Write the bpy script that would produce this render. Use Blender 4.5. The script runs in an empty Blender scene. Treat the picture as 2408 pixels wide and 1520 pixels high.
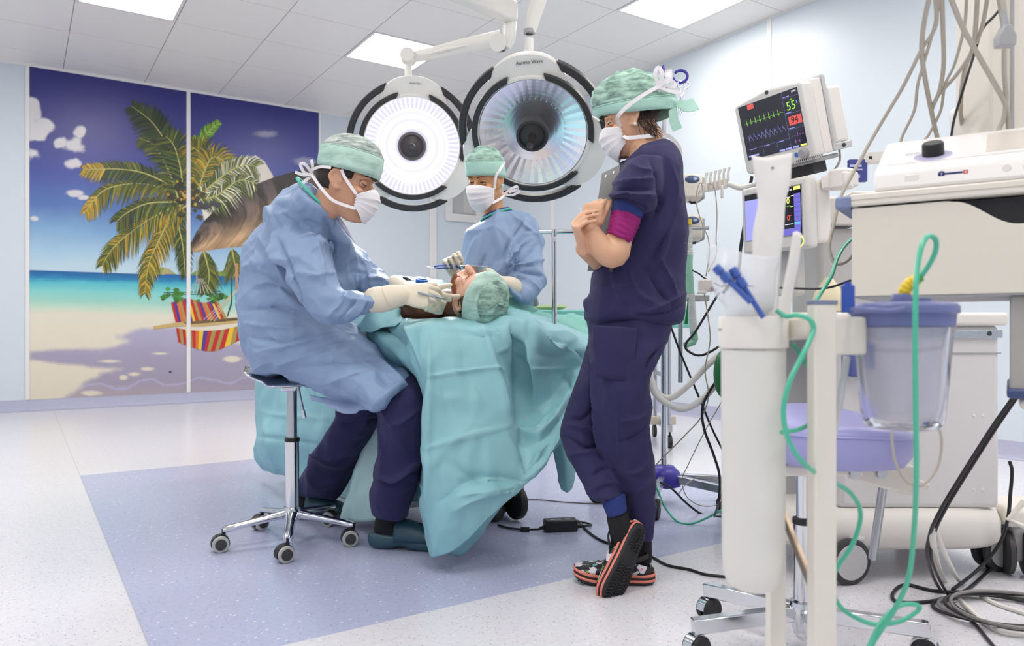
import bpy, math, random
import numpy as np
from mathutils import Vector, Matrix, Quaternion, noise as mnoise

# ------------------------------------------------------------------ camera, world, exposure
S = bpy.context.scene
C = S.collection
FPX, CX, HY, H = 1760.0, 1204.0, 768.0, 0.85        # focal length in px, image centre, horizon row, eye height
cam = bpy.data.cameras.new('camera'); camo = bpy.data.objects.new('camera', cam); C.objects.link(camo)
camo.location = (0, 0, H); camo.rotation_euler = (math.pi/2, 0, 0)
cam.sensor_width = 36; cam.lens = FPX/2408*36; cam.shift_y = 8/2408
cam.clip_start = .05
cam.dof.use_dof = True; cam.dof.focus_distance = 2.85; cam.dof.aperture_fstop = 4.5
S.camera = camo
S.view_settings.view_transform = 'Standard'; S.view_settings.look = 'None'
S.view_settings.gamma = 1; S.view_settings.use_curve_mapping = False
S.view_settings.exposure = 0.0
w = bpy.data.worlds.new('world'); S.world = w; w.use_nodes = True
w.node_tree.nodes['Background'].inputs[0].default_value = (.8, .85, .9, 1)
w.node_tree.nodes['Background'].inputs[1].default_value = 0.3
PANEL_E = 15.5          # emission of the ceiling light diffusers

# ------------------------------------------------------------------ helpers
def V(*a): return Vector(a)
def P(px, py, Y):
    "point at depth Y seen at photo pixel (px, py)"
    return Vector(((px-CX)/FPX*Y, Y, H-(py-HY)/FPX*Y))
def PF(px, py):
    "floor point"
    return P(px, py, FPX*H/(py-HY))
def PX(p):
    return CX+p[0]/p[1]*FPX, HY-(p[2]-H)/p[1]*FPX
def lin(h):
    if isinstance(h, str):
        h = h.lstrip('#'); h = [int(h[i:i+2], 16)/255 for i in (0, 2, 4)]
    else: h = [x/255 for x in h]
    return [x/12.92 if x <= .04045 else ((x+.055)/1.055)**2.4 for x in h]

def mat(name, col, rough=.5, metal=0., bump=None, var=None, alpha=None, trans=0., emis=None, coat=0., sss=0., spec=.5, sheen=0.):
    """Principled material. bump=(scale, strength) noise bump; var=(scale, amount) noise colour variation."""
    m = bpy.data.materials.new(name); m.use_nodes = True
    nt = m.node_tree; b = nt.nodes['Principled BSDF']
    c = lin(col)
    b.inputs['Base Color'].default_value = (*c, 1)
    b.inputs['Roughness'].default_value = rough; b.inputs['Metallic'].default_value = metal
    b.inputs['Specular IOR Level'].default_value = spec
    if coat: b.inputs['Coat Weight'].default_value = coat; b.inputs['Coat Roughness'].default_value = .1
    if sss: b.inputs['Subsurface Weight'].default_value = sss; b.inputs['Subsurface Radius'].default_value = (.6, .25, .15); b.inputs['Subsurface Scale'].default_value = .012
    if trans: b.inputs['Transmission Weight'].default_value = trans
    if sheen: b.inputs['Sheen Weight'].default_value = sheen
    if alpha is not None: b.inputs['Alpha'].default_value = alpha
    if emis: b.inputs['Emission Color'].default_value = (*lin(emis[0]), 1); b.inputs['Emission Strength'].default_value = emis[1]
    if bump or var:
        tc = nt.nodes.new('ShaderNodeTexCoord')
    if var:
        n = nt.nodes.new('ShaderNodeTexNoise'); n.inputs['Scale'].default_value = var[0]; n.inputs['Detail'].default_value = 4
        nt.links.new(tc.outputs['Object'], n.inputs['Vector'])
        r = nt.nodes.new('ShaderNodeMix'); r.data_type = 'RGBA'
        r.inputs[6].default_value = (*[x*(1-var[1]) for x in c], 1); r.inputs[7].default_value = (*[min(1, x*(1+var[1])) for x in c], 1)
        nt.links.new(n.outputs['Fac'], r.inputs[0]); nt.links.new(r.outputs[2], b.inputs['Base Color'])
    if bump:
        n = nt.nodes.new('ShaderNodeTexNoise'); n.inputs['Scale'].default_value = bump[0]; n.inputs['Detail'].default_value = 3
        nt.links.new(tc.outputs['Object'], n.inputs['Vector'])
        bb = nt.nodes.new('ShaderNodeBump'); bb.inputs['Strength'].default_value = bump[1]; bb.inputs['Distance'].default_value = .01
        nt.links.new(n.outputs['Fac'], bb.inputs['Height']); nt.links.new(bb.outputs[0], b.inputs['Normal'])
    return m
def vcol_mat(name, rough=.5, spec=.5, coat=0):
    m = mat(name, (200, 200, 200), rough, spec=spec, coat=coat); nt = m.node_tree
    a = nt.nodes.new('ShaderNodeVertexColor'); a.layer_name = 'Col'
    nt.links.new(a.outputs[0], nt.nodes['Principled BSDF'].inputs['Base Color'])
    return m

def catmull(pts, n=6, closed=False):
    """Catmull-Rom resampling of a list of tuples/Vectors (any dimension)."""
    A = [np.array(p, float) for p in pts]; out = []
    m = len(A)
    if m < 3 and not closed:
        return [A[0]+(A[-1]-A[0])*i/n for i in range(n+1)]
    for i in range(m if closed else m-1):
        p1, p2 = A[i], A[(i+1) % m]
        p0 = A[i-1] if (closed or i > 0) else 2*p1-p2
        p3 = A[(i+2) % m] if (closed or i+2 < m) else 2*p2-p1
        for k in range(n):
            t = k/n
            out.append(.5*((2*p1)+(p2-p0)*t+(2*p0-5*p1+4*p2-p3)*t*t+(3*p1-p0-3*p2+p3)*t**3))
    if not closed: out.append(A[-1])
    return out

class MB:
    "collects shapes, then builds ONE mesh object"
    def __init__(s): s.v = []; s.f = []; s.m = []; s.c = []; s.mi = 0; s.col = None
    def add(s, vs, fs):
        o = len(s.v); s.v += [tuple(v) for v in vs]
        for f in fs:
            s.f.append([i+o for i in f]); s.m.append(s.mi); s.c.append(s.col)
        return s
    def slot(s, i): s.mi = i; return s
    def box(s, c, d, rz=0., R=None, taper=1.):
        c = Vector(c); hx, hy, hz = d[0]/2, d[1]/2, d[2]/2
        M = R if R is not None else Matrix.Rotation(rz, 3, 'Z')
        vs = [c+M @ Vector((x*hx*(taper if z > 0 else 1), y*hy*(taper if z > 0 else 1), z*hz)) for z in (-1, 1) for y in (-1, 1) for x in (-1, 1)]
        return s.add(vs, [(0, 2, 3, 1), (4, 5, 7, 6), (0, 1, 5, 4), (1, 3, 7, 5), (3, 2, 6, 7), (2, 0, 4, 6)])
    def bar(s, a, b, w, h, up=(0, 0, 1)):
        "rectangular bar from a to b"
        a, b = Vector(a), Vector(b); d = (b-a); L = d.length; d.normalize()
        u = Vector(up); x = d.cross(u)
        if x.length < 1e-4: x = d.cross(Vector((0, 1, 0)))
        x.normalize(); z = x.cross(d)
        R = Matrix((x, d, z)).transposed()
        return s.box((a+b)/2, (w, L, h), R=R)
    def ring(s, rings, cap=True, closed=False):
        n = len(rings[0]); vs = [p for r in rings for p in r]; fs = []
        m = len(rings)
        for i in range(m if closed else m-1):
            j = (i+1) % m
            for k in range(n):
                k2 = (k+1) % n
                fs.append((i*n+k, i*n+k2, j*n+k2, j*n+k))
        if cap and not closed:
            fs.append(tuple(range(n-1, -1, -1))); fs.append(tuple((m-1)*n+k for k in range(n)))
        return s.add(vs, fs)
    def tube(s, path, r, n=10, cap=True, flat=None, up=None):
        "round tube along a path; r number or list; flat=(a,b) scales the two section axes"
        pts = [Vector(p) for p in path]; m = len(pts); rings = []
        t0 = (pts[1]-pts[0]).normalized()
        ref = Vector(up) if up is not None else (Vector((0, 0, 1)) if abs(t0.z) < .9 else Vector((1, 0, 0)))
        x = t0.cross(ref).normalized(); y = x.cross(t0)
        for i, p in enumerate(pts):
            t = (pts[min(i+1, m-1)]-pts[max(i-1, 0)])
            if t.length < 1e-9: t = t0
            t = t.normalized()
            if up is not None:
                x = t.cross(ref)
                x.normalize(); y = x.cross(t)
            elif i:
                x = (x-t*x.dot(t)).normalized(); y = x.cross(t)*1.0
            rr = r[i] if hasattr(r, '__len__') else r
            fa, fb = flat if flat else (1, 1)
            rings.append([p+(x*math.cos(2*math.pi*k/n)*fa+y*math.sin(2*math.pi*k/n)*fb)*rr for k in range(n)])
        return s.ring(rings, cap)
    def cable(s, pts, r, n=8, k=8):
        return s.tube([Vector(p) for p in catmull(pts, k)], r, n)
    def cyl(s, a, b, r0, r1=None, n=20, cap=True):
        return s.tube([a, b], [r0, r0 if r1 is None else r1], n, cap)
    def lathe(s, o, axis, prof, n=32, ref=(1, 0, 0), ang=(0, 2*math.pi), cap=False):
        "revolve [(radius, height)] about axis at o"
        o = Vector(o); a = Vector(axis).normalized(); r = Vector(ref)
        if abs(a.dot(r)) > .95: r = Vector((0, 1, 0))
        x = (r-a*r.dot(a)).normalized(); y = a.cross(x); full = abs(ang[1]-ang[0]-2*math.pi) < 1e-6
        k = n if full else n+1
        rings = [[o+a*h+(x*math.cos(ang[0]+(ang[1]-ang[0])*i/n)+y*math.sin(ang[0]+(ang[1]-ang[0])*i/n))*max(q, 1e-5) for i in range(k)] for q, h in prof]
        if full: return s.ring(rings, cap)
        vs = [p for q in rings for p in q]; fs = []
        for i in range(len(rings)-1):
            for j in range(n): fs.append((i*k+j, i*k+j+1, (i+1)*k+j+1, (i+1)*k+j))
        if cap:                                   # closed profile: end faces
            fs.append(tuple(i*k for i in range(len(rings)))); fs.append(tuple(i*k+n for i in range(len(rings)-1, -1, -1)))
        return s.add(vs, fs)
    def ell(s, c, r, R=None, n=20, m=12):
        c = Vector(c); M = R if R is not None else Matrix.Identity(3); rings = []
        for i in range(m+1):
            t = math.pi*i/m; q = max(math.sin(t), 1e-3)
            rings.append([c+M @ Vector((r[0]*q*math.cos(2*math.pi*k/n), r[1]*q*math.sin(2*math.pi*k/n), -r[2]*math.cos(t))) for k in range(n)])
        return s.ring(rings)
    def prism(s, poly, o, x, y, d):
        "poly 2D in frame (o,x,y), extruded by vector d"
        o, x, y, d = Vector(o), Vector(x), Vector(y), Vector(d); n = len(poly)
        a = [o+x*p[0]+y*p[1] for p in poly]; b = [p+d for p in a]
        return s.add(a+b, [tuple(range(n-1, -1, -1)), tuple(range(n, 2*n))]+[(i, (i+1) % n, n+(i+1) % n, n+i) for i in range(n)])
    def grid(s, G):
        "G[i][j] points"
        a, b = len(G), len(G[0])
        return s.add([p for r in G for p in r], [(i*b+j, i*b+j+1, (i+1)*b+j+1, (i+1)*b+j) for i in range(a-1) for j in range(b-1)])
    def mesh(s, name='m'):
        me = bpy.data.meshes.new(name); me.from_pydata(s.v, [], s.f); return me
    def build(s, name, mats, parent=None, bevel=0, seg=2, ang=38, smooth=True, solid=0, sub=0, loc=None, fix=True):
        me = s.mesh(name)
        if fix:
            import bmesh
            bm = bmesh.new(); bm.from_mesh(me); bmesh.ops.recalc_face_normals(bm, faces=bm.faces[:]); bm.to_mesh(me); bm.free()
        me.polygons.foreach_set('material_index', s.m)
        if any(c is not None for c in s.c):
            ca = me.color_attributes.new('Col', 'FLOAT_COLOR', 'CORNER'); arr = []
            for f, c in zip(s.f, s.c): arr += [*(c or (1, 1, 1)), 1]*len(f)
            ca.data.foreach_set('color', arr)
        return link(me, name, mats, parent, bevel, seg, ang, smooth, solid, sub, loc)

def link(me, name, mats, parent=None, bevel=0, seg=2, ang=38, smooth=True, solid=0, sub=0, loc=None):
    o = bpy.data.objects.new(name, me); C.objects.link(o)
    for m in (mats if isinstance(mats, (list, tuple)) else [mats]): me.materials.append(m)
    if smooth:
        me.polygons.foreach_set('use_smooth', [True]*len(me.polygons))
        if ang < 180: me.set_sharp_from_angle(angle=math.radians(ang))
    if sub: md = o.modifiers.new('sub', 'SUBSURF'); md.levels = md.render_levels = sub
    if solid: md = o.modifiers.new('solid', 'SOLIDIFY'); md.thickness = solid; md.offset = 0
    if bevel:
        md = o.modifiers.new('bevel', 'BEVEL'); md.width = bevel; md.segments = seg; md.limit_method = 'ANGLE'; md.angle_limit = math.radians(40)
    if loc is not None: o.location = loc
    if parent is not None:
        o.parent = parent
        o.matrix_parent_inverse = Matrix.Translation(-Vector(parent.location)) if parent.parent is None else Matrix.Identity(4)
        if parent.parent is None and parent.rotation_euler.z:
            o.matrix_parent_inverse = (Matrix.Translation(parent.location) @ Matrix.Rotation(parent.rotation_euler.z, 4, 'Z')).inverted()
    return o
def tag(o, label, cat, group=None):
    o['label'] = label; o['category'] = cat
    if group: o['group'] = group
    return o
def thing(name, label, cat, loc=(0, 0, 0), group=None):
    o = bpy.data.objects.new(name, None); C.objects.link(o); o.location = loc; o.empty_display_size = .05
    return tag(o, label, cat, group)
def struct(o): o['kind'] = 'structure'; return o

# ---- garments and bodies: sections -> voxel union -> smooth -> folds
def sec(xa, ya, xb, yb, Y, d, dY=0., e=2.2):
    "cross-section: silhouette points a,b in photo px at depth Y, half thickness d, slant dY (b end deeper by dY)"
    a = P(xa, ya, Y-dY/2); b = P(xb, yb, Y+dY/2)
    return (*((a+b)/2), *((b-a)/2), d, e)
def loft(mb, secs, n=28, k=4, dirv=(0, 1, 0), dome=.6):
    "smooth loft through sections made by sec(); rounded ends"
    A = catmull(secs, k) if len(secs) > 2 else [np.array(x, float) for x in secs]
    rings = []
    def ringof(a, sc=1., off=None):
        c = Vector(a[0:3]); u = Vector(a[3:6]); L = max(u.length, 1e-4); v = Vector(dirv); uu = u/L
        v = (v-uu*v.dot(uu)).normalized()*a[6]; ex = 2/a[7]
        if off is not None: c = c+off
        r = []
        for i in range(n):
            t = 2*math.pi*i/n; ct, st = math.cos(t), math.sin(t)
            r.append(c+u*(math.copysign(abs(ct)**ex, ct)*sc)+v*(math.copysign(abs(st)**ex, st)*sc))
        return r
    def cap(a, b):                          # a end, b neighbour: dome
        d = Vector(a[0:3])-Vector(b[0:3])
        if d.length < 1e-6: return []
        d = d.normalized()*min(Vector(a[3:6]).length, a[6])*dome
        return [ringof(a, math.cos(t), d*math.sin(t)) for t in (.5, 1., 1.4)]
    head = cap(A[0], A[1]); tail = cap(A[-1], A[-2])
    rings = head[::-1]+[ringof(a) for a in A]+tail
    return mb.ring(rings)
def limb(mb, pts, n=18, k=4, e=2.0):
    "tapered round limb; pts = [(Vector, radius)] or [(Vector, radius_a, radius_depth)]"
    A = catmull([(*p[0], p[1], p[2] if len(p) > 2 else p[1]) for p in pts], k)
    path = [Vector(a[:3]) for a in A]
    m = len(path); rings = []
    for i, a in enumerate(A):
        t = (path[min(i+1, m-1)]-path[max(i-1, 0)]).normalized()
        v = Vector((0, 1, 0)); v = v-t*v.dot(t)
        if v.length < .3: v = Vector((1, 0, 0))-t*t.x
        v.normalize(); u = t.cross(v)
        rings.append((path[i], u, v, a[3], a[4], t))
    def R(c, u, v, ra, rb, s=1., off=None):
        if off: c = c+off
        return [c+u*math.cos(2*math.pi*j/n)*ra*s+v*math.sin(2*math.pi*j/n)*rb*s for j in range(n)]
    out = []
    c, u, v, ra, rb, t = rings[0]; out += [R(c, u, v, ra, rb, math.cos(q), -t*min(ra, rb)*math.sin(q)) for q in (1.4, 1., .5)]
    out += [R(c, u, v, ra, rb) for c, u, v, ra, rb, t in rings]
    c, u, v, ra, rb, t = rings[-1]; out += [R(c, u, v, ra, rb, math.cos(q), t*min(ra, rb)*math.sin(q)) for q in (.5, 1., 1.4)]
    return mb.ring(out)
def union(mb, voxel, sm=4, fac=.5):
    "voxel-union all shapes of mb into one continuous smooth mesh"
    import bmesh
    me = mb.mesh('tmp'); bm = bmesh.new(); bm.from_mesh(me); bmesh.ops.recalc_face_normals(bm, faces=bm.faces[:]); bm.to_mesh(me); bm.free()
    o = bpy.data.objects.new('tmp', me); C.objects.link(o)
    r = o.modifiers.new('r', 'REMESH'); r.mode = 'VOXEL'; r.voxel_size = voxel
    if sm: q = o.modifiers.new('s', 'SMOOTH'); q.factor = fac; q.iterations = sm
    dg = bpy.context.evaluated_depsgraph_get(); dg.update()
    out = bpy.data.meshes.new_from_object(o.evaluated_get(dg))
    bpy.data.objects.remove(o); bpy.data.meshes.remove(me)
    return out
def coords(me):
    a = np.empty(len(me.vertices)*3); me.vertices.foreach_get('co', a); return a.reshape(-1, 3)
def normals(me):
    a = np.empty(len(me.vertices)*3); me.vertex_normals.foreach_get('vector', a); return a.reshape(-1, 3)
def setco(me, a): me.vertices.foreach_set('co', a.ravel()); me.update()
def pxof(a):
    return CX+a[:, 0]/a[:, 1]*FPX, HY-(a[:, 2]-H)/a[:, 1]*FPX
def fold(me, creases, facing=True):
    """real folds pressed into cloth: creases = [(px polyline, width px, height m)]; a soft ridge (height>0) or groove (<0)
    along the line, with a sharp crest"""
    a = coords(me); n = normals(me); x, y = pxof(a); d = np.zeros(len(a))
    for pl, wd, ht in creases:
        pl = catmull(pl, 5) if len(pl) > 2 else pl
        best = np.full(len(a), 1e9); tt = np.zeros(len(a)); N = len(pl)-1
        for i in range(N):
            ax, ay = pl[i][:2]; bx, by = pl[i+1][:2]; dx, dy = bx-ax, by-ay; L = dx*dx+dy*dy+1e-9
            t = np.clip(((x-ax)*dx+(y-ay)*dy)/L, 0, 1); q = np.hypot(x-ax-t*dx, y-ay-t*dy)
            k = q < best; best[k] = q[k]; tt[k] = (i+t[k])/N
        env = np.sin(np.pi*np.clip(tt*.86+.07, 0, 1))**.7
        u = best/wd; prof = np.exp(-1.6*u)*(u < 3)
        d += ht*prof*env*((n[:, 1] < .25) if facing else 1)
    setco(me, a+n*d[:, None])
def crumple(me, scale, amp, seed=0, stretch=(1, 1, 1), ridged=True):
    "random soft wrinkles from ridged noise"
    a = coords(me); n = normals(me); d = np.empty(len(a)); o = Vector((seed*7.3, seed*3.1, seed*5.7))
    sx, sy, sz = stretch
    for i, p in enumerate(a):
        q = Vector((p[0]*sx, p[1]*sy, p[2]*sz))*scale+o
        q = q+mnoise.noise_vector(q*.6)*.55
        v = mnoise.noise(q)
        if ridged: v = 1-abs(v)*2.2
        v2 = mnoise.noise(q*2.3)
        d[i] = v*.7+v2*.3
    setco(me, a+n*((d-d.mean())*amp)[:, None])
def facets(me, scale, amp, seed=0, stretch=(1, 1, 1), cut=.45):
    "sharp crumple lines as in stiff non-woven cloth: plates between cell borders"
    a = coords(me); n = normals(me); d = np.empty(len(a)); o = Vector((seed*3.7+.5, seed*9.1, seed*2.3))
    sx, sy, sz = stretch
    for i, p in enumerate(a):
        q = Vector((p[0]*sx, p[1]*sy, p[2]*sz))*scale+o
        q = q+mnoise.noise_vector(q*.8)*.45
        r = mnoise.voronoi(q)[0]
        e = min(r[1]-r[0], cut)/cut
        d[i] = (1-e)**1.15*(.5+.9*mnoise.noise(q*.7)+.3)
    setco(me, a+n*((d-d.mean())*amp)[:, None])
def ribbon(mb, pts, w, up=None, k=6, n=2, th=.0012):
    "flat band along a path (closed thin box section)"
    A = [Vector(p) for p in catmull(pts, k)]; m = len(A); rings = []
    for i, p in enumerate(A):
        t = (A[min(i+1, m-1)]-A[max(i-1, 0)]).normalized(); u = Vector(up) if up is not None else Vector((0, 1, 0))
        nn = (u-t*u.dot(t)).normalized(); s_ = t.cross(nn)
        ww = w[min(int(i/(m-1)*len(w)), len(w)-1)] if hasattr(w, '__len__') else w
        rings.append([p+s_*ww/2+nn*th/2, p-s_*ww/2+nn*th/2, p-s_*ww/2-nn*th/2, p+s_*ww/2-nn*th/2])
    return mb.ring(rings)
def text(txt, o, x, y, h, name, m, parent, depth=.0006, align='LEFT'):
    "lettering as a mesh lying in frame (o,x,y)"
    cu = bpy.data.curves.new('t', 'FONT'); cu.body = txt; cu.size = h*1.38; cu.extrude = depth; cu.align_x = align; cu.resolution_u = 3
    ob = bpy.data.objects.new('t', cu); C.objects.link(ob)
    dg = bpy.context.evaluated_depsgraph_get(); dg.update(); me = bpy.data.meshes.new_from_object(ob.evaluated_get(dg))
    bpy.data.objects.remove(ob); bpy.data.curves.remove(cu)
    a = coords(me); x = Vector(x).normalized(); y = Vector(y).normalized(); z = x.cross(y); M = np.array([x, y, z]); setco(me, a @ M+np.array(o))
    return link(me, name, m, parent, smooth=False)
def dup(root, M, name=None):
    "copy a thing with its parts and sub-parts, moved by matrix M"
    def cp(o, par):
        c = o.copy(); C.objects.link(c)
        if par is not None: c.parent = par
        for ch in [q for q in bpy.data.objects if q.parent == o]: cp(ch, c)
        return c
    r = cp(root, None); r.matrix_world = M @ root.matrix_basis; return r

# shared materials
WHITE = mat('white_plastic', '#efeae4', .42)
CREAM = mat('cream_lacquer', '#e9e3d9', .35)
IVORY = mat('ivory_plastic', '#e2dcd0', .45)
GREYP = mat('grey_plastic', '#a9a9ab', .5)
LGREY = mat('light_grey_plastic', '#cbcacb', .45)
BLACK = mat('black_rubber', '#1c1b1f', .5)
DARKG = mat('dark_grey_plastic', '#3a393c', .5)
CHROME = mat('chrome', '#d9dade', .12, 1.)
STEEL = mat('brushed_steel', '#b9bcc2', .28, 1.)
NAVYC = mat('scrub_navy', '#2a2653', .85, bump=(900, .15), var=(9, .12), sheen=.05)
CUFFB = mat('blue_rib_knit', '#2b3a7d', .9, bump=(700, .4))
GOWN = mat('gown_blue', '#8ba2c5', .55, bump=(500, .12), var=(30, .04))
DRAPE = mat('drape_teal', '#92c6cf', .5, bump=(450, .12), var=(25, .05))
DRAPEG = mat('drape_green', '#72b9ae', .55, bump=(450, .12), var=(25, .05))
SKIN = mat('skin', '#d9a98c', .5, sss=.12, var=(25, .06))
SKIN2 = mat('skin_light', '#e0b79c', .5, sss=.12, var=(25, .06))
GLOVE = mat('latex_glove', '#e6dcc8', .55, sss=.05)
MASK = mat('mask_white', '#f0ecf0', .8, bump=(400, .1))
HAIRD = mat('hair_dark', '#2a1d17', .6, var=(120, .4), bump=(300, .3))
GREENT = mat('green_tubing', '#4fbf9e', .25, spec=.6)
BLUEP = mat('blue_plastic', '#2b2f9a', .4)
# ------------------------------------------------------------------ the room: axes u (along the mural wall) and v (towards it)
TH = math.atan2(.5495, .8355); D1 = Vector((math.cos(TH), math.sin(TH), 0)); D2 = Vector((-math.sin(TH), math.cos(TH), 0))
UZ = Vector((0, 0, 1))
U0, U1, V0, V1, ZC = -3.2, 5.32, -3.4, 8.92, 3.477
def W(u, v, z=0.): return D1*u+D2*v+UZ*z
def UV(p): return p.dot(D1), p.dot(D2)
RZ = TH
def on_left(px, py, off=0.):
    "point of the mural wall seen at a pixel"
    r = P(px, py, 1.)-Vector((0, 0, H)); t = (V1-off)/r.dot(D2); p = r*t; return Vector((p.x, p.y, p.z+H))
def on_right(px, py, off=0.):
    r = P(px, py, 1.)-Vector((0, 0, H)); t = (U1-off)/r.dot(D1); p = r*t; return Vector((p.x, p.y, p.z+H))

def nodes_of(m): return m.node_tree.nodes, m.node_tree.links, m.node_tree.nodes['Principled BSDF']
def floor_mat():
    m = mat('vinyl_floor', '#d9d6da', .22, spec=.35); N, Lk, b = nodes_of(m)
    tc = N.new('ShaderNodeTexCoord'); sp = N.new('ShaderNodeSeparateXYZ'); Lk.new(tc.outputs['Object'], sp.inputs[0])
    def mth(op, a, bb=None):
        n = N.new('ShaderNodeMath'); n.operation = op
        for i, q in enumerate((a, bb)):
            if q is None: continue
            if isinstance(q, (int, float)): n.inputs[i].default_value = q
            else: Lk.new(q, n.inputs[i])
        return n.outputs[0]
    def mix(f, a, c):
        n = N.new('ShaderNodeMix'); n.data_type = 'RGBA'; Lk.new(f, n.inputs[0])
        for i, q in ((6, a), (7, c)):
            if isinstance(q, tuple): n.inputs[i].default_value = q
            else: Lk.new(q, n.inputs[i])
        return n.outputs[2]
    x, y = sp.outputs[0], sp.outputs[1]
    ins = mth('MULTIPLY', mth('MULTIPLY', mth('GREATER_THAN', x, .286), mth('LESS_THAN', x, 3.12)), mth('MULTIPLY', mth('GREATER_THAN', y, 2.0), mth('LESS_THAN', y, 4.913)))
    col = mix(ins, (*lin('#e2e1e7'), 1), (*lin('#b9bedb'), 1))
    nz = N.new('ShaderNodeTexNoise'); nz.inputs['Scale'].default_value = 60; nz.inputs['Detail'].default_value = 5; Lk.new(tc.outputs['Object'], nz.inputs['Vector'])
    mot = mth('MULTIPLY', mth('SUBTRACT', nz.outputs['Fac'], .5), .22)
    hv = N.new('ShaderNodeHueSaturation'); Lk.new(col, hv.inputs['Color']); Lk.new(mth('ADD', mot, 1.), hv.inputs['Value']); col = hv.outputs[0]
    for sc, th, c in ((34, .075, (*lin('#f6f4f8'), 1)), (43, .06, (*lin('#7d84a8'), 1)), (90, .1, (*lin('#c6cbe4'), 1)), (70, .085, (*lin('#8f94b4'), 1))):
        vo = N.new('ShaderNodeTexVoronoi'); vo.inputs['Scale'].default_value = sc
        nv = N.new('ShaderNodeMapping'); nv.inputs['Location'].default_value = (sc*.13, sc*.07, 0); nv.inputs['Rotation'].default_value = (0, 0, sc)
        nv.inputs['Scale'].default_value = (1, 1.5, 1); Lk.new(tc.outputs['Object'], nv.inputs[0]); Lk.new(nv.outputs[0], vo.inputs['Vector'])
        dist = mth('LESS_THAN', vo.outputs['Distance'], th*2.2); sel = N.new('ShaderNodeSeparateColor'); Lk.new(vo.outputs['Color'], sel.inputs[0])
        f = mth('MULTIPLY', dist, mth('LESS_THAN', sel.outputs[0], .42)); f = mth('MULTIPLY', f, .75)
        col = mix(f, col, c)
    # welded seams of the sheets
    def seam(q, at):
        return mth('LESS_THAN', mth('ABSOLUTE', mth('SUBTRACT', q, at)), .003)
    s = mth('MAXIMUM', seam(x, .286), mth('MAXIMUM', seam(y, 7.2), seam(x, 3.12)))
    s = mth('MULTIPLY', s, .35)
    col = mix(s, col, (*lin('#a9a9b2'), 1))
    Lk.new(col, b.inputs['Base Color']); return m
FLOORM = floor_mat()
fl = MB().box((0, 0, 0), (U1-U0, V1-V0, .1)).build('floor', FLOORM)
# the floor's own axes run along the walls
fl.location = W(0, 0, -.05); fl.rotation_euler.z = RZ
a = coords(fl.data); a += np.array([(U0+U1)/2, (V0+V1)/2, 0]); setco(fl.data, a); struct(fl)

WALLM = mat('wall_panel_pale_blue', '#d9e2eb', .36, spec=.4)
COVE = mat('cove_skirting_vinyl', '#b9bad2', .4, var=(70, .1))
TRIMW = mat('white_trim', '#eeecec', .45)
def slab(name, u0, u1, v0, v1, z0, z1, m=WALLM):
    b = MB(); b.prism([(u0, v0), (u1, v0), (u1, v1), (u0, v1)], (0, 0, z0), D1, D2, UZ*(z1-z0)); return b
T = .12
struct(slab('w', U0-T, U1+T, V1, V1+T, 0, ZC).build('wall_left', WALLM))
struct(slab('w', U1, U1+T, V0-T, V1, 0, ZC).build('wall_right', WALLM))
struct(slab('w', U0-T, U0, V0-T, V1, 0, ZC).build('wall_front', WALLM))
struct(slab('w', U0, U1, V0-T, V0, 0, ZC).build('wall_back', WALLM))
# coved skirting: vinyl turned up the wall
def cove(p0, p1, n):
    b = MB(); prof = [(0, .115), (.004, .115), (.006, .03), (.014, .012), (.04, .001), (0, .0)]
    rings = [[p+n*q[0]+UZ*q[1] for q in prof] for p in (p0, p1)]
    b.ring(rings); return b
struct(cove(W(U0, V1), W(U1, V1), -D2).build('baseboard_left', COVE))
struct(cove(W(U1, V0), W(U1, V1), -D1).build('baseboard_right', COVE))

# ceiling: metal cassettes, each a raised plate, narrow joints between; openings hold the light panels
CEILM = mat('ceiling_cassette', '#f5f1ee', .42, spec=.45); JOINT = mat('ceiling_joint', '#c9c6c5', .6)
TS = .7525; TU0, TV0 = .37, 6.985
LIGHTS = [(0, -1), (3, -1), (5, -4), (0, -4), (3, -4), (-3, -4), (-3, -1), (0, -8), (3, -8), (5, -8), (-3, -8), (-3, -11), (0, -11), (3, -11), (5, -11)]
struct(slab('c', U0-T, U1+T, V0-T, V1+T, ZC+.012, ZC+.15).build('ceiling', JOINT))
b = MB(); g = .0035
for i in range(-6, 8):
    for j in range(-15, 5):
        if (i, j) in LIGHTS: continue
        u0, u1 = max(U0, TU0+i*TS), min(U1, TU0+(i+1)*TS); v0, v1 = max(V0, TV0+j*TS), min(V1, TV0+(j+1)*TS)
        if u1-u0 < .02 or v1-v0 < .02: continue
        b.prism([(u0+g, v0+g), (u1-g, v0+g), (u1-g, v1-g), (u0+g, v1-g)], (0, 0, ZC), D1, D2, UZ*.012)
o = b.build('ceiling', CEILM, bevel=0); struct(o)

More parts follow.
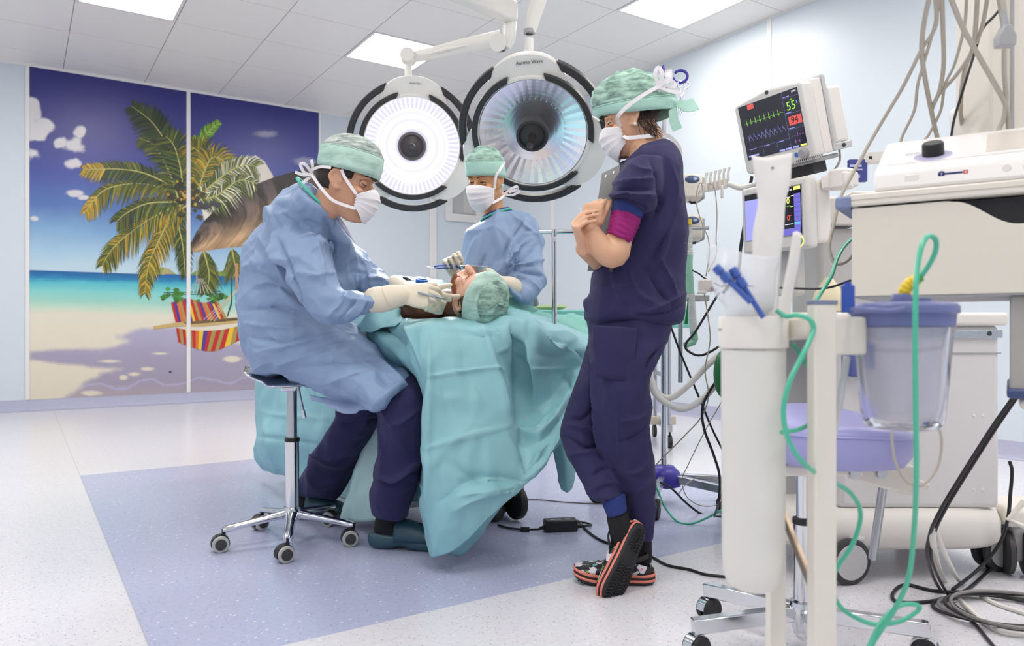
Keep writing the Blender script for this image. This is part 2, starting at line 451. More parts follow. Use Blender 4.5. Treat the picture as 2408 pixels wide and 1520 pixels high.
LFRAME = mat('light_frame_white', '#e8e6e6', .4)
LED = mat('led_diffuser', '#ffffff', .5, emis=('#fffaf3', PANEL_E))
k = 0
where = {(0, -1): 'square ceiling light panel at the far left of the ceiling above the beach mural', (3, -1): 'square ceiling light panel behind the left surgical lamp arm', (5, -4): 'square ceiling light panel beside the right wall above the standing woman'}
for i, j in LIGHTS:
    u0, v0 = TU0+i*TS, TV0+j*TS; cu, cv = u0+TS/2, v0+TS/2; s_ = TS/2-.004; q = .345
    t = thing('ceiling_light', where.get((i, j), 'square ceiling light panel out of view above or behind the camera'), 'ceiling light', W(cu, cv, ZC), 'square ceiling light panels')
    b = MB()
    for (x0, x1, y0, y1) in ((-s_, s_, -s_, -q), (-s_, s_, q, s_), (-s_, -q, -q, q), (q, s_, -q, q)):
        b.prism([(x0, y0), (x1, y0), (x1, y1), (x0, y1)], W(cu, cv, ZC-.004), D1, D2, UZ*.016)
    b.build('frame', LFRAME, t)
    b = MB(); b.prism([(-q, -q), (q, -q), (q, q), (-q, q)], W(cu, cv, ZC+.001), D1, D2, UZ*.01)
    b.build('diffuser', LED, t); k += 1

# white cover strips on the wall joints and the edge strip under the ceiling
def strip_left(pxa, w_, z0=.115, z1=ZC, off=.006):
    u = UV(on_left(pxa, 768))[0]
    return slab('t', u-w_/2, u+w_/2, V1-off, V1, z0, z1)
tn = 0
for px_, w_ in ((64.5, .034), (443, .042), (752, .03)):
    tn += 1; struct(strip_left(px_, w_, off=.012).build('trim_%d' % tn, TRIMW, bevel=.002))
tn += 1; struct(strip_left(1017, .10, off=.03).build('trim_%d' % tn, TRIMW, bevel=.004))
for z0, z1 in ((ZC-.022, ZC),):
    tn += 1; struct(slab('t', U0, U1, V1-.014, V1, z0, z1).build('trim_%d' % tn, TRIMW))
for px_ in (1299, 1809):
    u_ = on_right(px_, 600); v_ = UV(u_)[1]; tn += 1
    struct(slab('t', U1-.006, U1, v_-.022, v_+.022, .115, ZC).build('trim_%d' % tn, TRIMW))
tn += 1; struct(slab('t', U1-.012, U1, V0, V1, ZC-.018, ZC).build('trim_%d' % tn, TRIMW))

# pass-through hatch in the wall beside the corner: frame and a recessed pale pane
a0, a1 = UV(on_left(1045, 500))[0], UV(on_left(1131, 500))[0]
za, zb = on_left(1045, 519).z, on_left(1045, 372).z
b = MB(); fw = .10
for (x0, x1, z0, z1) in ((a0, a1, za, za+fw), (a0, a1, zb-fw, zb), (a0, a0+fw, za+fw, zb-fw), (a1-fw, a1, za+fw, zb-fw)):
    b.prism([(x0, V1-.05), (x1, V1-.05), (x1, V1), (x0, V1)], (0, 0, z0), D1, D2, UZ*(z1-z0))
wf = struct(b.build('window_1', TRIMW, bevel=.004))
b = MB(); b.prism([(a0+fw, V1-.012), (a1-fw, V1-.012), (a1-fw, V1), (a0+fw, V1)], (0, 0, za+fw), D1, D2, UZ*(zb-za-2*fw))
b.build('pane', mat('frosted_pane', '#c3c3c2', .25), wf)
b = MB(); b.prism([(a0+.5*(a1-a0), V1-.016), (a0+.75*(a1-a0), V1-.016), (a0+.75*(a1-a0), V1), (a0+.5*(a1-a0), V1)], (0, 0, za+fw+.02), D1, D2, UZ*(zb-za-2*fw-.04))
b.build('bar', mat('pane_post', '#d2d0cd', .4), wf)
# ------------------------------------------------------------------ beach mural printed on the wall panels
def build_mural():
    rs = np.random.RandomState(4)
    def vnoise(x, y, s, seed):
        r = np.random.RandomState(seed); G = r.rand(128, 128); x = x/s; y = y/s
        xi = np.floor(x).astype(int); yi = np.floor(y).astype(int); fx = x-xi; fy = y-yi
        fx = fx*fx*(3-2*fx); fy = fy*fy*(3-2*fy); g = lambda a, b: G[a % 128, b % 128]
        return (g(xi, yi)*(1-fx)+g(xi+1, yi)*fx)*(1-fy)+(g(xi, yi+1)*(1-fx)+g(xi+1, yi+1)*fx)*fy
    def fbm(x, y, s, seed): return sum(vnoise(x, y, s/2**i, seed+i)*.5**i for i in range(4))/1.875
    L = lambda c: np.array(lin(c))
    def ramp(t, stops):
        out = np.zeros(t.shape+(3,))
        for i in range(3): out[..., i] = np.interp(t, [s[0] for s in stops], [L(s[1])[i] for s in stops])
        return out
    def sstep(a, b, x): t = np.clip((x-a)/(b-a), 0, 1); return t*t*(3-2*t)
    def inpoly(x, y, poly):
        r = np.zeros(x.shape, bool); n = len(poly); j = n-1
        for i in range(n):
            xi, yi = poly[i]; xj, yj = poly[j]
            c = ((yi > y) != (yj > y)) & (x < (xj-xi)*(y-yi)/(yj-yi+1e-9)+xi); r ^= c; j = i
        return r
    def color(x, y):
        hz = 636+(x-67)*.030                         # horizon of the sea
        dy = y-hz
        n1 = fbm(x, y, 90, 1); n2 = fbm(x, y, 30, 9); n3 = fbm(x*.25, y, 8, 17)
        col = ramp(y+(x-400)*-.06+(n1-.5)*30, [(150, '#2c2f72'), (230, '#32357e'), (330, '#44488f'), (420, '#4a57a6'), (500, '#5a7cbb'), (560, '#86b0d8'), (610, '#aecfe6'), (640, '#c3dbe9')])
        glow = np.exp(-(((x-235)/110)**2+((y-300)/90)**2)); col = col*(1-.28*glow[..., None])+L('#7a6f9f')*.28*glow[..., None]
        # clouds
        m = np.zeros(x.shape)
        for cx, cy, rx, ry in ((72, 265, 30, 45), (95, 310, 45, 38), (140, 335, 40, 26), (175, 340, 38, 30), (185, 310, 22, 24), (80, 360, 30, 26), (172, 385, 25, 18), (175, 455, 30, 12), (80, 515, 16, 10), (195, 465, 18, 8)):
            m = np.maximum(m, 1-np.hypot((x-cx)/rx, (y-cy)/ry))
        m = sstep(.14, .52, m+((fbm(x, y, 40, 31)-.5)*1.25+(n2-.5)*.6)*np.clip(m*4, 0, 1))
        for cx, cy, rx, ry in ((628, 315, 36, 12), (705, 378, 30, 14), (730, 380, 22, 12)):
            m = np.maximum(m, .35*sstep(.0, .8, 1-np.hypot((x-cx)/rx, (y-cy)/ry)+(n2-.5)*.9))
        col = col*(1-m[..., None])+(L('#f0edf0')*(1-.25*n1[..., None]))*m[..., None]
        big = inpoly(x, y, [(560, 420), (575, 385), (600, 365), (622, 380), (640, 410), (650, 430), (600, 520), (480, 520), (470, 470), (520, 470)])
        col[big] = L('#e9e2d6')*(1-.1*n1[big])[:, None]
        # leaning trunk
        tx = [446, 462, 480, 505, 540, 575, 610, 650, 700, 755]; tyt = [578, 545, 520, 494, 470, 445, 430, 415, 402, 380]; tyb = [594, 594, 592, 587, 583, 580, 584, 594, 604, 612]
        ft = (y-np.interp(x, tx, tyt))/(np.interp(x, tx, tyb)-np.interp(x, tx, tyt)); tm = (x > 446) & (ft > 0) & (ft < 1)
        ct = ramp(ft+(n2-.5)*.25, [(-.1, '#4a4140'), (.25, '#6a5c57'), (.55, '#957b66'), (.8, '#d2ad86'), (1.05, '#b58f68')])
        rx = x-34*np.sin(np.pi*np.clip(ft, 0, 1))+ft*30; st = fbm(rx, ft*70, 11, 40)
        bd = sstep(.46, .60, fbm(rx, ft*38, 26, 52))*np.clip(1.25-1.1*ft, 0, 1); ck = sstep(.60, .68, fbm(rx*1.6, ft*30, 10, 71))
        ct = ct*(.70+.55*st[..., None])*(1-.72*bd[..., None])*(1-.35*ck[..., None])
        # island
        isl = (y > 655-18*np.exp(-((x-395)/60.)**2)-9*np.sin(x*.07)-26*np.exp(-((x-530)/55.)**2)) & (x > 312+n2*8) & (dy < 3)
        ci = ramp(n2, [(.3, '#6f8f45'), (.55, '#98ab58'), (.75, '#c9a98a')]); col[isl] = ci[isl]
        # sea and sand
        sea = dy > 0; q = (n3-.5)
        cs = ramp(dy+q*9, [(0, '#1f5f9c'), (9, '#2575ae'), (17, '#2f90bd'), (26, '#5fc3cf'), (45, '#86d6d4'), (70, '#a9dccb'), (88, '#d3e4d0'), (100, '#e9e2d0'), (140, '#ebe2cf'), (300, '#e6dcc8')])
        col[sea] = cs[sea]
        # palm shadow on the sand
        sh = [(60, 828), (140, 822), (240, 815), (300, 800), (280, 785), (330, 775), (420, 770), (500, 790), (600, 815), (760, 815), (760, 960), (130, 960), (180, 920), (240, 878), (290, 865), (200, 862), (60, 850)]
        ex = x+(n2-.5)*34; ey = y+(n1-.5)*26
        s_ = sum(inpoly(ex+r_*math.cos(a_), ey+.6*r_*math.sin(a_), sh).astype(float) for r_, a_ in [(0, 0)]+[(5, k*1.05) for k in range(6)]+[(10, k*1.05+.5) for k in range(6)])/13
        for cx, cy, rx, ry in ((290, 888, 14, 9), (315, 880, 20, 7), (345, 868, 24, 6), (215, 925, 34, 9), (375, 832, 30, 4), (545, 845, 30, 10), (590, 868, 30, 12), (260, 850, 40, 6)):
            s_ *= 1-sstep(.9, .3, np.hypot((x-cx)/rx, (y-cy-.0*(x-cx))/ry)+(n2-.5)*.6)
        cshd = ramp(y+(n1-.5)*30, [(770, '#b9b4cf'), (840, '#aaa4bb'), (900, '#a79fb3'), (950, '#b9aaae')])
        s_ = (s_*sstep(70, 110, dy))[..., None]; col = col*(1-s_)+cshd*s_
        wv = np.exp(-((y-(912-(x-200)*.06+7*np.sin(x*.05)+(n2-.5)*20))/2.2)**2)*(x > 190); col = col*(1-.6*wv[..., None])+L('#c3c1e6')*.6*wv[..., None]
        col[tm] = ct[tm]
        return col*(.985+.03*n2[..., None])
    u0, u1 = UV(on_left(64, 768))[0], UV(on_left(753, 768))[0]
    NX, NZ = 420, 420; z0, z1 = .116, ZC-.012
    us = np.linspace(u0, u1, NX); zs = np.linspace(z0, z1, NZ); UU, ZZ = np.meshgrid(us, zs)
    X = UU*D1.x+V1*D2.x; Y = UU*D1.y+V1*D2.y; px, py = CX+X/Y*FPX, HY-(ZZ-H)/Y*FPX
    cl = color(px, py)
    e = .0015
    verts = np.stack([UU*D1.x+(V1-e)*D2.x, UU*D1.y+(V1-e)*D2.y, ZZ], -1).reshape(-1, 3)
    b = MB(); i = np.arange(NX*NZ).reshape(NZ, NX)
    fs = np.stack([i[:-1, :-1], i[:-1, 1:], i[1:, 1:], i[1:, :-1]], -1).reshape(-1, 4)
    me = bpy.data.meshes.new('mural'); me.from_pydata(verts.tolist(), [], fs.tolist())
    ca = me.color_attributes.new('Col', 'FLOAT_COLOR', 'CORNER')
    flat = cl.reshape(-1, 3)[fs.ravel()]; ca.data.foreach_set('color', np.concatenate([flat, np.ones((len(flat), 1))], 1).ravel())
    PRN = vcol_mat('printed_wall_panel', .34, spec=.45)
    root = link(me, 'beach_mural', PRN, smooth=False)
    tag(root, 'beach mural with leaning palm tree and striped hammock on the left wall', 'mural')
    # printed shapes: flat ink layers a hair above the panel
    lay = [.002]
    def poly(b, pts, c):
        lay[0] += .0000012; b.col = lin(c); q = [on_left(x, y, lay[0]) for x, y in pts]; b.add(q, [tuple(range(len(q)))])
    def jit(c, k): v = 1+rs.uniform(-k, k); return tuple(max(0, min(255, x*v+rs.uniform(-6, 6))) for x in c)
    def frond(b, pts, Lmax, cols, dens=1.0, droop=.3, w=3.2, tipc=None, sides=(1, 1)):
        A = catmull(pts, 14); m = len(A); tot = sum(np.hypot(*(A[i+1]-A[i])) for i in range(m-1)); n = int(tot/1.7*dens)
        for k in range(n):
            t = (k+.5)/n; f = t*(m-1); i = min(int(f), m-2); p = A[i]+(A[i+1]-A[i])*(f-i); d = A[i+1]-A[i]; d = d/np.hypot(*d)
            for sd in (-1, 1):
                if sides[(sd+1)//2] == 0: continue
                nn = np.array([-d[1], d[0]])*sd; ln = Lmax*(.25+.75*math.sin(math.pi*min(.97, .14+.8*t)))*rs.uniform(.75, 1.1)*sides[(sd+1)//2]
                a_ = .75+rs.uniform(-.12, .12); dr = nn*math.cos(a_*.9)+d*math.sin(a_*.9)
                tip = p+dr*ln+np.array([0, droop*ln]); mid = p+dr*ln*.5+np.array([0, droop*ln*.16]); h = np.array([-dr[1], dr[0]])*w*.5
                c = cols[rs.randint(len(cols))] if not (tipc and t > .72) else tipc[rs.randint(len(tipc))]
                poly(b, [p-h*.5, mid-h, tip, mid+h, p+h*.5], jit(c, .22))
        q = [A[i] for i in range(0, m, 3)]+[A[-1]]; lft = []; rgt = []
        for i, p in enumerate(q):
            d = q[min(i+1, len(q)-1)]-q[max(i-1, 0)]; d = d/(np.hypot(*d)+1e-6); nn = np.array([-d[1], d[0]])*(1.6*(1-i/len(q))+.4); lft.append(p+nn); rgt.append(p-nn)
        for i in range(len(q)-1): poly(b, [lft[i], lft[i+1], rgt[i+1], rgt[i]], (190, 185, 105))
    DK = [(48, 62, 40), (60, 78, 42), (42, 52, 46)]; OL = [(92, 104, 40), (74, 90, 36), (118, 116, 44), (70, 78, 40)]
    YL = [(188, 150, 48), (160, 132, 44), (120, 118, 42), (204, 160, 56)]; BR = [(110, 160, 50), (130, 176, 60), (84, 130, 46)]; PL = [(220, 216, 196), (150, 158, 110), (196, 194, 170), (90, 104, 70)]
    b = MB()
    # far hanging fronds, trunk, then the crown
    frond(b, [(478, 590), (486, 615), (492, 650), (486, 685)], 40, OL, droop=.7)
    frond(b, [(545, 585), (550, 610), (556, 640)], 44, OL, droop=.8)
    frond(b, [(575, 590), (580, 620), (584, 650)], 30, OL+YL, droop=.6)
    frond(b, [(440, 480), (420, 520), (430, 580), (436, 650)], 34, DK+OL, droop=.5)
    frond(b, [(435, 485), (400, 515), (372, 570), (350, 620), (340, 690)], 40, OL+YL, droop=.6)
    frond(b, [(430, 480), (370, 505), (310, 545), (265, 585), (240, 625)], 44, OL+YL[:2], droop=.55)
    frond(b, [(425, 475), (350, 478), (300, 500), (275, 520)], 44, DK+OL, droop=.6)
    frond(b, [(428, 462), (370, 438), (310, 432), (250, 445), (218, 475), (200, 500)], 36, OL+YL[1:3], droop=.7, tipc=YL)
    frond(b, [(432, 458), (380, 425), (330, 405), (280, 398), (230, 398), (195, 398)], 40, OL+DK, droop=.25, tipc=YL)
    frond(b, [(420, 470), (400, 410), (365, 345), (330, 325)], 40, DK+OL, droop=.25)
    frond(b, [(440, 400), (400, 350), (375, 310), (350, 280), (310, 250)], 56, DK, droop=.2, w=4)
    frond(b, [(430, 460), (425, 400), (410, 345), (390, 320)], 60, DK+OL, droop=.15)
    frond(b, [(462, 350), (475, 330), (490, 310), (516, 288)], 22, BR, droop=-.1, w=4)
    frond(b, [(450, 345), (455, 335), (460, 322)], 14, BR, droop=0, w=4)
    frond(b, [(458, 470), (480, 400), (470, 360), (440, 340)], 62, YL+OL+OL, droop=.15, w=3.4)
    frond(b, [(460, 470), (475, 420), (500, 370), (540, 390), (560, 420)], 60, OL+YL, droop=.35, w=3.4)
    frond(b, [(470, 460), (510, 425), (545, 400), (580, 388), (605, 392)], 52, PL+OL, droop=.35, w=3.6)
    frond(b, [(465, 470), (510, 460), (560, 425), (600, 430)], 44, OL+PL[:2], droop=.6)
    for k in range(60): x, y = rs.normal(445, 20), rs.normal(470, 20); r = rs.uniform(5, 11); poly(b, [(x-r, y), (x-r*.3, y-r*.8), (x+r, y-r*.2), (x+r*.4, y+r*.9)], jit([(58, 62, 38), (74, 70, 40), (48, 50, 34)][k % 3], .3))
    for k in range(26): x, y = rs.normal(440, 16), rs.normal(462, 14); r = rs.uniform(2, 5); poly(b, [(x-r, y), (x, y-r), (x+r, y), (x, y+r)], [(206, 130, 50), (150, 92, 44), (70, 60, 40), (190, 160, 60)][k % 4])
    for x, y in ((470, 480), (485, 485), (500, 478), (512, 482)): poly(b, [(x-9, y-4), (x+4, y-7), (x+10, y+3), (x-3, y+9)], (64, 66, 74))
    # hammock
    def stripes(b, e0, e1, cols, n):
        A0 = catmull(e0, 40); A1 = catmull(e1, 40); g = lambda A, t: A[min(int(t*(len(A)-1)), len(A)-1)]
        for k in range(n):
            for h in range(3):
                t0, t1 = (k+h/3)/n, (k+(h+1)/3)/n
                poly(b, [g(A0, t0), g(A0, t1), g(A1, t1), g(A1, t0)], cols[k % len(cols)])
    RD, YE, PU, KH, OR = (196, 48, 44), (238, 200, 52), (90, 58, 150), (176, 150, 86), (222, 120, 52)
    for y0 in (688, 693): poly(b, [(385, y0), (520, y0-3), (520, y0-1.5), (385, y0+1.5)], (60, 66, 52))
    stripes(b, [(402, 712), (440, 702), (480, 712), (510, 702)], [(414, 762), (455, 762), (500, 762), (535, 752)], [RD, PU, OR, KH, RD, PU, YE, RD, KH], 18)
    for k in range(30):
        cx, cy = (410, 697) if k % 2 else (495, 697); x, y = rs.normal(cx, 13 if k % 2 else 22), rs.normal(cy, 8); r = rs.uniform(4, 8)
        poly(b, [(x-r, y), (x-r*.3, y-r*.7), (x+r*.8, y-r*.5), (x+r, y+r*.3), (x, y+r)], jit((66, 120, 48), .35))
    stripes(b, [(414, 772), (460, 778), (520, 776), (582, 762)], [(420, 806), (460, 820), (505, 826), (582, 792)], [RD, KH, RD, YE, KH, RD, OR, YE, PU, RD, KH], 18)
    poly(b, [(360, 768), (420, 758), (470, 757), (580, 747), (580, 757), (480, 768), (420, 768), (362, 775)], (206, 176, 116)); poly(b, [(430, 758), (580, 745), (580, 752), (440, 764)], (128, 104, 72))
    for k in range(7):
        x = 520+k*8; poly(b, [(555, 682), (557, 682), (x-40, 752+k*1.5), (x-42, 752+k*1.5)] if k < 4 else [(555, 682), (557, 682), (520+k*10, 750), (518+k*10, 750)], (222, 200, 168))
        poly(b, [(463+k*2, 655), (464+k*2, 655), (446+k*9, 690), (444+k*9, 690)], (214, 204, 186))
    poly(b, [(553, 620), (560, 620), (559, 682), (553, 682)], (196, 150, 116)); poly(b, [(545, 620), (547, 620), (546, 715), (536, 745), (533, 745), (543, 712)], (64, 80, 74)); poly(b, [(462, 600), (464, 600), (464, 655), (461, 655)], (190, 180, 160))
    poly(b, [(397, 874), (403, 873), (404, 876), (398, 877)], (50, 44, 60))
    b.build('printed_palm', PRN, root, smooth=False, fix=False)
build_mural()
# ------------------------------------------------------------------ two ceiling-hung surgical lamps
LAMPW = mat('lamp_lacquer', '#e8e5e0', .32)
LAMPB = mat('lamp_handle_black', '#2e2c2d', .45)
MIRR = mat('faceted_reflector', '#f4f2f6', .24, 1.)
LAMPON = vcol_mat('lit_lamp_glass', .2)
_n = LAMPON.node_tree; _n.links.new([q for q in _n.nodes if q.type == 'VERTEX_COLOR'][0].outputs[0], _n.nodes['Principled BSDF'].inputs['Emission Color']); _n.nodes['Principled BSDF'].inputs['Emission Strength'].default_value = 1.0
for _l in list(_n.nodes['Principled BSDF'].inputs['Base Color'].links): _n.links.remove(_l)
_n.nodes['Principled BSDF'].inputs['Base Color'].default_value = (.05, .05, .06, 1)
HUBM = mat('lamp_hub', '#4a4446', .35)
RIMB = mat('lamp_hub_rim', '#6a6266', .3)
def surgical_lamp(c, n, spin, lit, label):
    n = Vector(n).normalized(); c = Vector(c); up = UZ; x = up.cross(n).normalized(); y = n.cross(x)
    x, y = x*math.cos(spin)+y*math.sin(spin), y*math.cos(spin)-x*math.sin(spin)
    t = thing('surgical_lamp', label, 'surgical lamp', c, 'ceiling-hung surgical lamps')
    R0 = .28
    # housing: shallow white bowl behind the reflector with its rim
    b = MB(); b.lathe(c, n, [(.0, -.135), (.10, -.13), (.2, -.10), (.27, -.055), (.298, -.01), (.302, .012), (.296, .02), (.284, .02), (.282, .0), (.0, -.09)], 64, ref=x)
    b.build('housing', LAMPW, t)
    # reflector: rings of flat facets
    b = MB(); NR, NF = (14, 120) if lit else (9, 72)
    rr = [.07+(R0-.07)*i/NR for i in range(NR+1)]
    rnd = random.Random(5)
    def pt(r, a, j=0.): return c+(x*math.cos(a)+y*math.sin(a))*r+n*(.012-.075*(1-(r/R0)**2)+j)
    for i in range(NR):
        for k in range(NF):
            a0, a1 = 2*math.pi*k/NF, 2*math.pi*(k+(.94 if lit else 1.))/NF; tilt = (.0006 if k % 2 else -.0006)*(i > 3) if not lit else .0
            q = [pt(rr[i], a0, tilt), pt(rr[i], a1, -tilt), pt(rr[i+1]-.0006*lit, a1, -tilt+(.0035 if i > NR-4 else .001)*lit), pt(rr[i+1]-.0006*lit, a0, tilt+(.0035 if i > NR-4 else .001)*lit)]
            e = (1.05, 1.04, 1.12) if i < NR-4 else ((.97, .95, 1.05) if k % 2 else (.76, .73, .90)); e = tuple(v*(1-.14*(i in (5, 8))) for v in e) if i > 1 else (.8, .78, .95)
            b.col = e if lit else None; b.add(q, [(0, 1, 2, 3)])
    b.col = (1, 1, 1.1) if lit else None; b.lathe(c, n, [(.06, -.075), (.283, .003)], 64, ref=x)
    b.build('reflector', LAMPON if lit else MIRR, t, smooth=False, fix=False)
    # hub with sterile handle
    b = MB(); b.lathe(c, n, [(.078, -.07), (.082, .0), (.086, .03), (.083, .048), (.07, .05), (.064, .035), (.0, .03)], 40, ref=x); hb = b.build('hub', RIMB if lit else LAMPB, t)
    b = MB(); b.lathe(c, n, [(.063, .036), (.03, .044), (.018, .05), (.0, .05)], 32, ref=x); b.build('hub_cap', HUBM if lit else LAMPB, hb)
    b = MB(); hl = .05 if lit else .125
    b.lathe(c, n, [(.02, .045), (.019, .06), (.015, .065), (.014, .06+hl*.7), (.017, .06+hl*.75), (.017, .06+hl), (.011, .06+hl), (.0, .055+hl)], 24, ref=x); b.build('handle', HUBM if lit else mat('handle_dark_metal', '#5a5152', .25, .7), t)
    # three grip units: inner rim grip and outer grab handle, black; white shoulders between
    def arc(r0, r1, a0, a1, z0, z1, sk=0., k=22):
        rings = []
        for i in range(k+1):
            f = i/k; a = a0+(a1-a0)*f; am = (a0+a1)/2
            s0 = sk*(1 if f > .5 else -1)*max(0, abs(f-.5)*2-.86)/.14
            p = lambda r, z, da=0.: c+(x*math.cos(a+da)+y*math.sin(a+da))*r+n*z
            rings.append([p(r0, z0, -s0), p(r1, z0, s0), p(r1, z1, s0), p(r0, z1, -s0)])
        q = MB(); q.ring(rings); return q
    d2r = math.radians
    for a in (150, 30, -90):
        arc(.288, .318, d2r(a-42), d2r(a+42), -.015, .03, .03).build('rim_grip', LAMPB, t, bevel=.004)
        arc(.352, .39, d2r(a-33), d2r(a+33), -.035, .015, .05).build('grab_handle', LAMPB, t, bevel=.006)
    for a in (90, -30, 210):
        rings = []; k = 30
        for i in range(k+1):
            f = i/k*2-1; an = d2r(a)+d2r(40)*f
            ro = .30+.092*(1-abs(f)**2.6)*(.98+.05*f*f)+(.012 if abs(f) < .95 else 0); ri = .297
            zb, zf = -.075+.02*abs(f), .012-.008*abs(f)
            p = lambda r, z: c+(x*math.cos(an)+y*math.sin(an))*r+n*z
            rings.append([p(ri, zb), p(ro, zb+.02), p(ro+.004, (zb+zf)/2+.01), p(ro, zf), p(ri, zf)])
        q = MB(); q.ring(rings); q.build('shoulder', LAMPW, t, bevel=.003)
        # slim bridge carrying the ends of the grab handles
        for sgn in (-1, 1):
            a2 = d2r(a+sgn*27); p = lambda r, da=0., z=-.03: c+(x*math.cos(a2+da)+y*math.sin(a2+da))*r+n*z
            q = MB(); q.tube([p(.36), p(.375, sgn*.02), p(.372, sgn*.12)], [.016, .014, .012], 10); q.build('handle_root', LAMPW, t)
    return t, x, y, n

CR = P(1253, 313, 3.9); CL = P(969, 344, 4.5)
tr, xr, yr, nr = surgical_lamp(CR, (-.10, -.80, -.56), .06, False, 'large unlit surgical lamp on the right with mirrored reflector, lettered white top')
tl, xl, yl, nl = surgical_lamp(CL, (.12, -.96, -.25), -.03, True, 'lit surgical lamp on the left glowing white behind the seated surgeon')
# lamp light itself
ld = bpy.data.lights.new('lamp_light', 'SPOT'); ld.energy = 90; ld.spot_size = math.radians(70); ld.spot_blend = .8; ld.shadow_soft_size = .22; ld.color = (1, .98, .96)
lo = bpy.data.objects.new('lamp_light', ld); C.objects.link(lo); lo.location = CL+nl*.09
lo.rotation_euler = (P(1010, 700, 2.8)-CL).to_track_quat('-Z', 'Y').to_euler(); lo.parent = tl; lo.matrix_parent_inverse = Matrix.Translation(-CL)
text('Aurinio Wave', CR+yr*.358-xr*.042+nr*.016, xr, yr, .017, 'lettering', mat('lettering_dark', '#26262e', .5), tr)
text('Aurinio Wave', CL+yl*.358-xl*.025+nl*.016, xl, yl, .009, 'lettering', mat('lettering_dark', '#26262e', .5), tl)

# left suspension: post, knuckle, spring arm, joint, extension arm, ceiling tube
A0 = P(960, 222, 4.56); A1 = P(960, 142, 4.56); A2 = P(1178, 96, 4.5); A3 = P(1200, 30, 4.5); A4 = P(960, -75, 3.9); A5 = Vector((A4.x, A4.y, ZC-.01))
b = MB(); b.tube([A0, A1], [.021, .023], 18); b.cyl(A0, A0+UZ*.10, .026); b.build('drop_post', LAMPW, tl)
b = MB(); b.cyl(A1+V(0, -.05, .02), A1+V(0, .05, .02), .045, n=28); b.ell(A1+V(0, 0, .02), (.045, .05, .05)); b.build('knuckle', LAMPW, tl, bevel=.004)
b = MB(); dd = A2-A1
b.tube([A1+V(.03, 0, .02), A1+dd*.25+UZ*.012, A1+dd*.6+UZ*.016, A2+UZ*.012], [.034, .036, .045, .052], 20, flat=(.8, 1)); sa = b.build('spring_arm', LAMPW, tl)
b = MB(); b.tube([A1+dd*.22+V(0, -.034, -.0), A1+dd*.4+V(0, -.04, .008), A1+dd*.66+V(0, -.044, .0)], [.002, .012, .002], 10, flat=(.6, 1)); b.build('arm_inlay', WHITE, sa)
b = MB(); b.cyl(P(1170, 100, 4.44), P(1170, 100, 4.56), .052, n=28); b.tube([P(1188, 112, 4.5), P(1194, 95, 4.5), P(1199, 60, 4.5), P(1200, 18, 4.5)], [.03, .045, .042, .030], 20); b.build('joint', LAMPW, tl, bevel=.003)
b = MB(); b.lathe(P(1176, 119, 4.5), (0, 0, 1), [(.03, 0), (.036, .004), (.036, .02), (.03, .02)], 24); b.build('joint_collar', GREYP, tl)
b = MB(); b.bar(A3+V(.02, 0, .0), A4, .085, .13); b.build('extension_arm', LAMPW, tl, bevel=.02, seg=3)
b = MB(); b.cyl(A4-UZ*.07, A5, .06, n=28); b.cyl(A5-UZ*.05, A5, .14, n=32); b.build('ceiling_tube', LAMPW, tl, bevel=.006)
# right suspension
B0 = P(1243, 152, 3.98); B1 = P(1246, 62, 3.98); B2 = P(1300, -95, 3.95); B5 = Vector((A4.x+.01, A4.y+.02, ZC-.32))
b = MB(); b.tube([B0, P(1244, 90, 3.98)], [.026, .023], 18); b.cyl(B0-UZ*.005, B0+UZ*.07, .027); b.build('drop_post', LAMPW, tr, bevel=.003)
b = MB(); b.lathe(P(1245, 80, 3.98), (0, 0, 1), [(.02, 0), (.031, .002), (.031, .022), (.02, .022)], 24); b.build('joint_collar', GREYP, tr)
b = MB(); b.tube([B1-UZ*.03, B1+(B2-B1)*.2, B2], [.032, .04, .046], 20, flat=(.8, 1)); b.build('spring_arm', LAMPW, tr)
b = MB(); b.tube([B0-UZ*.01, P(1262, 148, 4.02), P(1284, 160, 4.06), P(1300, 178, 4.06)], [.02, .024, .026, .026], 16); b.build('yoke', LAMPW, tr)
b = MB(); b.ell(B2, (.06, .06, .06)); b.bar(B2, B5, .07, .10); b.cyl(B2-UZ*.06, B2+UZ*.08, .05, n=24); b.build('extension_arm', LAMPW, tr, bevel=.01)
# ------------------------------------------------------------------ operating table and its drapes
TE = Vector((-.548, .836, 0)); TP = Vector((.836, .548, 0)); TO = Vector((-.10, 2.86, 0))
def TT(l, w_, z): return TO+TE*l+TP*w_+UZ*z
t = thing('operating_table', 'operating table hidden under teal drapes, one black caster showing', 'operating table', TT(.9, 0, 0))
b = MB(); b.box(TT(.95, 0, .765), (.46, 1.75, .05), rz=math.atan2(TE.y, TE.x)-math.pi/2); b.build('tabletop', DARKG, t, bevel=.015)
b = MB(); b.box(TT(.95, 0, .45), (.24, .3, .58), rz=math.atan2(TE.y, TE.x)-math.pi/2); b.build('column', LGREY, t, bevel=.02)
b = MB(); b.bar(TT(.5, 0, .16), TT(.29, .33, .15), .08, .06); b.box(TT(.85, 0, .17), (.46, 1.1, .12), rz=math.atan2(TE.y, TE.x)-math.pi/2); b.build('base', LGREY, t, bevel=.04, seg=3)
for l, s_ in ((.29, 1.65), (.42, -1), (1.3, 1), (1.3, -1)):
    q = TT(l, .2*s_, .079)
    b = MB(); b.lathe(q-TP*.022, TP, [(.0, 0), (.05, 0), (.07, .004), (.075, .012), (.075, .032), (.07, .04), (.05, .044), (.0, .044)], 30); cs = b.build('caster', BLACK, t)
    b = MB(); b.box(q+UZ*.06, (.05, .07, .06), rz=RZ); b.build('caster_fork', LGREY, cs, bevel=.008)

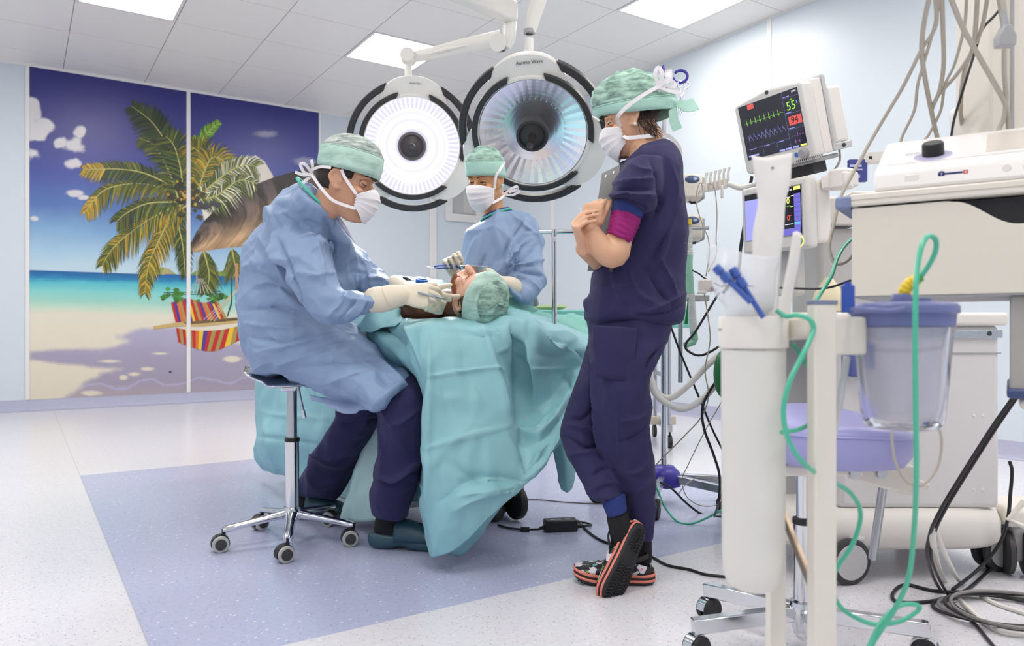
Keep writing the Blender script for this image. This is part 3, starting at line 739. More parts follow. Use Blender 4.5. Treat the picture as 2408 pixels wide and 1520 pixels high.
def sheet(name, rows, m, parent, k=6, th=.0022, cr=(9, .012), creases=(), seed=0, str_=(1, 1, .55)):
    "cloth from a control net of (px, py, depth); bicubic, then pressed creases and crumples"
    G = [[P(*q) for q in r] for r in rows]
    R1 = [catmull(r, k) for r in G]; cols = list(zip(*R1)); R2 = [catmull(c_, k) for c_ in cols]
    grid = [[Vector(R2[j][i]) for j in range(len(R2))] for i in range(len(R2[0]))]
    b = MB(); b.grid(grid); me = b.mesh(name)
    a = coords(me); n = normals(me)
    if n[:, 1].mean() > 0: me.flip_normals()
    if creases: fold(me, [(p, w_*1.0, h_*1.7) for p, w_, h_ in creases], facing=False)
    if cr: crumple(me, cr[0]*.6, cr[1], seed, str_); facets(me, cr[0]*.75, cr[1]*1.1, seed, str_)
    return link(me, name, m, parent, solid=th, ang=180)

# main drape: hangs over the head end of the table, swept up to the right
rows = [
 [(948, 752, 2.95), (1005, 750, 2.98), (1070, 746, 3.0), (1140, 744, 3.02), (1205, 728, 3.08), (1262, 742, 3.14), (1325, 768, 3.2), (1392, 790, 3.26)],
 [(948, 768, 2.70), (1006, 759, 2.68), (1072, 757, 2.69), (1138, 768, 2.70), (1196, 742, 2.78), (1252, 748, 2.84), (1312, 776, 2.93), (1388, 806, 3.02)],
 [(958, 792, 2.64), (1008, 786, 2.615), (1078, 790, 2.63), (1148, 800, 2.66), (1204, 776, 2.70), (1256, 776, 2.76), (1322, 806, 2.82), (1390, 826, 2.95)],
 [(985, 850, 2.60), (1012, 850, 2.585), (1090, 848, 2.605), (1158, 842, 2.64), (1228, 832, 2.735), (1246, 838, 2.70), (1330, 836, 2.85), (1384, 846, 2.92)],
 [(996, 905, 2.60), (1014, 890, 2.575), (1092, 880, 2.60), (1170, 878, 2.64), (1226, 884, 2.76), (1254, 880, 2.72), (1330, 866, 2.90), (1378, 868, 2.90)],
 [(1000, 985, 2.60), (1012, 980, 2.56), (1100, 962, 2.585), (1186, 955, 2.63), (1228, 962, 2.78), (1268, 955, 2.80), (1318, 918, 2.86), (1368, 890, 2.86)],
 [(1002, 1062, 2.60), (1010, 1058, 2.55), (1110, 1030, 2.57), (1190, 1006, 2.62), (1208, 1012, 2.73), (1270, 1000, 2.72), (1312, 960, 2.78), (1360, 915, 2.83)],
 [(996, 1140, 2.62), (1010, 1140, 2.55), (1120, 1108, 2.545), (1206, 1072, 2.60), (1226, 1066, 2.645), (1276, 1050, 2.66), (1318, 1000, 2.73), (1356, 950, 2.81)],
 [(985, 1190, 2.63), (1006, 1196, 2.56), (1100, 1160, 2.52), (1190, 1132, 2.57), (1236, 1108, 2.61), (1276, 1078, 2.63), (1318, 1020, 2.70), (1352, 980, 2.80)],
 [(1000, 1250, 2.64), (1012, 1256, 2.56), (1080, 1228, 2.53), (1160, 1186, 2.56), (1222, 1136, 2.59), (1276, 1094, 2.61), (1316, 1036, 2.68), (1346, 1004, 2.79)],
 [(1010, 1302, 2.64), (1024, 1310, 2.565), (1080, 1286, 2.55), (1150, 1216, 2.56), (1214, 1160, 2.59), (1268, 1112, 2.61), (1312, 1052, 2.67), (1340, 1024, 2.78)]]
CREAS = [([(1010, 886), (1080, 874), (1158, 866), (1180, 874)], 5, .008), ([(1236, 868), (1290, 868), (1340, 864)], 5, .007), ([(1006, 1054), (1090, 1030), (1188, 1005)], 6, .010),
 ([(1132, 776), (1150, 836), (1162, 880), (1176, 930), (1190, 1000)], 5, .011), ([(1190, 1010), (1215, 1060), (1238, 1120)], 6, -.012), ([(1205, 770), (1226, 840), (1230, 900), (1222, 1000)], 9, -.02),
 ([(1006, 770), (1012, 900), (1008, 1080), (1006, 1190)], 5, .006), ([(1060, 1090), (1130, 1128), (1236, 1140)], 8, -.011), ([(1086, 1166), (1160, 1150), (1235, 1140)], 9, .012),
 ([(1160, 770), (1185, 812), (1170, 830)], 6, .010), ([(1250, 770), (1290, 810), (1318, 818)], 7, .014), ([(1300, 800), (1345, 812), (1375, 850)], 8, -.014), ([(1050, 1080), (1055, 1180)], 8, .006), ([(1320, 960), (1270, 1020), (1200, 1012)], 8, .008), ([(1290, 1040), (1240, 1110)], 6, .008)]
TENT = [([(1135, 770), (1165, 880), (1195, 1000), (1235, 1120)], 20, .020), ([(1205, 762), (1228, 880), (1215, 1005)], 16, -.028), ([(1245, 758), (1300, 818), (1350, 800)], 17, .013), ([(1272, 832), (1325, 838), (1350, 812)], 14, -.014), ([(1160, 775), (1190, 830)], 12, .016),
 ([(1010, 775), (1011, 1000), (1008, 1190)], 16, .014), ([(1040, 1178), (1120, 1120), (1232, 1132)], 16, -.018), ([(1070, 1200), (1150, 1160), (1230, 1158)], 14, .016), ([(1352, 905), (1290, 1000), (1200, 1014)], 12, .016), ([(1340, 950), (1280, 1030), (1215, 1040)], 14, -.014), ([(1060, 1060), (1075, 1130), (1060, 1220)], 16, .012), ([(1330, 880), (1345, 925)], 12, -.016), ([(1290, 780), (1330, 790), (1380, 830)], 12, .016), ([(1080, 790), (1095, 860)], 18, -.008), ([(1110, 900), (1130, 980)], 20, .009), ([(1040, 900), (1060, 1000)], 20, -.008)]
CREAS = CREAS+[(p, w_, h_/1.15) for p, w_, h_ in TENT]
dr = thing('surgical_drape', 'large teal drape hanging over the head end of the operating table down to the floor', 'surgical drape', PF(1100, 1290))
sheet('front_fall', rows, DRAPE, dr, k=14, cr=(11, .009), creases=CREAS, seed=2)
# inner fold at the knee side and the long fall on the surgeon's side of the table
rows = [[(820, 772, 3.08), (870, 760, 3.1), (925, 752, 3.05), (960, 752, 2.9)], [(838, 790, 2.98), (880, 782, 2.94), (930, 775, 2.85), (962, 770, 2.7)],
        [(880, 830, 2.95), (905, 822, 2.86), (940, 815, 2.74), (985, 820, 2.63)], [(905, 860, 2.93), (930, 852, 2.82), (955, 855, 2.72), (1000, 880, 2.62)],
        [(935, 880, 2.94), (960, 880, 2.83), (985, 900, 2.74), (1004, 950, 2.62)], [(985, 905, 2.95), (992, 930, 2.86), (1000, 960, 2.78), (1006, 1010, 2.64)],
        [(990, 1000, 3.0), (992, 1030, 2.9), (1000, 1050, 2.8), (1006, 1100, 2.65)], [(985, 1150, 3.0), (985, 1160, 2.92), (992, 1180, 2.8), (1002, 1200, 2.66)]]
sheet('knee_fold', rows, DRAPE, dr, k=6, cr=(13, .014), seed=5, creases=[([(850, 770), (900, 790), (950, 850)], 8, .012), ([(890, 770), (930, 790), (960, 830)], 8, -.016), ([(945, 770), (975, 830), (1000, 900)], 7, .01)])
rows = [[(604, 800, 4.05), (700, 790, 3.8), (800, 780, 3.5), (900, 772, 3.2), (985, 760, 2.95)], [(604, 890, 4.02), (690, 885, 3.75), (790, 880, 3.45), (890, 860, 3.18), (985, 840, 2.95)],
        [(602, 960, 4.05), (680, 965, 3.72), (780, 960, 3.45), (880, 960, 3.2), (985, 960, 2.97)], [(600, 1020, 4.05), (628, 1030, 3.9), (700, 1035, 3.68), (800, 1040, 3.42), (880, 1045, 3.22), (985, 1050, 2.97)][:5],
        [(602, 1080, 4.06), (645, 1085, 3.78), (740, 1110, 3.56), (830, 1130, 3.36), (985, 1130, 2.99)], [(618, 1104, 4.1), (660, 1120, 3.8), (745, 1150, 3.5), (840, 1180, 3.3), (985, 1180, 2.99)]]
rows[3] = [(600, 1020, 4.05), (640, 1030, 3.74), (740, 1038, 3.50), (850, 1045, 3.3), (985, 1050, 2.97)]
sheet('side_fall', rows, DRAPE, dr, k=16, cr=(9, .012), seed=8, creases=[([(615, 970), (680, 980), (790, 985)], 5, .008), ([(622, 900), (628, 1030), (650, 1110)], 7, .014), ([(610, 1028), (640, 1030), (780, 1050)], 6, -.01)])
# pale loose panel between the surgeon's shins, trailing on the floor
rows = [[(880, 985, 3.1), (905, 985, 3.08), (965, 990, 2.98)], [(858, 1040, 3.1), (890, 1060, 3.06), (965, 1060, 2.97)], [(835, 1100, 3.1), (880, 1110, 3.05), (960, 1130, 2.96)], [(812, 1170, 3.1), (860, 1180, 3.04), (950, 1180, 2.96)], [(798, 1222, 3.12), (850, 1228, 3.06), (940, 1215, 3.0)]]
sheet('loose_panel', rows, mat('drape_lining_pale', '#b9dadc', .7, bump=(450, .12)), dr, k=7, cr=(12, .012), seed=11, creases=[([(884, 1010), (850, 1100), (815, 1200)], 6, .012)])
# tail behind the standing woman's knee, and the second layer at the floor
sheet('hanging_tail', [[(1296, 1030, 2.95), (1325, 1010, 2.95), (1352, 1000, 2.95)], [(1303, 1085, 2.93), (1330, 1075, 2.9), (1354, 1075, 2.93)], [(1313, 1125, 2.93), (1334, 1125, 2.89), (1353, 1120, 2.92)], [(1320, 1152, 2.93), (1334, 1160, 2.9), (1344, 1150, 2.92)]], DRAPE, dr, k=5, cr=(14, .006), seed=3)
sheet('under_layer', [[(985, 1140, 2.72), (1040, 1190, 2.66), (1120, 1190, 2.68), (1180, 1190, 2.72)], [(1000, 1240, 2.72), (1060, 1260, 2.66), (1110, 1250, 2.68), (1150, 1235, 2.72)], [(1030, 1290, 2.72), (1075, 1310, 2.68), (1105, 1290, 2.7), (1140, 1250, 2.74)]], DRAPE, dr, k=5, cr=(12, .008), seed=7)

# second drape over the patient's body and shoulders
bd = thing('surgical_drape', 'light teal drape lying over the patient body between surgeon and assistant', 'surgical drape', TT(1., 0, .9))
rows = [[(880, 690, 3.4), (930, 662, 3.55), (990, 657, 3.5), (1040, 665, 3.4), (1085, 690, 3.3)], [(880, 700, 3.2), (925, 680, 3.3), (985, 673, 3.25), (1045, 680, 3.2), (1090, 700, 3.15)], [(860, 740, 3.0), (900, 715, 3.05), (955, 706, 3.08), (1040, 700, 3.06), (1085, 715, 3.05)],
        [(830, 770, 2.95), (880, 742, 2.92), (930, 728, 2.93), (948, 724, 2.98), (960, 730, 3.0)], [(822, 785, 2.98), (872, 775, 2.85), (925, 768, 2.82), (945, 762, 2.84), (950, 765, 2.9)]]
sheet('body_cover', rows, DRAPE, bd, k=7, cr=(12, .012), seed=14, creases=[([(860, 755), (905, 735), (945, 728)], 8, .012), ([(835, 775), (890, 765), (940, 745)], 7, -.012)])
rows = [[(940, 650, 3.75), (1000, 655, 3.7), (1060, 668, 3.6)], [(930, 664, 3.5), (990, 660, 3.45), (1060, 672, 3.35)], [(915, 690, 3.35), (990, 686, 3.3), (1060, 690, 3.25)]]
sheet('body_ridge', rows, DRAPE, bd, k=7, cr=(12, .012), seed=15)
rows = []
for l_, zt in ((.52, .985), (.8, 1.0), (1.1, .995), (1.4, .985), (1.7, .96), (1.93, .95), (1.98, .86), (2.0, .72)):
    rows.append([(*PX(TT(l_, w_, zz)), TT(l_, w_, zz).y) for w_, zz in ((-.33, .70), (-.31, .84), (-.2, zt-.04), (0, zt), (.2, zt-.04), (.31, .84), (.33, .70))])
sheet('leg_cover', rows, DRAPE, bd, k=7, cr=(9, .012), seed=18)
# green drapes on the right of the head
gd = thing('surgical_drape', 'green drape spread to the right of the patient head', 'surgical drape', TT(.2, .5, .8))
rows = [[(1196, 690, 3.25), (1228, 712, 3.5), (1270, 735, 3.6), (1330, 738, 3.7), (1400, 742, 3.7)], [(1185, 712, 3.1), (1240, 735, 3.2), (1290, 745, 3.35), (1340, 760, 3.45), (1400, 770, 3.5)],
        [(1190, 740, 3.0), (1245, 750, 3.0), (1300, 768, 3.12), (1350, 790, 3.2), (1400, 800, 3.25)], [(1200, 760, 2.95), (1250, 772, 2.93), (1310, 800, 3.0), (1360, 825, 3.1), (1400, 840, 3.15)]]
sheet('green_fall', rows, DRAPEG, gd, k=8, cr=(11, .016), seed=21, creases=[([(1210, 720), (1270, 745), (1310, 760)], 7, .015), ([(1300, 745), (1350, 785), (1395, 830)], 7, .015), ([(1260, 735), (1320, 775), (1380, 830)], 6, -.012)])
# instrument table further back under a flat green cover
it = thing('instrument_table', 'instrument table under a flat green cover at the back behind the drapes', 'instrument table', (.66, 5.5, 0))
b = MB(); b.box((.66, 5.5, .925), (1.05, .6, .03)); b.build('tabletop', STEEL, it, bevel=.004)
for x_ in (.22, 1.1):
    b = MB()
    for y_ in (5.25, 5.75): b.cyl((x_, y_, .12), (x_, y_, .92), .015)
    b.bar((x_, 5.2, .14), (x_, 5.8, .14), .03, .05); b.bar((x_, 5.25, .5), (x_, 5.75, .5), .02, .03); b.build('leg_frame', STEEL, it)
b = MB(); b.bar((.1, 5.5, .16), (1.20, 5.5, .16), .05, .06); b.build('foot_rail', mat('rail_beige', '#cfc4b4', .4, .4), it, bevel=.004)
for x_ in (.22, 1.1):
    for y_ in (5.22, 5.78):
        b = MB(); b.cyl((x_-.012, y_, .045), (x_+.012, y_, .045), .045, n=24); b.cyl((x_, y_, .06), (x_, y_, .13), .008); b.build('caster', BLACK, it)
b = MB(); b.box((.66, 5.5, .955), (1.12, .68, .02)); b.box((.66, 5.155, .90), (1.12, .012, .12)); b.box((.10, 5.5, .90), (.012, .68, .12)); b.box((1.22, 5.5, .90), (.012, .68, .12)); o = b.build('table_cover', DRAPEG, bevel=.006)
tag(o, 'flat dark green cloth covering the instrument table at the back', 'cloth')
b = MB(); b.lathe((.28, 5.4, .966), (0, 0, 1), [(0, 0), (.07, .0), (.115, .022), (.12, .036), (.112, .036), (.05, .02), (0, .018)], 28); tag(b.build('dish', mat('yellow_dish', '#f4e9b0', .5)), 'pale yellow dish on the green instrument table at the back', 'dish')
# ------------------------------------------------------------------ shared anatomy: heads, hands, caps, masks
class Frame:
    "local head frame: x forward, y to the person's left, z up"
    def __init__(s, o, fwd, up, sc=1.):
        s.o = Vector(o); s.x = Vector(fwd).normalized(); u = Vector(up); s.z = (u-s.x*u.dot(s.x)).normalized(); s.y = s.z.cross(s.x); s.s = sc
    def __call__(s, x, y=None, z=None):
        if y is None: x, y, z = x
        return s.o+(s.x*x+s.y*y+s.z*z)*s.s
    def R(s): return Matrix((s.x, s.y, s.z)).transposed()
HEADS = [(-.125, .066, .030, .022), (-.112, .083, .0, .036), (-.09, .087, -.022, .048), (-.065, .088, -.052, .056), (-.035, .085, -.078, .063), (-.012, .081, -.092, .069),
         (.008, .079, -.098, .072), (.03, .089, -.102, .0745), (.058, .087, -.102, .076), (.085, .070, -.093, .069), (.105, .044, -.070, .052), (.118, .008, -.034, .020)]
def head(mb, F, nose=1., ears=(1, -1), neck=None):
    rings = []; n = 32
    A = catmull([(z, (a+b)/2, (a-b)/2, w_) for z, a, b, w_ in HEADS], 3)
    for z, cx, rx, w_ in A:
        r = []
        for k in range(n):
            t = 2*math.pi*k/n; c_, s_ = math.cos(t), math.sin(t); e = .86 if c_ > 0 else 1.
            r.append(F(cx+rx*math.copysign(abs(c_)**e, c_), w_*math.copysign(abs(s_)**.95, s_), z))
        rings.append(r)
    mb.ring(rings)
    # nose, brow, cheekbones, lips, chin, ears
    def L(pts, nn=12): limb(mb, [(F(p[:3]), p[3]*F.s, (p[4] if len(p) > 4 else p[3])*F.s) for p in pts], nn, 3)
    L([(.076, 0, .022, .009), (.090*1, 0, .0, .010), (.086+.022*nose, 0, -.026, .0125), (.090+.020*nose, 0, -.037, .0135)])
    for sd in (1, -1):
        mb.ell(F(.088, .012*sd, -.038), (.011*F.s, .009*F.s, .008*F.s), F.R(), 12, 8)
        L([(.084, .010*sd, .026, .008), (.082, .032*sd, .030, .008), (.066, .052*sd, .022, .008)])
        mb.ell(F(.062, .045*sd, -.026), (.022*F.s, .018*F.s, .016*F.s), F.R(), 14, 10)
    mb.ell(F(.087, 0, -.070), (.010*F.s, .022*F.s, .006*F.s), F.R(), 14, 8); mb.ell(F(.086, 0, -.081), (.010*F.s, .018*F.s, .0065*F.s), F.R(), 14, 8)
    mb.ell(F(.076, 0, -.110), (.017*F.s, .022*F.s, .014*F.s), F.R(), 14, 10)
    for sd in ears:
        base = [(.012, .070*sd, .012), (-.004, .078*sd, .026), (-.022, .082*sd, .022), (-.030, .082*sd, .004), (-.022, .080*sd, -.014), (-.006, .074*sd, -.032), (.006, .070*sd, -.030)]
        L([(*p, .0055 if i not in (5,) else .008) for i, p in enumerate(base)])
        mb.ell(F(-.010, .072*sd, -.002), (.018*F.s, .006*F.s, .024*F.s), F.R(), 14, 10)
        L([(.010, .071*sd, .004, .006), (.010, .072*sd, -.008, .006)])
    if neck: limb(mb, neck, 22, 4)
def eyes(F, parent, iris='#2b1a12', lid=.5, skin=None, brow=HAIRD, squint=.0):
    EW = mat('eye_white', '#e9e4e0', .25); IR = mat('iris', iris, .2)
    for sd in (1, -1):
        c = F(.0685, .0325*sd, .0045); r = .0125*F.s
        b = MB(); b.ell(c, (r, r, r), F.R(), 20, 14); e = b.build('eyeball', EW, parent)
        gz = F.x*.93-F.z*(.25+lid*.3)
        b = MB(); b.lathe(c, gz, [(0, r*1.03), (r*.30, r*1.0), (r*.5, r*.9), (r*.52, r*.84)], 20); b.build('iris', IR, parent)
        if skin:
            # lids: partial shells over the eyeball
            for k, (a0, a1) in enumerate(((math.radians(100), math.radians(18-lid*42+squint*10)), (math.radians(-100), math.radians(-24+squint*14)))):
                b = MB(); G = []
                for i in range(9):
                    al = a0+(a1-a0)*i/8; row = []
                    for j in range(13):
                        be = math.radians(-88+176*j/12); rr = r*1.12
                        row.append(c+F.x*rr*math.cos(al)*math.cos(be)+F.z*rr*math.sin(al)*math.cos(be)+F.y*rr*1.25*math.sin(be))
                    G.append(row)
                b.grid(G); b.build('eyelid', skin, parent, solid=.0022*F.s, ang=180)
                if k == 0:
                    b = MB(); b.tube(G[-1][1:-1], .0019*F.s, 6); b.build('eyelashes', brow, parent)
        b = MB(); q = catmull([F(.0955, .013*sd, .0255), F(.0935, .024*sd, .0300), F(.0865, .038*sd, .0315), F(.076, .050*sd, .0260)], 4); b.tube([Vector(p) for p in q], [.0024*F.s]+[.0029*F.s]*(len(q)-3)+[.002*F.s, .0008], 8, flat=(1, .6)); b.build('eyebrow', brow, parent)
def headshell(F, z, grow=.004):
    "half axes of the head at level z (centre, rx, ry)"
    zs = [q[0] for q in HEADS]; f = lambda k: float(np.interp(z, zs, [q[k] for q in HEADS]))
    a, b_, w_ = f(1), f(2), f(3); return (a+b_)/2, (a-b_)/2+grow, w_+grow
def mask(F, parent, m=MASK, drop=.026, ext=1., low=.136):
    top = lambda q: -.004-drop*q*q; bot = lambda q: -low+.046*q*q
    xf = lambda z: float(np.interp(z, [-.15, -.132, -.10, -.07, -.036, -.018, -.004], [.052, .082, .108, .121, .127, .121, .107]))
    G = []; N = 24; Mr = 28
    for i in range(Mr+1):
        t = i/Mr; row = []
        for j in range(N+1):
            q = -1+2*j/N; ph = q*math.radians(80)*ext
            z = top(q)+(bot(q)-top(q))*t
            x = .012+(xf(z)-.012)*max(math.cos(ph), 0)**.75; y = (.076-.012*t)*math.sin(ph)
            pl = sum(.004*max(0, 1-abs(t-k)/.05) for k in (.28, .5, .7))*math.cos(ph)**.5 if abs(ph) < math.pi/2 else 0
            y += .0; x += pl+.0012*math.sin(j*2.1+i)
            row.append(F(x, y, z))
        G.append(row)
    b = MB(); b.grid(G); o = b.build('face_mask', m, parent, solid=.0016, ang=60)
    return o, G
def cap_shell(F, rim, height, name, mats, parent, back=0., puff=.02, split=.4, tilt=0., n=44, rows=22, apex=(0, 0), wr=.0035, seed=0, flatp=2.4, rtilt=0., dip=0.):
    """theatre cap: rim=(front x, back x, half width, front z, back z); cloth rises to height with puff; two cloths"""
    fx, bx, hw, fz, bz = rim; G = []
    for i in range(rows+1):
        t = i/rows; row = []
        a = t*math.pi/2; pr = max(math.cos(a), 0)**(2/flatp); hz = math.sin(a)**(2/flatp); bul = 1+puff/.09*math.sin(math.pi*min(1, t*1.15))**.8*.9
        for k in range(n):
            ph = 2*math.pi*k/n; c_, s_ = math.cos(ph), math.sin(ph)
            x = (fx+bx)/2+(fx-bx)/2*c_*pr*bul+apex[0]*hz; y = hw*s_*pr*bul+apex[1]*hz
            z0 = (fz+bz)/2+(fz-bz)/2*c_+rtilt*s_-dip*abs(s_)**1.5; z = z0+(height-z0)*hz
            if c_ < 0: x += back*c_*math.sin(math.pi*min(1, t*1.2+.05))*1.
            wn = mnoise.noise(Vector((ph*2.2+seed, t*7, seed)))*wr*(.3+t)*2
            row.append(F(x+c_*wn, y+s_*wn, z+wn*hz))
        G.append(row)
    ks = int(rows*split)
    def part(rows_, nm, m):
        b = MB(); vs = [p for r in rows_ for p in r]; fs = []
        for i in range(len(rows_)-1):
            for k in range(n): fs.append((i*n+k, i*n+(k+1) % n, (i+1)*n+(k+1) % n, (i+1)*n+k))
        if rows_[-1] is G[-1]: fs.append(tuple((len(rows_)-1)*n+k for k in range(n)))
        b.add(vs, fs); return b.build(nm, m, parent, solid=.0014, ang=80)
    o = part(G[ks:], name, mats[1])
    p = part(G[:ks+1], 'cap_band', mats[0])
    b = MB(); b.tube(G[ks]+[G[ks][0]], .0022, 6); b.build('cap_seam', mats[0], o)
    return o, G
def neck_ring(mb, a, r, n=36):
    "round binding along a neckline section made by sec()"
    c, u = Vector(a[:3]), Vector(a[3:6]); v = Vector((0, 1, 0)); v = (v-u*v.dot(u)/u.length_squared).normalized()*a[6]
    q = [c+u*math.cos(2*math.pi*i/n)+v*math.sin(2*math.pi*i/n) for i in range(n+1)]; return mb.tube(q, r, 8)
FINGERS = [(.031, (.042, .026, .021), .0088), (.0105, (.046, .030, .022), .009), (-.0105, (.042, .027, .021), .0086), (-.030, (.033, .021, .019), .0076)]
def hand(mb, wrist, f, n, side, curls, thumb=((.55, .75, .35), .25), sc=1., spread=.06, wr=.026, tdir2=None):
    "five-fingered hand: f wrist-to-knuckle direction, n palm-facing normal, side = which way the thumb sits"
    w_ = Vector(wrist); f = Vector(f).normalized(); n = Vector(n); n = (n-f*n.dot(f)).normalized(); l = f.cross(n)*side
    at = lambda a, b, c: w_+(f*a+l*b+n*c)*sc
    mb.ring([[at(x, math.cos(q)*hw, math.sin(q)*ht+cz) for q in [2*math.pi*i/16 for i in range(16)]] for x, hw, ht, cz in
             ((-.02, wr, wr*.75, 0), (.0, wr*1.0, wr*.68, 0), (.022, .032, .018, .001), (.05, .040, .0165, .002), (.078, .043, .0145, .0), (.096, .040, .011, 0))])
    mb.ell(at(.034, .026, .010), (.026*sc, .017*sc, .016*sc), Matrix((f, l, n)).transposed(), 14, 10)
    tips = []
    for i, (off, ph, r) in enumerate(FINGERS):
        c = at(.088-.004*abs(i-1.2), off, 0); d = (f+l*spread*(1.2-i)*.8).normalized(); pts = [(at(.06, off*.9, 0), r*sc*.95), (c, r*1.08*sc)]; ang = 0; cu = curls[i]
        for k in range(3):
            ang = cu[k]; ax = d.cross(n).normalized(); d = Quaternion(ax, ang) @ d; n2 = None
            nn = n; c = c+d*ph[k]*sc; pts.append((c, r*sc*(1-.10*(k+1))))
            n = (Quaternion(ax, ang) @ n)
        limb(mb, pts, 12, 3); tips.append(c); n = Vector(nn) if False else (l.cross(f)*side)
    (tf, tl, tn), tb = thumb
    b0 = at(.026, .030, .010); d = (f*tf+l*tl+n*tn).normalized(); p1 = b0+d*.040*sc
    d2 = tdir2 if tdir2 is not None else (d+f*tb+n*tb*.4).normalized(); d2 = Vector(d2).normalized(); p2 = p1+d2*.032*sc; p3 = p2+(d2+(d2-d)*.5).normalized()*.024*sc
    limb(mb, [(at(.016, .018, .006), .013*sc), (b0, .0135*sc), (p1, .0105*sc), (p2, .010*sc), (p3, .0075*sc)], 12, 3)
    tips.append(p3); return tips
CAPB = mat('theatre_cap_green', '#b0dacc', .8, bump=(300, .15), var=(60, .05))
def sheer(name, c1, c2, sc=18, st=(1, 1, 3)):
    "thin cap cloth with the hair showing through it"
    m = mat(name, c1, .8, bump=(300, .15)); N, Lk, b = nodes_of(m)
    tc = N.new('ShaderNodeTexCoord'); mp = N.new('ShaderNodeMapping'); mp.inputs['Scale'].default_value = st; nz = N.new('ShaderNodeTexNoise'); nz.inputs['Scale'].default_value = sc; nz.inputs['Detail'].default_value = 7; nz.inputs['Roughness'].default_value = .65
    rp = N.new('ShaderNodeValToRGB'); rp.color_ramp.elements[0].position = .36; rp.color_ramp.elements[1].position = .62
    rp.color_ramp.elements[0].color = (*lin(c2), 1); rp.color_ramp.elements[1].color = (*lin(c1), 1)
    Lk.new(tc.outputs['Object'], mp.inputs[0]); Lk.new(mp.outputs[0], nz.inputs['Vector']); Lk.new(nz.outputs['Fac'], rp.inputs[0]); Lk.new(rp.outputs[0], b.inputs['Base Color']); return m
CAPS = sheer('theatre_cap_sheer', '#b4d8c8', '#6d8a80', 20)
CAPG = sheer('theatre_cap_sheer_grey', '#c9d6d0', '#77817d', 26, (1, 1, 4))
CAPL = sheer('theatre_cap_sheer_light', '#c4e2d6', '#9fc2b6', 14)
# ------------------------------------------------------------------ seated surgeon on a saddle stool
def build_stool():
    c = Vector((-.868, 2.955, 0)); t = thing('saddle_stool', 'chrome saddle stool with five black castors under the seated surgeon', 'stool', c)
    b = MB(); b.cyl(c+UZ*.12, c+UZ*.40, .0265, n=32); b.lathe(c, UZ, [(.0, .085), (.03, .085), (.036, .10), (.036, .125), (.028, .14)], 32); b.build('column', CHROME, t)
    b = MB(); b.cyl(c+UZ*.395, c+UZ*.412, .029, n=32); b.build('collar', BLACK, t, bevel=.003)
    b = MB(); b.cyl(c+UZ*.40, c+UZ*.60, .019, n=28); b.build('gas_lift', STEEL, t)
    ends = [PF(677, 1318), PF(530, 1296), PF(612, 1243), PF(780, 1238), PF(832, 1283)]
    for i, e in enumerate(ends):
        d = (e-c); d.z = 0; L = d.length; d.normalize(); sd = d.cross(UZ)
        q = c+d*.255
        b = MB(); rings = []
        for f, zz, wd, ht in ((0.02, .112, .030, .05), (.10, .112, .024, .034), (.4, .102, .018, .026), (.8, .088, .017, .024), (.95, .082, .02, .026), (1.02, .08, .014, .018)):
            p = c+d*.255*f+UZ*zz
            rings.append([p+sd*wd*math.copysign(abs(math.cos(a))**.8, math.cos(a))+UZ*ht*.5*math.copysign(abs(math.sin(a))**.8, math.sin(a)) for a in [2*math.pi*k/16 for k in range(16)]])
        b.ring(rings); b.build('base_leg', CHROME, t)
        # twin-wheel castor
        ax = Vector(((.62, -.78, 0), (.45, -.89, 0), (.8, -.6, 0), (-.3, -.95, 0), (.35, -.94, 0))[i]).normalized()
        fw = ax.cross(UZ); wc = q+fw*.012+UZ*.031
        b = MB(); b.cyl(q+UZ*.05, q+UZ*.085, .007)
        k = 12; prof = []
        for s_ in (1, -1):
            pass
        rings = []
        for w_ in (-.016, .016):
            rings.append([wc+ax*w_+(fw*math.cos(math.radians(u))+UZ*math.sin(math.radians(u)))*.034 for u in range(-20, 201, 20)]+[wc+ax*w_+(fw*math.cos(math.radians(u))+UZ*math.sin(math.radians(u)))*.018 for u in range(200, -21, -20)])
        b.ring(rings); ca = b.build('caster', BLACK, t)
        for s_ in (1, -1):
            b = MB(); b.lathe(wc+ax*s_*.009, ax*s_, [(.0, 0), (.030, 0), (.031, .004), (.031, .014), (.029, .017), (.022, .018), (.0, .016)], 28); w2 = b.build('wheel', mat('wheel_grey', '#b9b8b4', .5), ca)
            b = MB(); b.lathe(wc+ax*s_*.026, ax*s_, [(.0, 0), (.021, 0), (.020, .004), (.0, .005)], 24); b.build('wheel_cap', DARKG, ca)
    # tilting head, lever and polished shell under the saddle
    b = MB(); b.prism([(-.038, .0), (-.032, .055), (.04, .055), (.045, .03), (.02, .0)], c+V(0, -.03, .595), V(1, 0, 0), UZ, V(0, .06, 0)); b.build('tilt_bracket', CHROME, t, bevel=.006)
    b = MB(); b.tube([c+V(.03, -.035, .635), c+V(.045, -.05, .58), c+V(.065, -.06, .50)], .0055, 10); lv = b.build('lever', STEEL, t)
    b = MB(); b.tube([c+V(.058, -.056, .525), c+V(.066, -.06, .495)], .008, 10); b.build('lever_grip', CHROME, lv)
    G = []
    for i in range(15):
        u = i/14; row = []
        for j in range(15):
            v = -1+2*j/14; x = -.185+.30*u; wv = .13*(1-.55*max(0, u-.35))*math.sqrt(max(0, 1-abs(u*2-1)**3.2))+.004
            row.append(c+V(x, v*wv, .648+.085*max(0, .38-u)**1.3*1.9+.02*max(0, u-.7)-.028*(v*v)*(1 if u > .4 else .3)))
        G.append(row)
    b = MB(); b.grid(G); b.build('seat_shell', CHROME, t, solid=.006, ang=60)
build_stool()

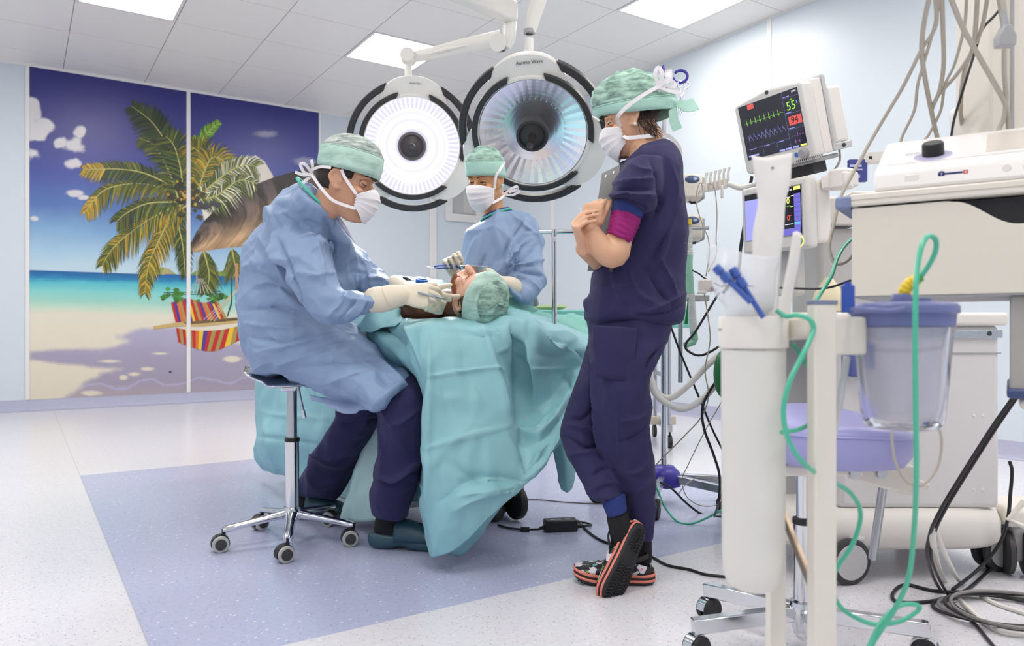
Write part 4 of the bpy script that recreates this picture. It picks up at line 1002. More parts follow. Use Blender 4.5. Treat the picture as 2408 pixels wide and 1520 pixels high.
def build_surgeon():
    t = thing('person', 'seated person in a blue surgical gown bending over the patient from the left', 'person', (-.868, 2.955, 0))
    F = Frame(P(813, 430, 2.66), (.97, -.09, -.22), (.22, -.02, .97), 1.05)
    SK = mat('skin_surgeon', '#cd9c80', .5, sss=.1, var=(30, .07))
    # ---- body: one continuous skin surface (head, neck, trunk, arms, legs; mostly under the gown)
    b = MB(); nk = [(F(-.030, 0, -.05), .058, .058), (F(-.045, 0, -.09), .052, .052), (P(765, 484, 2.77), .046, .048), (P(752, 540, 2.86), .05, .06)]
    head(b, F, nose=.75, neck=nk)
    loft(b, [sec(672, 560, 770, 560, 2.90, .11), sec(610, 680, 770, 670, 2.92, .14), sec(610, 790, 790, 770, 2.95, .14), sec(640, 840, 800, 790, 2.95, .15)], 20, 3)
    limb(b, [(P(715, 590, 2.80), .045), (P(755, 715, 2.70), .04), (P(860, 715, 2.68), .032), (P(905, 702, 2.70), .026)])
    limb(b, [(P(745, 560, 3.05), .055), (P(830, 660, 3.08), .045), (P(925, 672, 3.0), .028)])
    limb(b, [(P(690, 825, 2.88), .07), (P(880, 895, 2.82), .05), (P(938, 940, 2.79), .048), (P(930, 1060, 2.80), .045), (P(918, 1225, 2.87), .024)])
    limb(b, [(P(690, 825, 3.04), .07), (P(845, 905, 3.06), .05), (P(870, 955, 3.07), .05), (P(790, 1080, 3.2), .045), (P(725, 1175, 3.34), .035)])
    me = union(b, .0055, 3); body = link(me, 'body', SK, t, ang=180)
    eyes(F, body, skin=SK, lid=.9)
    # cropped dark hair below the cap
    b = MB(); G = []
    for i in range(9):
        z = .052-.092*i/8; row = []
        for j in range(17):
            ph = math.radians(98+164*j/16); cx, rx, ry = headshell(F, z, .0035)
            if i == 8: rx -= .006; ry -= .006
            row.append(F(cx+rx*math.cos(ph), ry*math.sin(ph), z+(.018 if abs(j-8) > 6 else 0)))
        G.append(row)
    b.grid(G)
    for sd in (1, -1):
        b.grid([[F(headshell(F, z, .003)[0]+headshell(F, z, .003)[1]*math.cos(ph), sd*headshell(F, z, .003)[2]*math.sin(ph), z) for ph in (math.radians(58), math.radians(66), math.radians(74), math.radians(80))] for z in (.06, .04, .022, .008)])
    b.build('hair', HAIRD, t, solid=.004, ang=180)
    cap, CG = cap_shell(F, (.108, -.104, .089, .030, .034), .163, 'theatre_cap', (CAPL, CAPG), t, puff=.012, split=.36, seed=3, flatp=2.5, wr=.0022)
    m, MG = mask(F, t, drop=.034, ext=.84, low=.122)
    def bands(paths, w_, nm='mask_tie'):
        for i, pth in enumerate(paths):
            q = MB(); ribbon(q, pth, w_); q.build(nm, MASK, m)
    bands([[MG[0][0], F(.022, -.079, .006), F(.006, -.083, .030)], [F(-.028, -.088, .028), F(-.07, -.07, .026), F(-.108, -.03, .018), F(-.124, .0, .012)], [MG[-1][1], F(-.0, -.072, -.075), F(-.05, -.066, -.045), F(-.095, -.04, -.012), F(-.122, -.005, .004)], [MG[-1][-2], F(-.02, .075, -.06), F(-.1, .04, -.01), F(-.122, .0, .004)]], .0105)
    bands([[F(-.122, 0, .008), F(-.145, -.02, .03), F(-.160, -.02, .026), F(-.146, -.01, .004), F(-.124, 0, .0)], [F(-.122, 0, .006), F(-.140, -.02, -.006), F(-.168, -.03, -.004)], [F(-.12, 0, .0), F(-.135, -.015, -.025), F(-.14, -.03, -.05)], [F(-.12, 0, .0), F(-.118, -.02, .03), F(-.126, -.02, .05)]], .011)
    # ---- gown: back, lap and both sleeves, one cloth
    b = MB()
    loft(b, [sec(716, 432, 790, 516, 2.75, .10), sec(683, 446, 806, 545, 2.80, .15, .06), sec(640, 486, 828, 575, 2.86, .20, .10), sec(606, 535, 838, 600, 2.92, .225, .1), sec(584, 590, 838, 640, 2.96, .23, .06),
             sec(576, 650, 832, 690, 2.97, .235), sec(569, 712, 822, 728, 2.97, .24), sec(575, 760, 815, 752, 2.97, .245), sec(582, 806, 830, 770, 2.96, .25), sec(600, 852, 800, 778, 2.95, .25)], 32, 4)
    loft(b, [sec(706, 428, 784, 508, 2.70, .10), sec(694, 446, 788, 530, 2.73, .14), sec(660, 480, 800, 560, 2.82, .16)], 26, 4, dome=.1)
    loft(b, [sec(582, 800, 800, 740, 2.96, .24), sec(622, 868, 838, 772, 2.95, .25), sec(690, 890, 872, 798, 2.94, .25), sec(760, 922, 905, 826, 2.91, .25), sec(830, 945, 936, 858, 2.87, .245), sec(892, 958, 966, 890, 2.83, .235)], 30, 4, dome=.25)
    loft(b, [sec(648, 560, 748, 492, 2.80, .10), sec(646, 590, 772, 545, 2.72, .095), sec(662, 625, 784, 600, 2.67, .092), sec(684, 672, 795, 646, 2.64, .09), sec(712, 718, 803, 672, 2.63, .09), sec(748, 752, 808, 682, 2.63, .085),
             sec(782, 763, 822, 684, 2.64, .075), sec(820, 757, 838, 684, 2.65, .068), sec(858, 748, 860, 686, 2.66, .058), sec(884, 734, 876, 686, 2.665, .05)], 26, 4, dome=.15)
    loft(b, [sec(740, 520, 820, 560, 3.02, .10), sec(780, 600, 852, 592, 3.08, .09), sec(800, 660, 872, 620, 3.10, .085), sec(830, 690, 893, 634, 3.08, .075), sec(875, 692, 920, 648, 3.04, .06), sec(915, 684, 936, 658, 3.0, .042)], 22, 4, dome=.15)
    me = union(b, .006, 4)
    crumple(me, 5.5, .009, 3, (1, 1, 1.3)); facets(me, 5.5, .020, 8, (1, 1, 1.2)); facets(me, 12, .006, 3)
    fold(me, [([(650, 560), (672, 610), (690, 660), (712, 712)], 9, -0.0256), ([(612, 560), (640, 600), (668, 660)], 9, 0.0192), ([(590, 610), (630, 650), (672, 690)], 9, 0.0192), ([(600, 680), (650, 672), (690, 690)], 8, -0.0192),
      ([(760, 510), (778, 560), (788, 610), (800, 660)], 8, -0.0224), ([(700, 560), (740, 555), (775, 580)], 7, 0.0160), ([(745, 560), (756, 620), (762, 665)], 7, 0.0192), ([(700, 640), (745, 648), (790, 640)], 7, 0.0160),
      ([(580, 730), (640, 722), (720, 740)], 9, -0.0256), ([(575, 760), (640, 770), (720, 772)], 8, 0.0224), ([(582, 790), (660, 800), (760, 782)], 9, -0.0192), ([(600, 830), (690, 810), (790, 790)], 8, 0.0192), ([(650, 860), (740, 830), (830, 800)], 9, 0.0160),
      ([(690, 870), (770, 850), (860, 850)], 8, -0.0144), ([(760, 905), (840, 880), (920, 880)], 8, 0.0144), ([(770, 745), (800, 715), (812, 690)], 6, 0.0176), ([(800, 755), (826, 722), (840, 700)], 6, -0.0176), ([(826, 750), (850, 725), (862, 706)], 6, 0.0160), ([(845, 745), (868, 715)], 5, -0.0128), ([(800, 700), (840, 705), (880, 712)], 6, 0.0144),
      ([(840, 600), (860, 630), (872, 660)], 6, 0.0160), ([(850, 660), (890, 655), (920, 668)], 6, 0.0160), ([(830, 640), (880, 640)], 5, -0.0144), ([(690, 470), (720, 520), (735, 560)], 8, 0.0128), ([(660, 500), (700, 530), (730, 540)], 7, -0.0128)])
    link(me, 'surgical_gown', GOWN, t, ang=180)
    gn = [o for o in bpy.data.objects if o.parent == t and o.name.startswith('surgical_gown')][0]
    # neck binding, loose hem tail, front placket edge
    b = MB(); neck_ring(b, sec(703, 421, 789, 509, 2.705, .106), .0055); b.build('neck_binding', mat('teal_binding', '#57bfa9', .7), gn)
    sheet('hem_tail', [[(728, 928, 2.86), (760, 935, 2.83), (800, 938, 2.80), (846, 940, 2.78), (900, 955, 2.74)], [(735, 944, 2.85), (770, 952, 2.80), (806, 962, 2.77), (845, 955, 2.76), (905, 962, 2.72)], [(760, 938, 2.84), (782, 960, 2.80), (818, 972, 2.77), (838, 972, 2.76), (846, 960, 2.76)]], mat('gown_inside_pale', '#a9bbdc', .75), gn, k=5, cr=(14, .008), seed=4)
    sheet('placket', [[(788, 508, 2.72), (796, 512, 2.70), (802, 514, 2.70)], [(804, 535, 2.71), (812, 538, 2.69), (818, 540, 2.7)], [(826, 560, 2.74), (832, 566, 2.72), (836, 572, 2.74)]], mat('gown_placket', '#d9dcf0', .7), gn, k=5, cr=None)
    # ---- scrub trousers, one cloth
    b = MB()
    loft(b, [sec(800, 915, 900, 865, 2.86, .07), sec(880, 960, 984, 892, 2.77, .10), sec(890, 1000, 1000, 955, 2.75, .115), sec(888, 1060, 1000, 1035, 2.77, .11), sec(880, 1120, 988, 1110, 2.80, .10), sec(870, 1175, 975, 1165, 2.84, .095), sec(874, 1208, 962, 1216, 2.86, .085)], 24, 4, dome=.12)
    loft(b, [sec(785, 935, 885, 890, 3.06, .08), sec(790, 955, 935, 900, 3.06, .11), sec(786, 985, 905, 975, 3.07, .11), sec(748, 1050, 868, 1040, 3.13, .105), sec(716, 1110, 830, 1105, 3.22, .095), sec(698, 1150, 800, 1168, 3.30, .08)], 24, 4, dome=.12)
    me = union(b, .006, 4); crumple(me, 7, .014, 6, (1, 1, .8)); facets(me, 8, .009, 2, (1, 1, .8))
    fold(me, [([(890, 1120), (930, 1128), (985, 1080)], 8, 0.0320), ([(880, 1130), (930, 1140), (980, 1110)], 7, -0.0224), ([(900, 970), (930, 1000), (990, 960)], 8, 0.0192), ([(720, 1070), (780, 1078), (850, 1040)], 8, 0.0192), ([(790, 990), (820, 1000), (880, 985)], 7, -0.0192), ([(890, 1000), (900, 1060), (896, 1120)], 7, 0.0160)])
    link(me, 'scrub_trousers', NAVYC, t, ang=180)
    # ---- socks, clogs
    CLOG = mat('clog_petrol', '#2c4f5e', .4)
    for (toe, heel, ank, nm) in ((PF(1010, 1292), PF(872, 1290), P(912, 1215, 2.86), 'clog'), (PF(800, 1222), PF(690, 1205), P(722, 1168, 3.33), 'clog')):
        toe = toe.copy(); heel = heel.copy(); heel.z = toe.z = 0
        if nm == 'clog': heel.y = toe.y+.03
        d = (toe-heel); L = .285; d.normalize(); s_ = d.cross(UZ); h = heel+s_*0
        b = MB(); limb(b, [(ank, .040), (h+d*.055+UZ*.085, .042), (h+d*.10+UZ*.075, .040), (h+d*.19+UZ*.06, .038)]); b.ell(h+d*.05+UZ*.07, (.042, .036, .04)); me = union(b, .006, 3); sk = link(me, 'sock', mat('sock_black', '#17161a', .9), t, ang=180)
        b = MB(); b.tube([h+d*.02+UZ*.098-s_*.036, h+d*.045+UZ*.105-s_*.046], .008, 8); b.build('sock_stripe', mat('sock_yellow', '#e0b53a', .9), sk)
        rings = []
        for x, wd, z0, z1, e in ((-.012, .012, .02, .05, 2), (.0, .034, .006, .062, 2.6), (.03, .043, .0, .066, 3), (.08, .043, .0, .062, 3), (.105, .042, .01, .06, 3), (.13, .043, .012, .06, 3), (.16, .046, .0, .058, 3), (.20, .052, .0, .05, 3), (.25, .05, .0, .044, 2.8), (.28, .036, .004, .036, 2.4), (.292, .012, .012, .026, 2)):
            c = h+d*x; r = []
            for k in range(24):
                a = 2*math.pi*k/24; r.append(c+s_*wd*math.copysign(abs(math.cos(a))**(2/e), math.cos(a))+UZ*((z0+z1)/2+(z1-z0)/2*math.copysign(abs(math.sin(a))**(2/e), math.sin(a))))
            rings.append(r)
        b = MB(); b.ring(rings); cg = b.build('clog', CLOG, t, ang=60)
        b = MB(); G = []
        for i in range(9):
            x = .10+.185*i/8; row = []
            for j in range(13):
                a = math.pi*j/12; hh = .115-.06*(i/8)**1.5; ww = (.050 if i < 7 else .04)*(1 if i < 8 else .6); row.append(h+d*x+s_*ww*math.cos(a)+UZ*(.035+(hh-.035)*math.sin(a)**.8))
            G.append(row)
        b.grid(G); b.build('clog_upper', CLOG, cg, solid=.006, ang=60)
        if toe.y < 3.0:
            for k in range(4):
                b = MB(); b.box(h+d*(.165+.024*k)-s_*.0515+UZ*.016, (.012, .004, .007), rz=math.atan2(d.y, d.x)); b.build('sole_vent', BLACK, cg)
            text('clog', h+d*.15-s_*.0515+UZ*.062, d, UZ+s_*.25, .020, 'embossed_mark', CLOG, cg, depth=.001) if False else None
    # ---- gloves: right hand with a needle holder, left hand closed behind it
    b = MB(); wr = P(905, 702, 2.68)
    hand(b, P(938, 694, 2.685), (1, .05, -.02), (.1, .95, -.3), 1, [(.55, .65, .4), (.7, .75, .5), (.8, .85, .5), (.9, .9, .5)], thumb=((.85, .25, .3), .1), sc=1.12, wr=.033, spread=.02)
    limb(b, [(P(880, 706, 2.665), .047, .043), (P(900, 704, 2.668), .047, .042), (P(926, 698, 2.675), .044, .040), (P(944, 695, 2.68), .036, .034)], 20)
    me = union(b, .0038, 2); g = link(me, 'glove', GLOVE, t, ang=180)
    b = MB(); b.tube([P(912, 702, 2.672), P(914, 701, 2.672)], [.0475, .0475], 24); b.build('glove_cuff_edge', GLOVE, g)
    b = MB()
    hand(b, P(985, 706, 2.86), (.94, -.25, -.16), (.25, -.75, .25), -1, [(.15, .25, .2), (.95, 1.25, .9), (1.05, 1.3, .9), (1.15, 1.3, .9)], thumb=((.9, .3, .4), .3), sc=1.12, wr=.03)
    limb(b, [(P(930, 672, 3.0), .042), (P(955, 686, 2.94), .036), (P(985, 706, 2.87), .032)], 18)
    limb(b, [(P(975, 682, 2.86), .016), (P(1005, 690, 2.83), .012), (P(1035, 696, 2.81), .0105), (P(1058, 706, 2.80), .009)], 12)
    me = union(b, .0038, 2); link(me, 'glove', GLOVE, t, ang=180)
    # needle holder in the right hand
    t2 = thing('needle_holder', 'slim steel needle holder in the right glove of the seated surgeon', 'surgical instrument', P(1020, 697, 2.68))
    a, c, e = P(982, 687, 2.66), P(1022, 698, 2.68), P(1063, 705, 2.74)
    b = MB(); b.tube([a, c], [.0028, .0042], 10); b.build('shank', STEEL, t2); b = MB(); b.tube([a+V(0, .012, -.003), c], [.0026, .004], 10); b.build('shank', STEEL, t2)
    b = MB(); b.cyl(c-V(0, .006, 0), c+V(0, .006, 0), .0058); b.build('pivot', STEEL, t2); b = MB(); b.tube([c, e], [.0052, .0016], 10); b.build('jaw', STEEL, t2)
build_surgeon()
# ------------------------------------------------------------------ patient on the table and the assistant beyond
def build_patient():
    t = thing('person', 'patient lying face up on the draped table in a green theatre cap', 'person', P(1122, 700, 2.86))
    F = Frame(P(1121, 700, 2.86), (-.13, -.23, .96), (.48, -.85, -.13), 1.06)
    SK = mat('skin_patient', '#dfae94', .45, sss=.12, var=(40, .07)); IO = mat('skin_iodine_shaded', '#6d4430', .45, sss=.05, var=(18, .2))  # iodine stain below the neck; shade under the gloves is mixed into this brown
    b = MB(); head(b, F, nose=.8, neck=[(F(-.02, 0, -.04), .062), (F(-.035, 0, -.11), .060), (TT(.26, -.03, .94), .065), (TT(.36, -.03, .93), .08)])
    limb(b, [(TT(.30, -.02, .93), .07, .09), (TT(.33, -.14, .915), .075, .085), (TT(.38, -.23, .90), .07, .075)])
    limb(b, [(TT(.30, 0, .92), .07, .12), (TT(.5, 0, .92), .10, .17), (TT(.9, 0, .91), .09, .16), (TT(1.15, 0, .90), .09, .16)])
    limb(b, [(TT(.30, .0, .92), .06), (TT(.34, .18, .90), .07), (TT(.6, .22, .88), .05)])
    for sd in (-1, 1): limb(b, [(TT(1.15, .08*sd, .89), .08), (TT(1.55, .09*sd, .87), .055), (TT(1.85, .09*sd, .85), .04)])
    me = union(b, .0048, 3)
    body = link(me, 'body', [SK, IO], t, ang=180)
    a = coords(me); lim = np.array(F.z); oo = np.array(F.o)
    h = (a-oo) @ lim; f_ = (a-oo) @ np.array(F.x); vi = (h < -.10*F.s)
    mi = [1 if all(vi[v] for v in p.vertices) else 0 for p in me.polygons]; me.polygons.foreach_set('material_index', mi)
    eyes(F, body, skin=SK, lid=1.2, brow=mat('brow_ginger', '#a8643a', .7))
    HG = mat('hair_ginger', '#9c5c34', .6, var=(160, .45), bump=(300, .4)); HB = mat('hair_brown_patient', '#3c271c', .6, var=(160, .4))
    # short ginger beard, side hair
    rnd = random.Random(3); b = MB()
    for k in range(900):
        ph = math.radians(rnd.uniform(28, 92)) ; sd = 1
        z = rnd.uniform(-.118, -.03); cx, rx, ry = headshell(F, z, -.001); p = F(cx+rx*math.cos(ph), sd*ry*math.sin(ph), z)
        d = (F.x*math.cos(ph)+F.y*sd*math.sin(ph)-F.z*.8+V(rnd.uniform(-.5, .5), rnd.uniform(-.5, .5), rnd.uniform(-.5, .5))).normalized()
        b.tube([p, p+d*rnd.uniform(.006, .012)], [.0009, .0003], 4, cap=False)
    b.build('beard', HG, t)
    b = MB()
    for sd in (1, -1):
        G = []
        for i in range(8):
            z = .085-.10*i/7; row = []
            for j in range(9):
                ph = math.radians(62+(40-4*i)*j/8+i*3); cx, rx, ry = headshell(F, z, .004); row.append(F(cx+rx*math.cos(ph), sd*ry*math.sin(ph), z))
            G.append(row)
        b.grid(G)
    G = []
    for i in range(8):
        z = .07-.13*i/7; row = []
        for j in range(15):
            ph = math.radians(105+150*j/14); cx, rx, ry = headshell(F, z, .008); row.append(F(cx+rx*math.cos(ph), ry*math.sin(ph), z))
        G.append(row)
    b.grid(G); b.build('hair', HB, t, solid=.004, ang=180)
    cap, G = cap_shell(F, (.100, -.108, .090, .088, -.035), .152, 'theatre_cap', (CAPL, CAPS), t, rtilt=.035, puff=.010, split=.55, seed=6, flatp=2.2, wr=.004, back=.012)
build_patient()

def build_assistant():
    t = thing('person', 'smiling person in a blue surgical gown standing behind the patient with a steel bowl', 'person', (-.04, 3.38, 0))
    F = Frame(P(1143, 428, 3.32), (-.52, -.80, -.26), (-.08, -.26, .96), .90)
    SK = mat('skin_assistant', '#d6a074', .5, sss=.1, var=(25, .04))
    b = MB(); head(b, F, nose=.55, neck=[(F(-.025, 0, -.05), .054), (F(-.035, 0, -.11), .050), (P(1162, 505, 3.37), .048), (P(1168, 540, 3.4), .07)])
    loft(b, [sec(1125, 545, 1225, 535, 3.4, .08), sec(1115, 640, 1230, 640, 3.4, .10), sec(1120, 760, 1230, 760, 3.4, .10), sec(1115, 850, 1240, 850, 3.4, .12)], 20, 3)
    limb(b, [(P(1225, 550, 3.42), .045), (P(1250, 662, 3.30), .035), (P(1208, 678, 3.14), .025)])
    limb(b, [(P(1118, 560, 3.4), .045), (P(1105, 650, 3.38), .04), (P(1080, 650, 3.26), .03)])
    for x_ in (1112, 1166): limb(b, [(P(x_, 850, 3.4), .075), (P(x_, 1020, 3.38), .05), (P(x_, 1170, 3.4), .038)])
    me = union(b, .0055, 3); body = link(me, 'body', SK, t, ang=180)
    eyes(F, body, skin=SK, lid=.28, squint=.5, brow=mat('brow_black', '#20150f', .7))
    EB = mat('ear_piece', '#bfe3e6', .4); b = MB(); b.box(F(-.012, .086, -.022), (.012, .012, .012)); b.build('ear_tube_clip', EB, t, bevel=.003)
    b = MB(); G = []
    for i in range(7):
        z = .05-.07*i/6; row = []
        for j in range(17):
            ph = math.radians(92+176*j/16); cx, rx, ry = headshell(F, z, .004); row.append(F(cx+rx*math.cos(ph), ry*math.sin(ph), z))
        G.append(row)
    b.grid(G); b.build('hair', HAIRD, t, solid=.004, ang=180)
    cap, CG = cap_shell(F, (.104, -.112, .088, .042, .0), .170, 'theatre_cap', (CAPB, CAPS), t, puff=.010, split=.30, seed=9, flatp=2.5, wr=.0035)
    m, MG = mask(F, t)
    for pth in ([MG[0][-1], F(.035, .086, .03), F(.01, .098, .06), F(-.05, .085, .09)], [MG[-1][-2], F(-.005, .076, -.082), F(-.04, .072, -.07), F(-.09, .03, -.06)], [F(-.04, .072, -.07), F(-.06, .10, -.045), F(-.08, .125, -.035), F(-.09, .12, -.05), F(-.06, .09, -.06)], [F(-.05, .07, -.07), F(-.08, .10, -.075), F(-.10, .13, -.06)]):
        q = MB(); ribbon(q, pth, .011); q.build('mask_tie', MASK, m)
    # scrub collar, gown
    b = MB(); neck_ring(b, sec(1136, 514, 1197, 492, 3.375, .068), .008); b.build('scrub_collar', mat('scrub_purple', '#4a3c86', .8), t)
    b = MB()
    loft(b, [sec(1130, 522, 1206, 494, 3.38, .08), sec(1108, 534, 1230, 504, 3.39, .11), sec(1094, 548, 1256, 524, 3.40, .13), sec(1087, 570, 1270, 560, 3.40, .14), sec(1083, 605, 1268, 610, 3.40, .145), sec(1085, 660, 1262, 665, 3.40, .15), sec(1092, 715, 1250, 715, 3.40, .15), sec(1096, 800, 1250, 800, 3.40, .16), sec(1092, 950, 1256, 950, 3.40, .17), sec(1088, 1090, 1262, 1090, 3.40, .18)], 30, 4, dome=.2)
    loft(b, [sec(1205, 520, 1262, 518, 3.42, .07), sec(1206, 560, 1277, 552, 3.38, .08), sec(1212, 600, 1283, 596, 3.32, .082), sec(1214, 640, 1284, 640, 3.27, .08), sec(1206, 662, 1276, 682, 3.22, .078), sec(1200, 660, 1246, 712, 3.16, .07), sec(1196, 656, 1218, 706, 3.11, .055), sec(1192, 652, 1200, 692, 3.08, .045)], 24, 4, dome=.15)
    loft(b, [sec(1092, 545, 1140, 530, 3.42, .06), sec(1086, 590, 1130, 590, 3.40, .06), sec(1084, 640, 1120, 650, 3.36, .06), sec(1082, 668, 1106, 640, 3.30, .05), sec(1080, 662, 1092, 642, 3.26, .04)], 20, 4, dome=.15)
    me = union(b, .006, 4); crumple(me, 5.5, .008, 13, (1, 1, .8)); facets(me, 5.5, .016, 5, (1, 1, .8))
    fold(me, [([(1232, 512), (1205, 560), (1192, 610), (1186, 650)], 6, 0.0312), ([(1225, 530), (1196, 575), (1183, 610)], 6, -0.0288), ([(1250, 560), (1215, 590), (1192, 622)], 5, 0.0240), ([(1262, 575), (1220, 612), (1200, 630)], 5, -0.0216), ([(1280, 610), (1240, 625), (1205, 622)], 5, 0.0264), ([(1276, 650), (1235, 640), (1208, 636)], 5, -0.0240), ([(1268, 680), (1230, 655), (1205, 650)], 5, 0.0240), ([(1232, 708), (1222, 670), (1215, 645)], 4, -0.0192), ([(1120, 560), (1105, 600), (1096, 640)], 6, 0.0168), ([(1140, 600), (1125, 640)], 5, -0.0144), ([(1160, 590), (1150, 640)], 5, 0.0120), ([(1240, 500), (1262, 545), (1272, 575)], 5, 0.0144), ([(1198, 500), (1230, 530), (1262, 552)], 5, 0.0168)])
    gn = link(me, 'surgical_gown', GOWN, t, ang=180)
    b = MB(); neck_ring(b, sec(1131, 519, 1203, 493, 3.375, .080), .0048); b.build('neck_binding', mat('teal_binding', '#57bfa9', .7), gn)
    b = MB()
    for x_ in (1112, 1166): limb(b, [(P(x_, 1000, 3.4), .10), (P(x_, 1100, 3.4), .09), (P(x_, 1175, 3.4), .075)])
    link(union(b, .009, 3), 'scrub_trousers', NAVYC, t, ang=180)
    for x_ in (1112, 1166):
        c = P(x_, 768, 3.4); b = MB(); limb(b, [(V(c.x, 3.46, .055), .05), (V(c.x, 3.36, .05), .048), (V(c.x, 3.26, .042), .042)]); o = union(b, .006, 2)
        a = coords(o); a[:, 2] = np.maximum(a[:, 2], .002); setco(o, a); link(o, 'clog', DARKG, t, ang=180)
    # gloves
    b = MB(); hand(b, P(1076, 652, 3.24), (-.25, -.35, .75), (.35, -.75, -.35), 1, [(.9, 1.3, .8), (1.1, 1.3, .8), (1.2, 1.35, .8), (1.25, 1.35, .8)], thumb=((.8, -.1, .6), .4), sc=1.02)
    limb(b, [(P(1084, 660, 3.29), .034), (P(1076, 652, 3.24), .028)]); link(union(b, .0038, 2), 'glove', GLOVE, t, ang=180)
    b = MB(); hand(b, P(1187, 668, 3.07), (-.70, -.35, .42), (-.1, .6, -.6), -1, [(.5, .6, .4), (.6, .7, .4), (.7, .8, .5), (.8, .9, .5)], thumb=((.85, .1, .35), .2), sc=.88)
    limb(b, [(P(1207, 677, 3.12), .042, .04), (P(1196, 672, 3.09), .040, .038), (P(1182, 666, 3.06), .030)]); link(union(b, .0038, 2), 'glove', GLOVE, t, ang=180)
    # steel bowl and bipolar forceps in her hands
    b = MB(); c = P(1113, 641, 3.02); b.lathe(c, (.05, -.10, 1), [(.0, -.028), (.034, -.028), (.044, -.02), (.050, .014), (.055, .024), (.056, .026), (.054, .027), (.049, .016), (.042, -.017), (.033, -.024), (.0, -.024)], 40); tag(b.build('steel_bowl', STEEL), 'polished steel bowl held above the patient face by the standing assistant', 'bowl')
    f = thing('bipolar_forceps', 'blue bipolar forceps with slim tips in the raised glove of the assistant', 'surgical instrument', P(1060, 628, 3.17))
    FB = mat('forceps_blue', '#4a6cc0', .4)
    for k, s_ in enumerate((-1, 1)):
        b = MB(); b.tube([P(1082, 628, 3.18), P(1060, 627+s_*3.4, 3.17), P(1032, 628+s_*3, 3.16), P(1020, 628+s_*1.4, 3.16)], [.005, .0048, .004, .003], 10); b.build('arm', FB, f)
        b = MB(); b.tube([P(1022, 628+s_*1.5, 3.16), P(1004, 628+s_*.5, 3.155)], [.0026, .0012], 8); b.build('tip', STEEL, f)
    b = MB(); b.cyl(P(1080, 628, 3.18), P(1096, 629, 3.2), .008); b.build('plug', mat('plug_dark_blue', '#1d2346', .5), f)
build_assistant()
# blue lid and electrode cable on the drape
b = MB(); c = P(991, 665, 3.25); b.lathe(c-UZ*.012, (.1, -.2, 1), [(0, 0), (.024, 0), (.026, .003), (.027, .024), (.026, .027), (.023, .027), (.022, .010), (0, .008)], 30)
tag(b.build('cup', mat('cup_blue', '#1f63b4', .3)), 'small blue plastic cup lying on the drape beside the surgeon gloves', 'cup')
t = thing('electrode_cable', 'thin dark cable with black plug lying on the drape by the blue cup', 'cable', P(960, 658, 3.3))
b = MB(); b.cable([P(930, 659, 3.3), P(945, 655, 3.3), P(953, 657, 3.3)], .0018); b.cable([P(938, 664, 3.28), P(960, 660, 3.27), P(980, 661, 3.26)], .0022); b.build('wire', DARKG, t)
b = MB(); b.tube([P(947, 654, 3.29), P(956, 656, 3.29), P(966, 658, 3.29)], [.006, .0075, .002], 12); b.build('plug', BLACK, t)
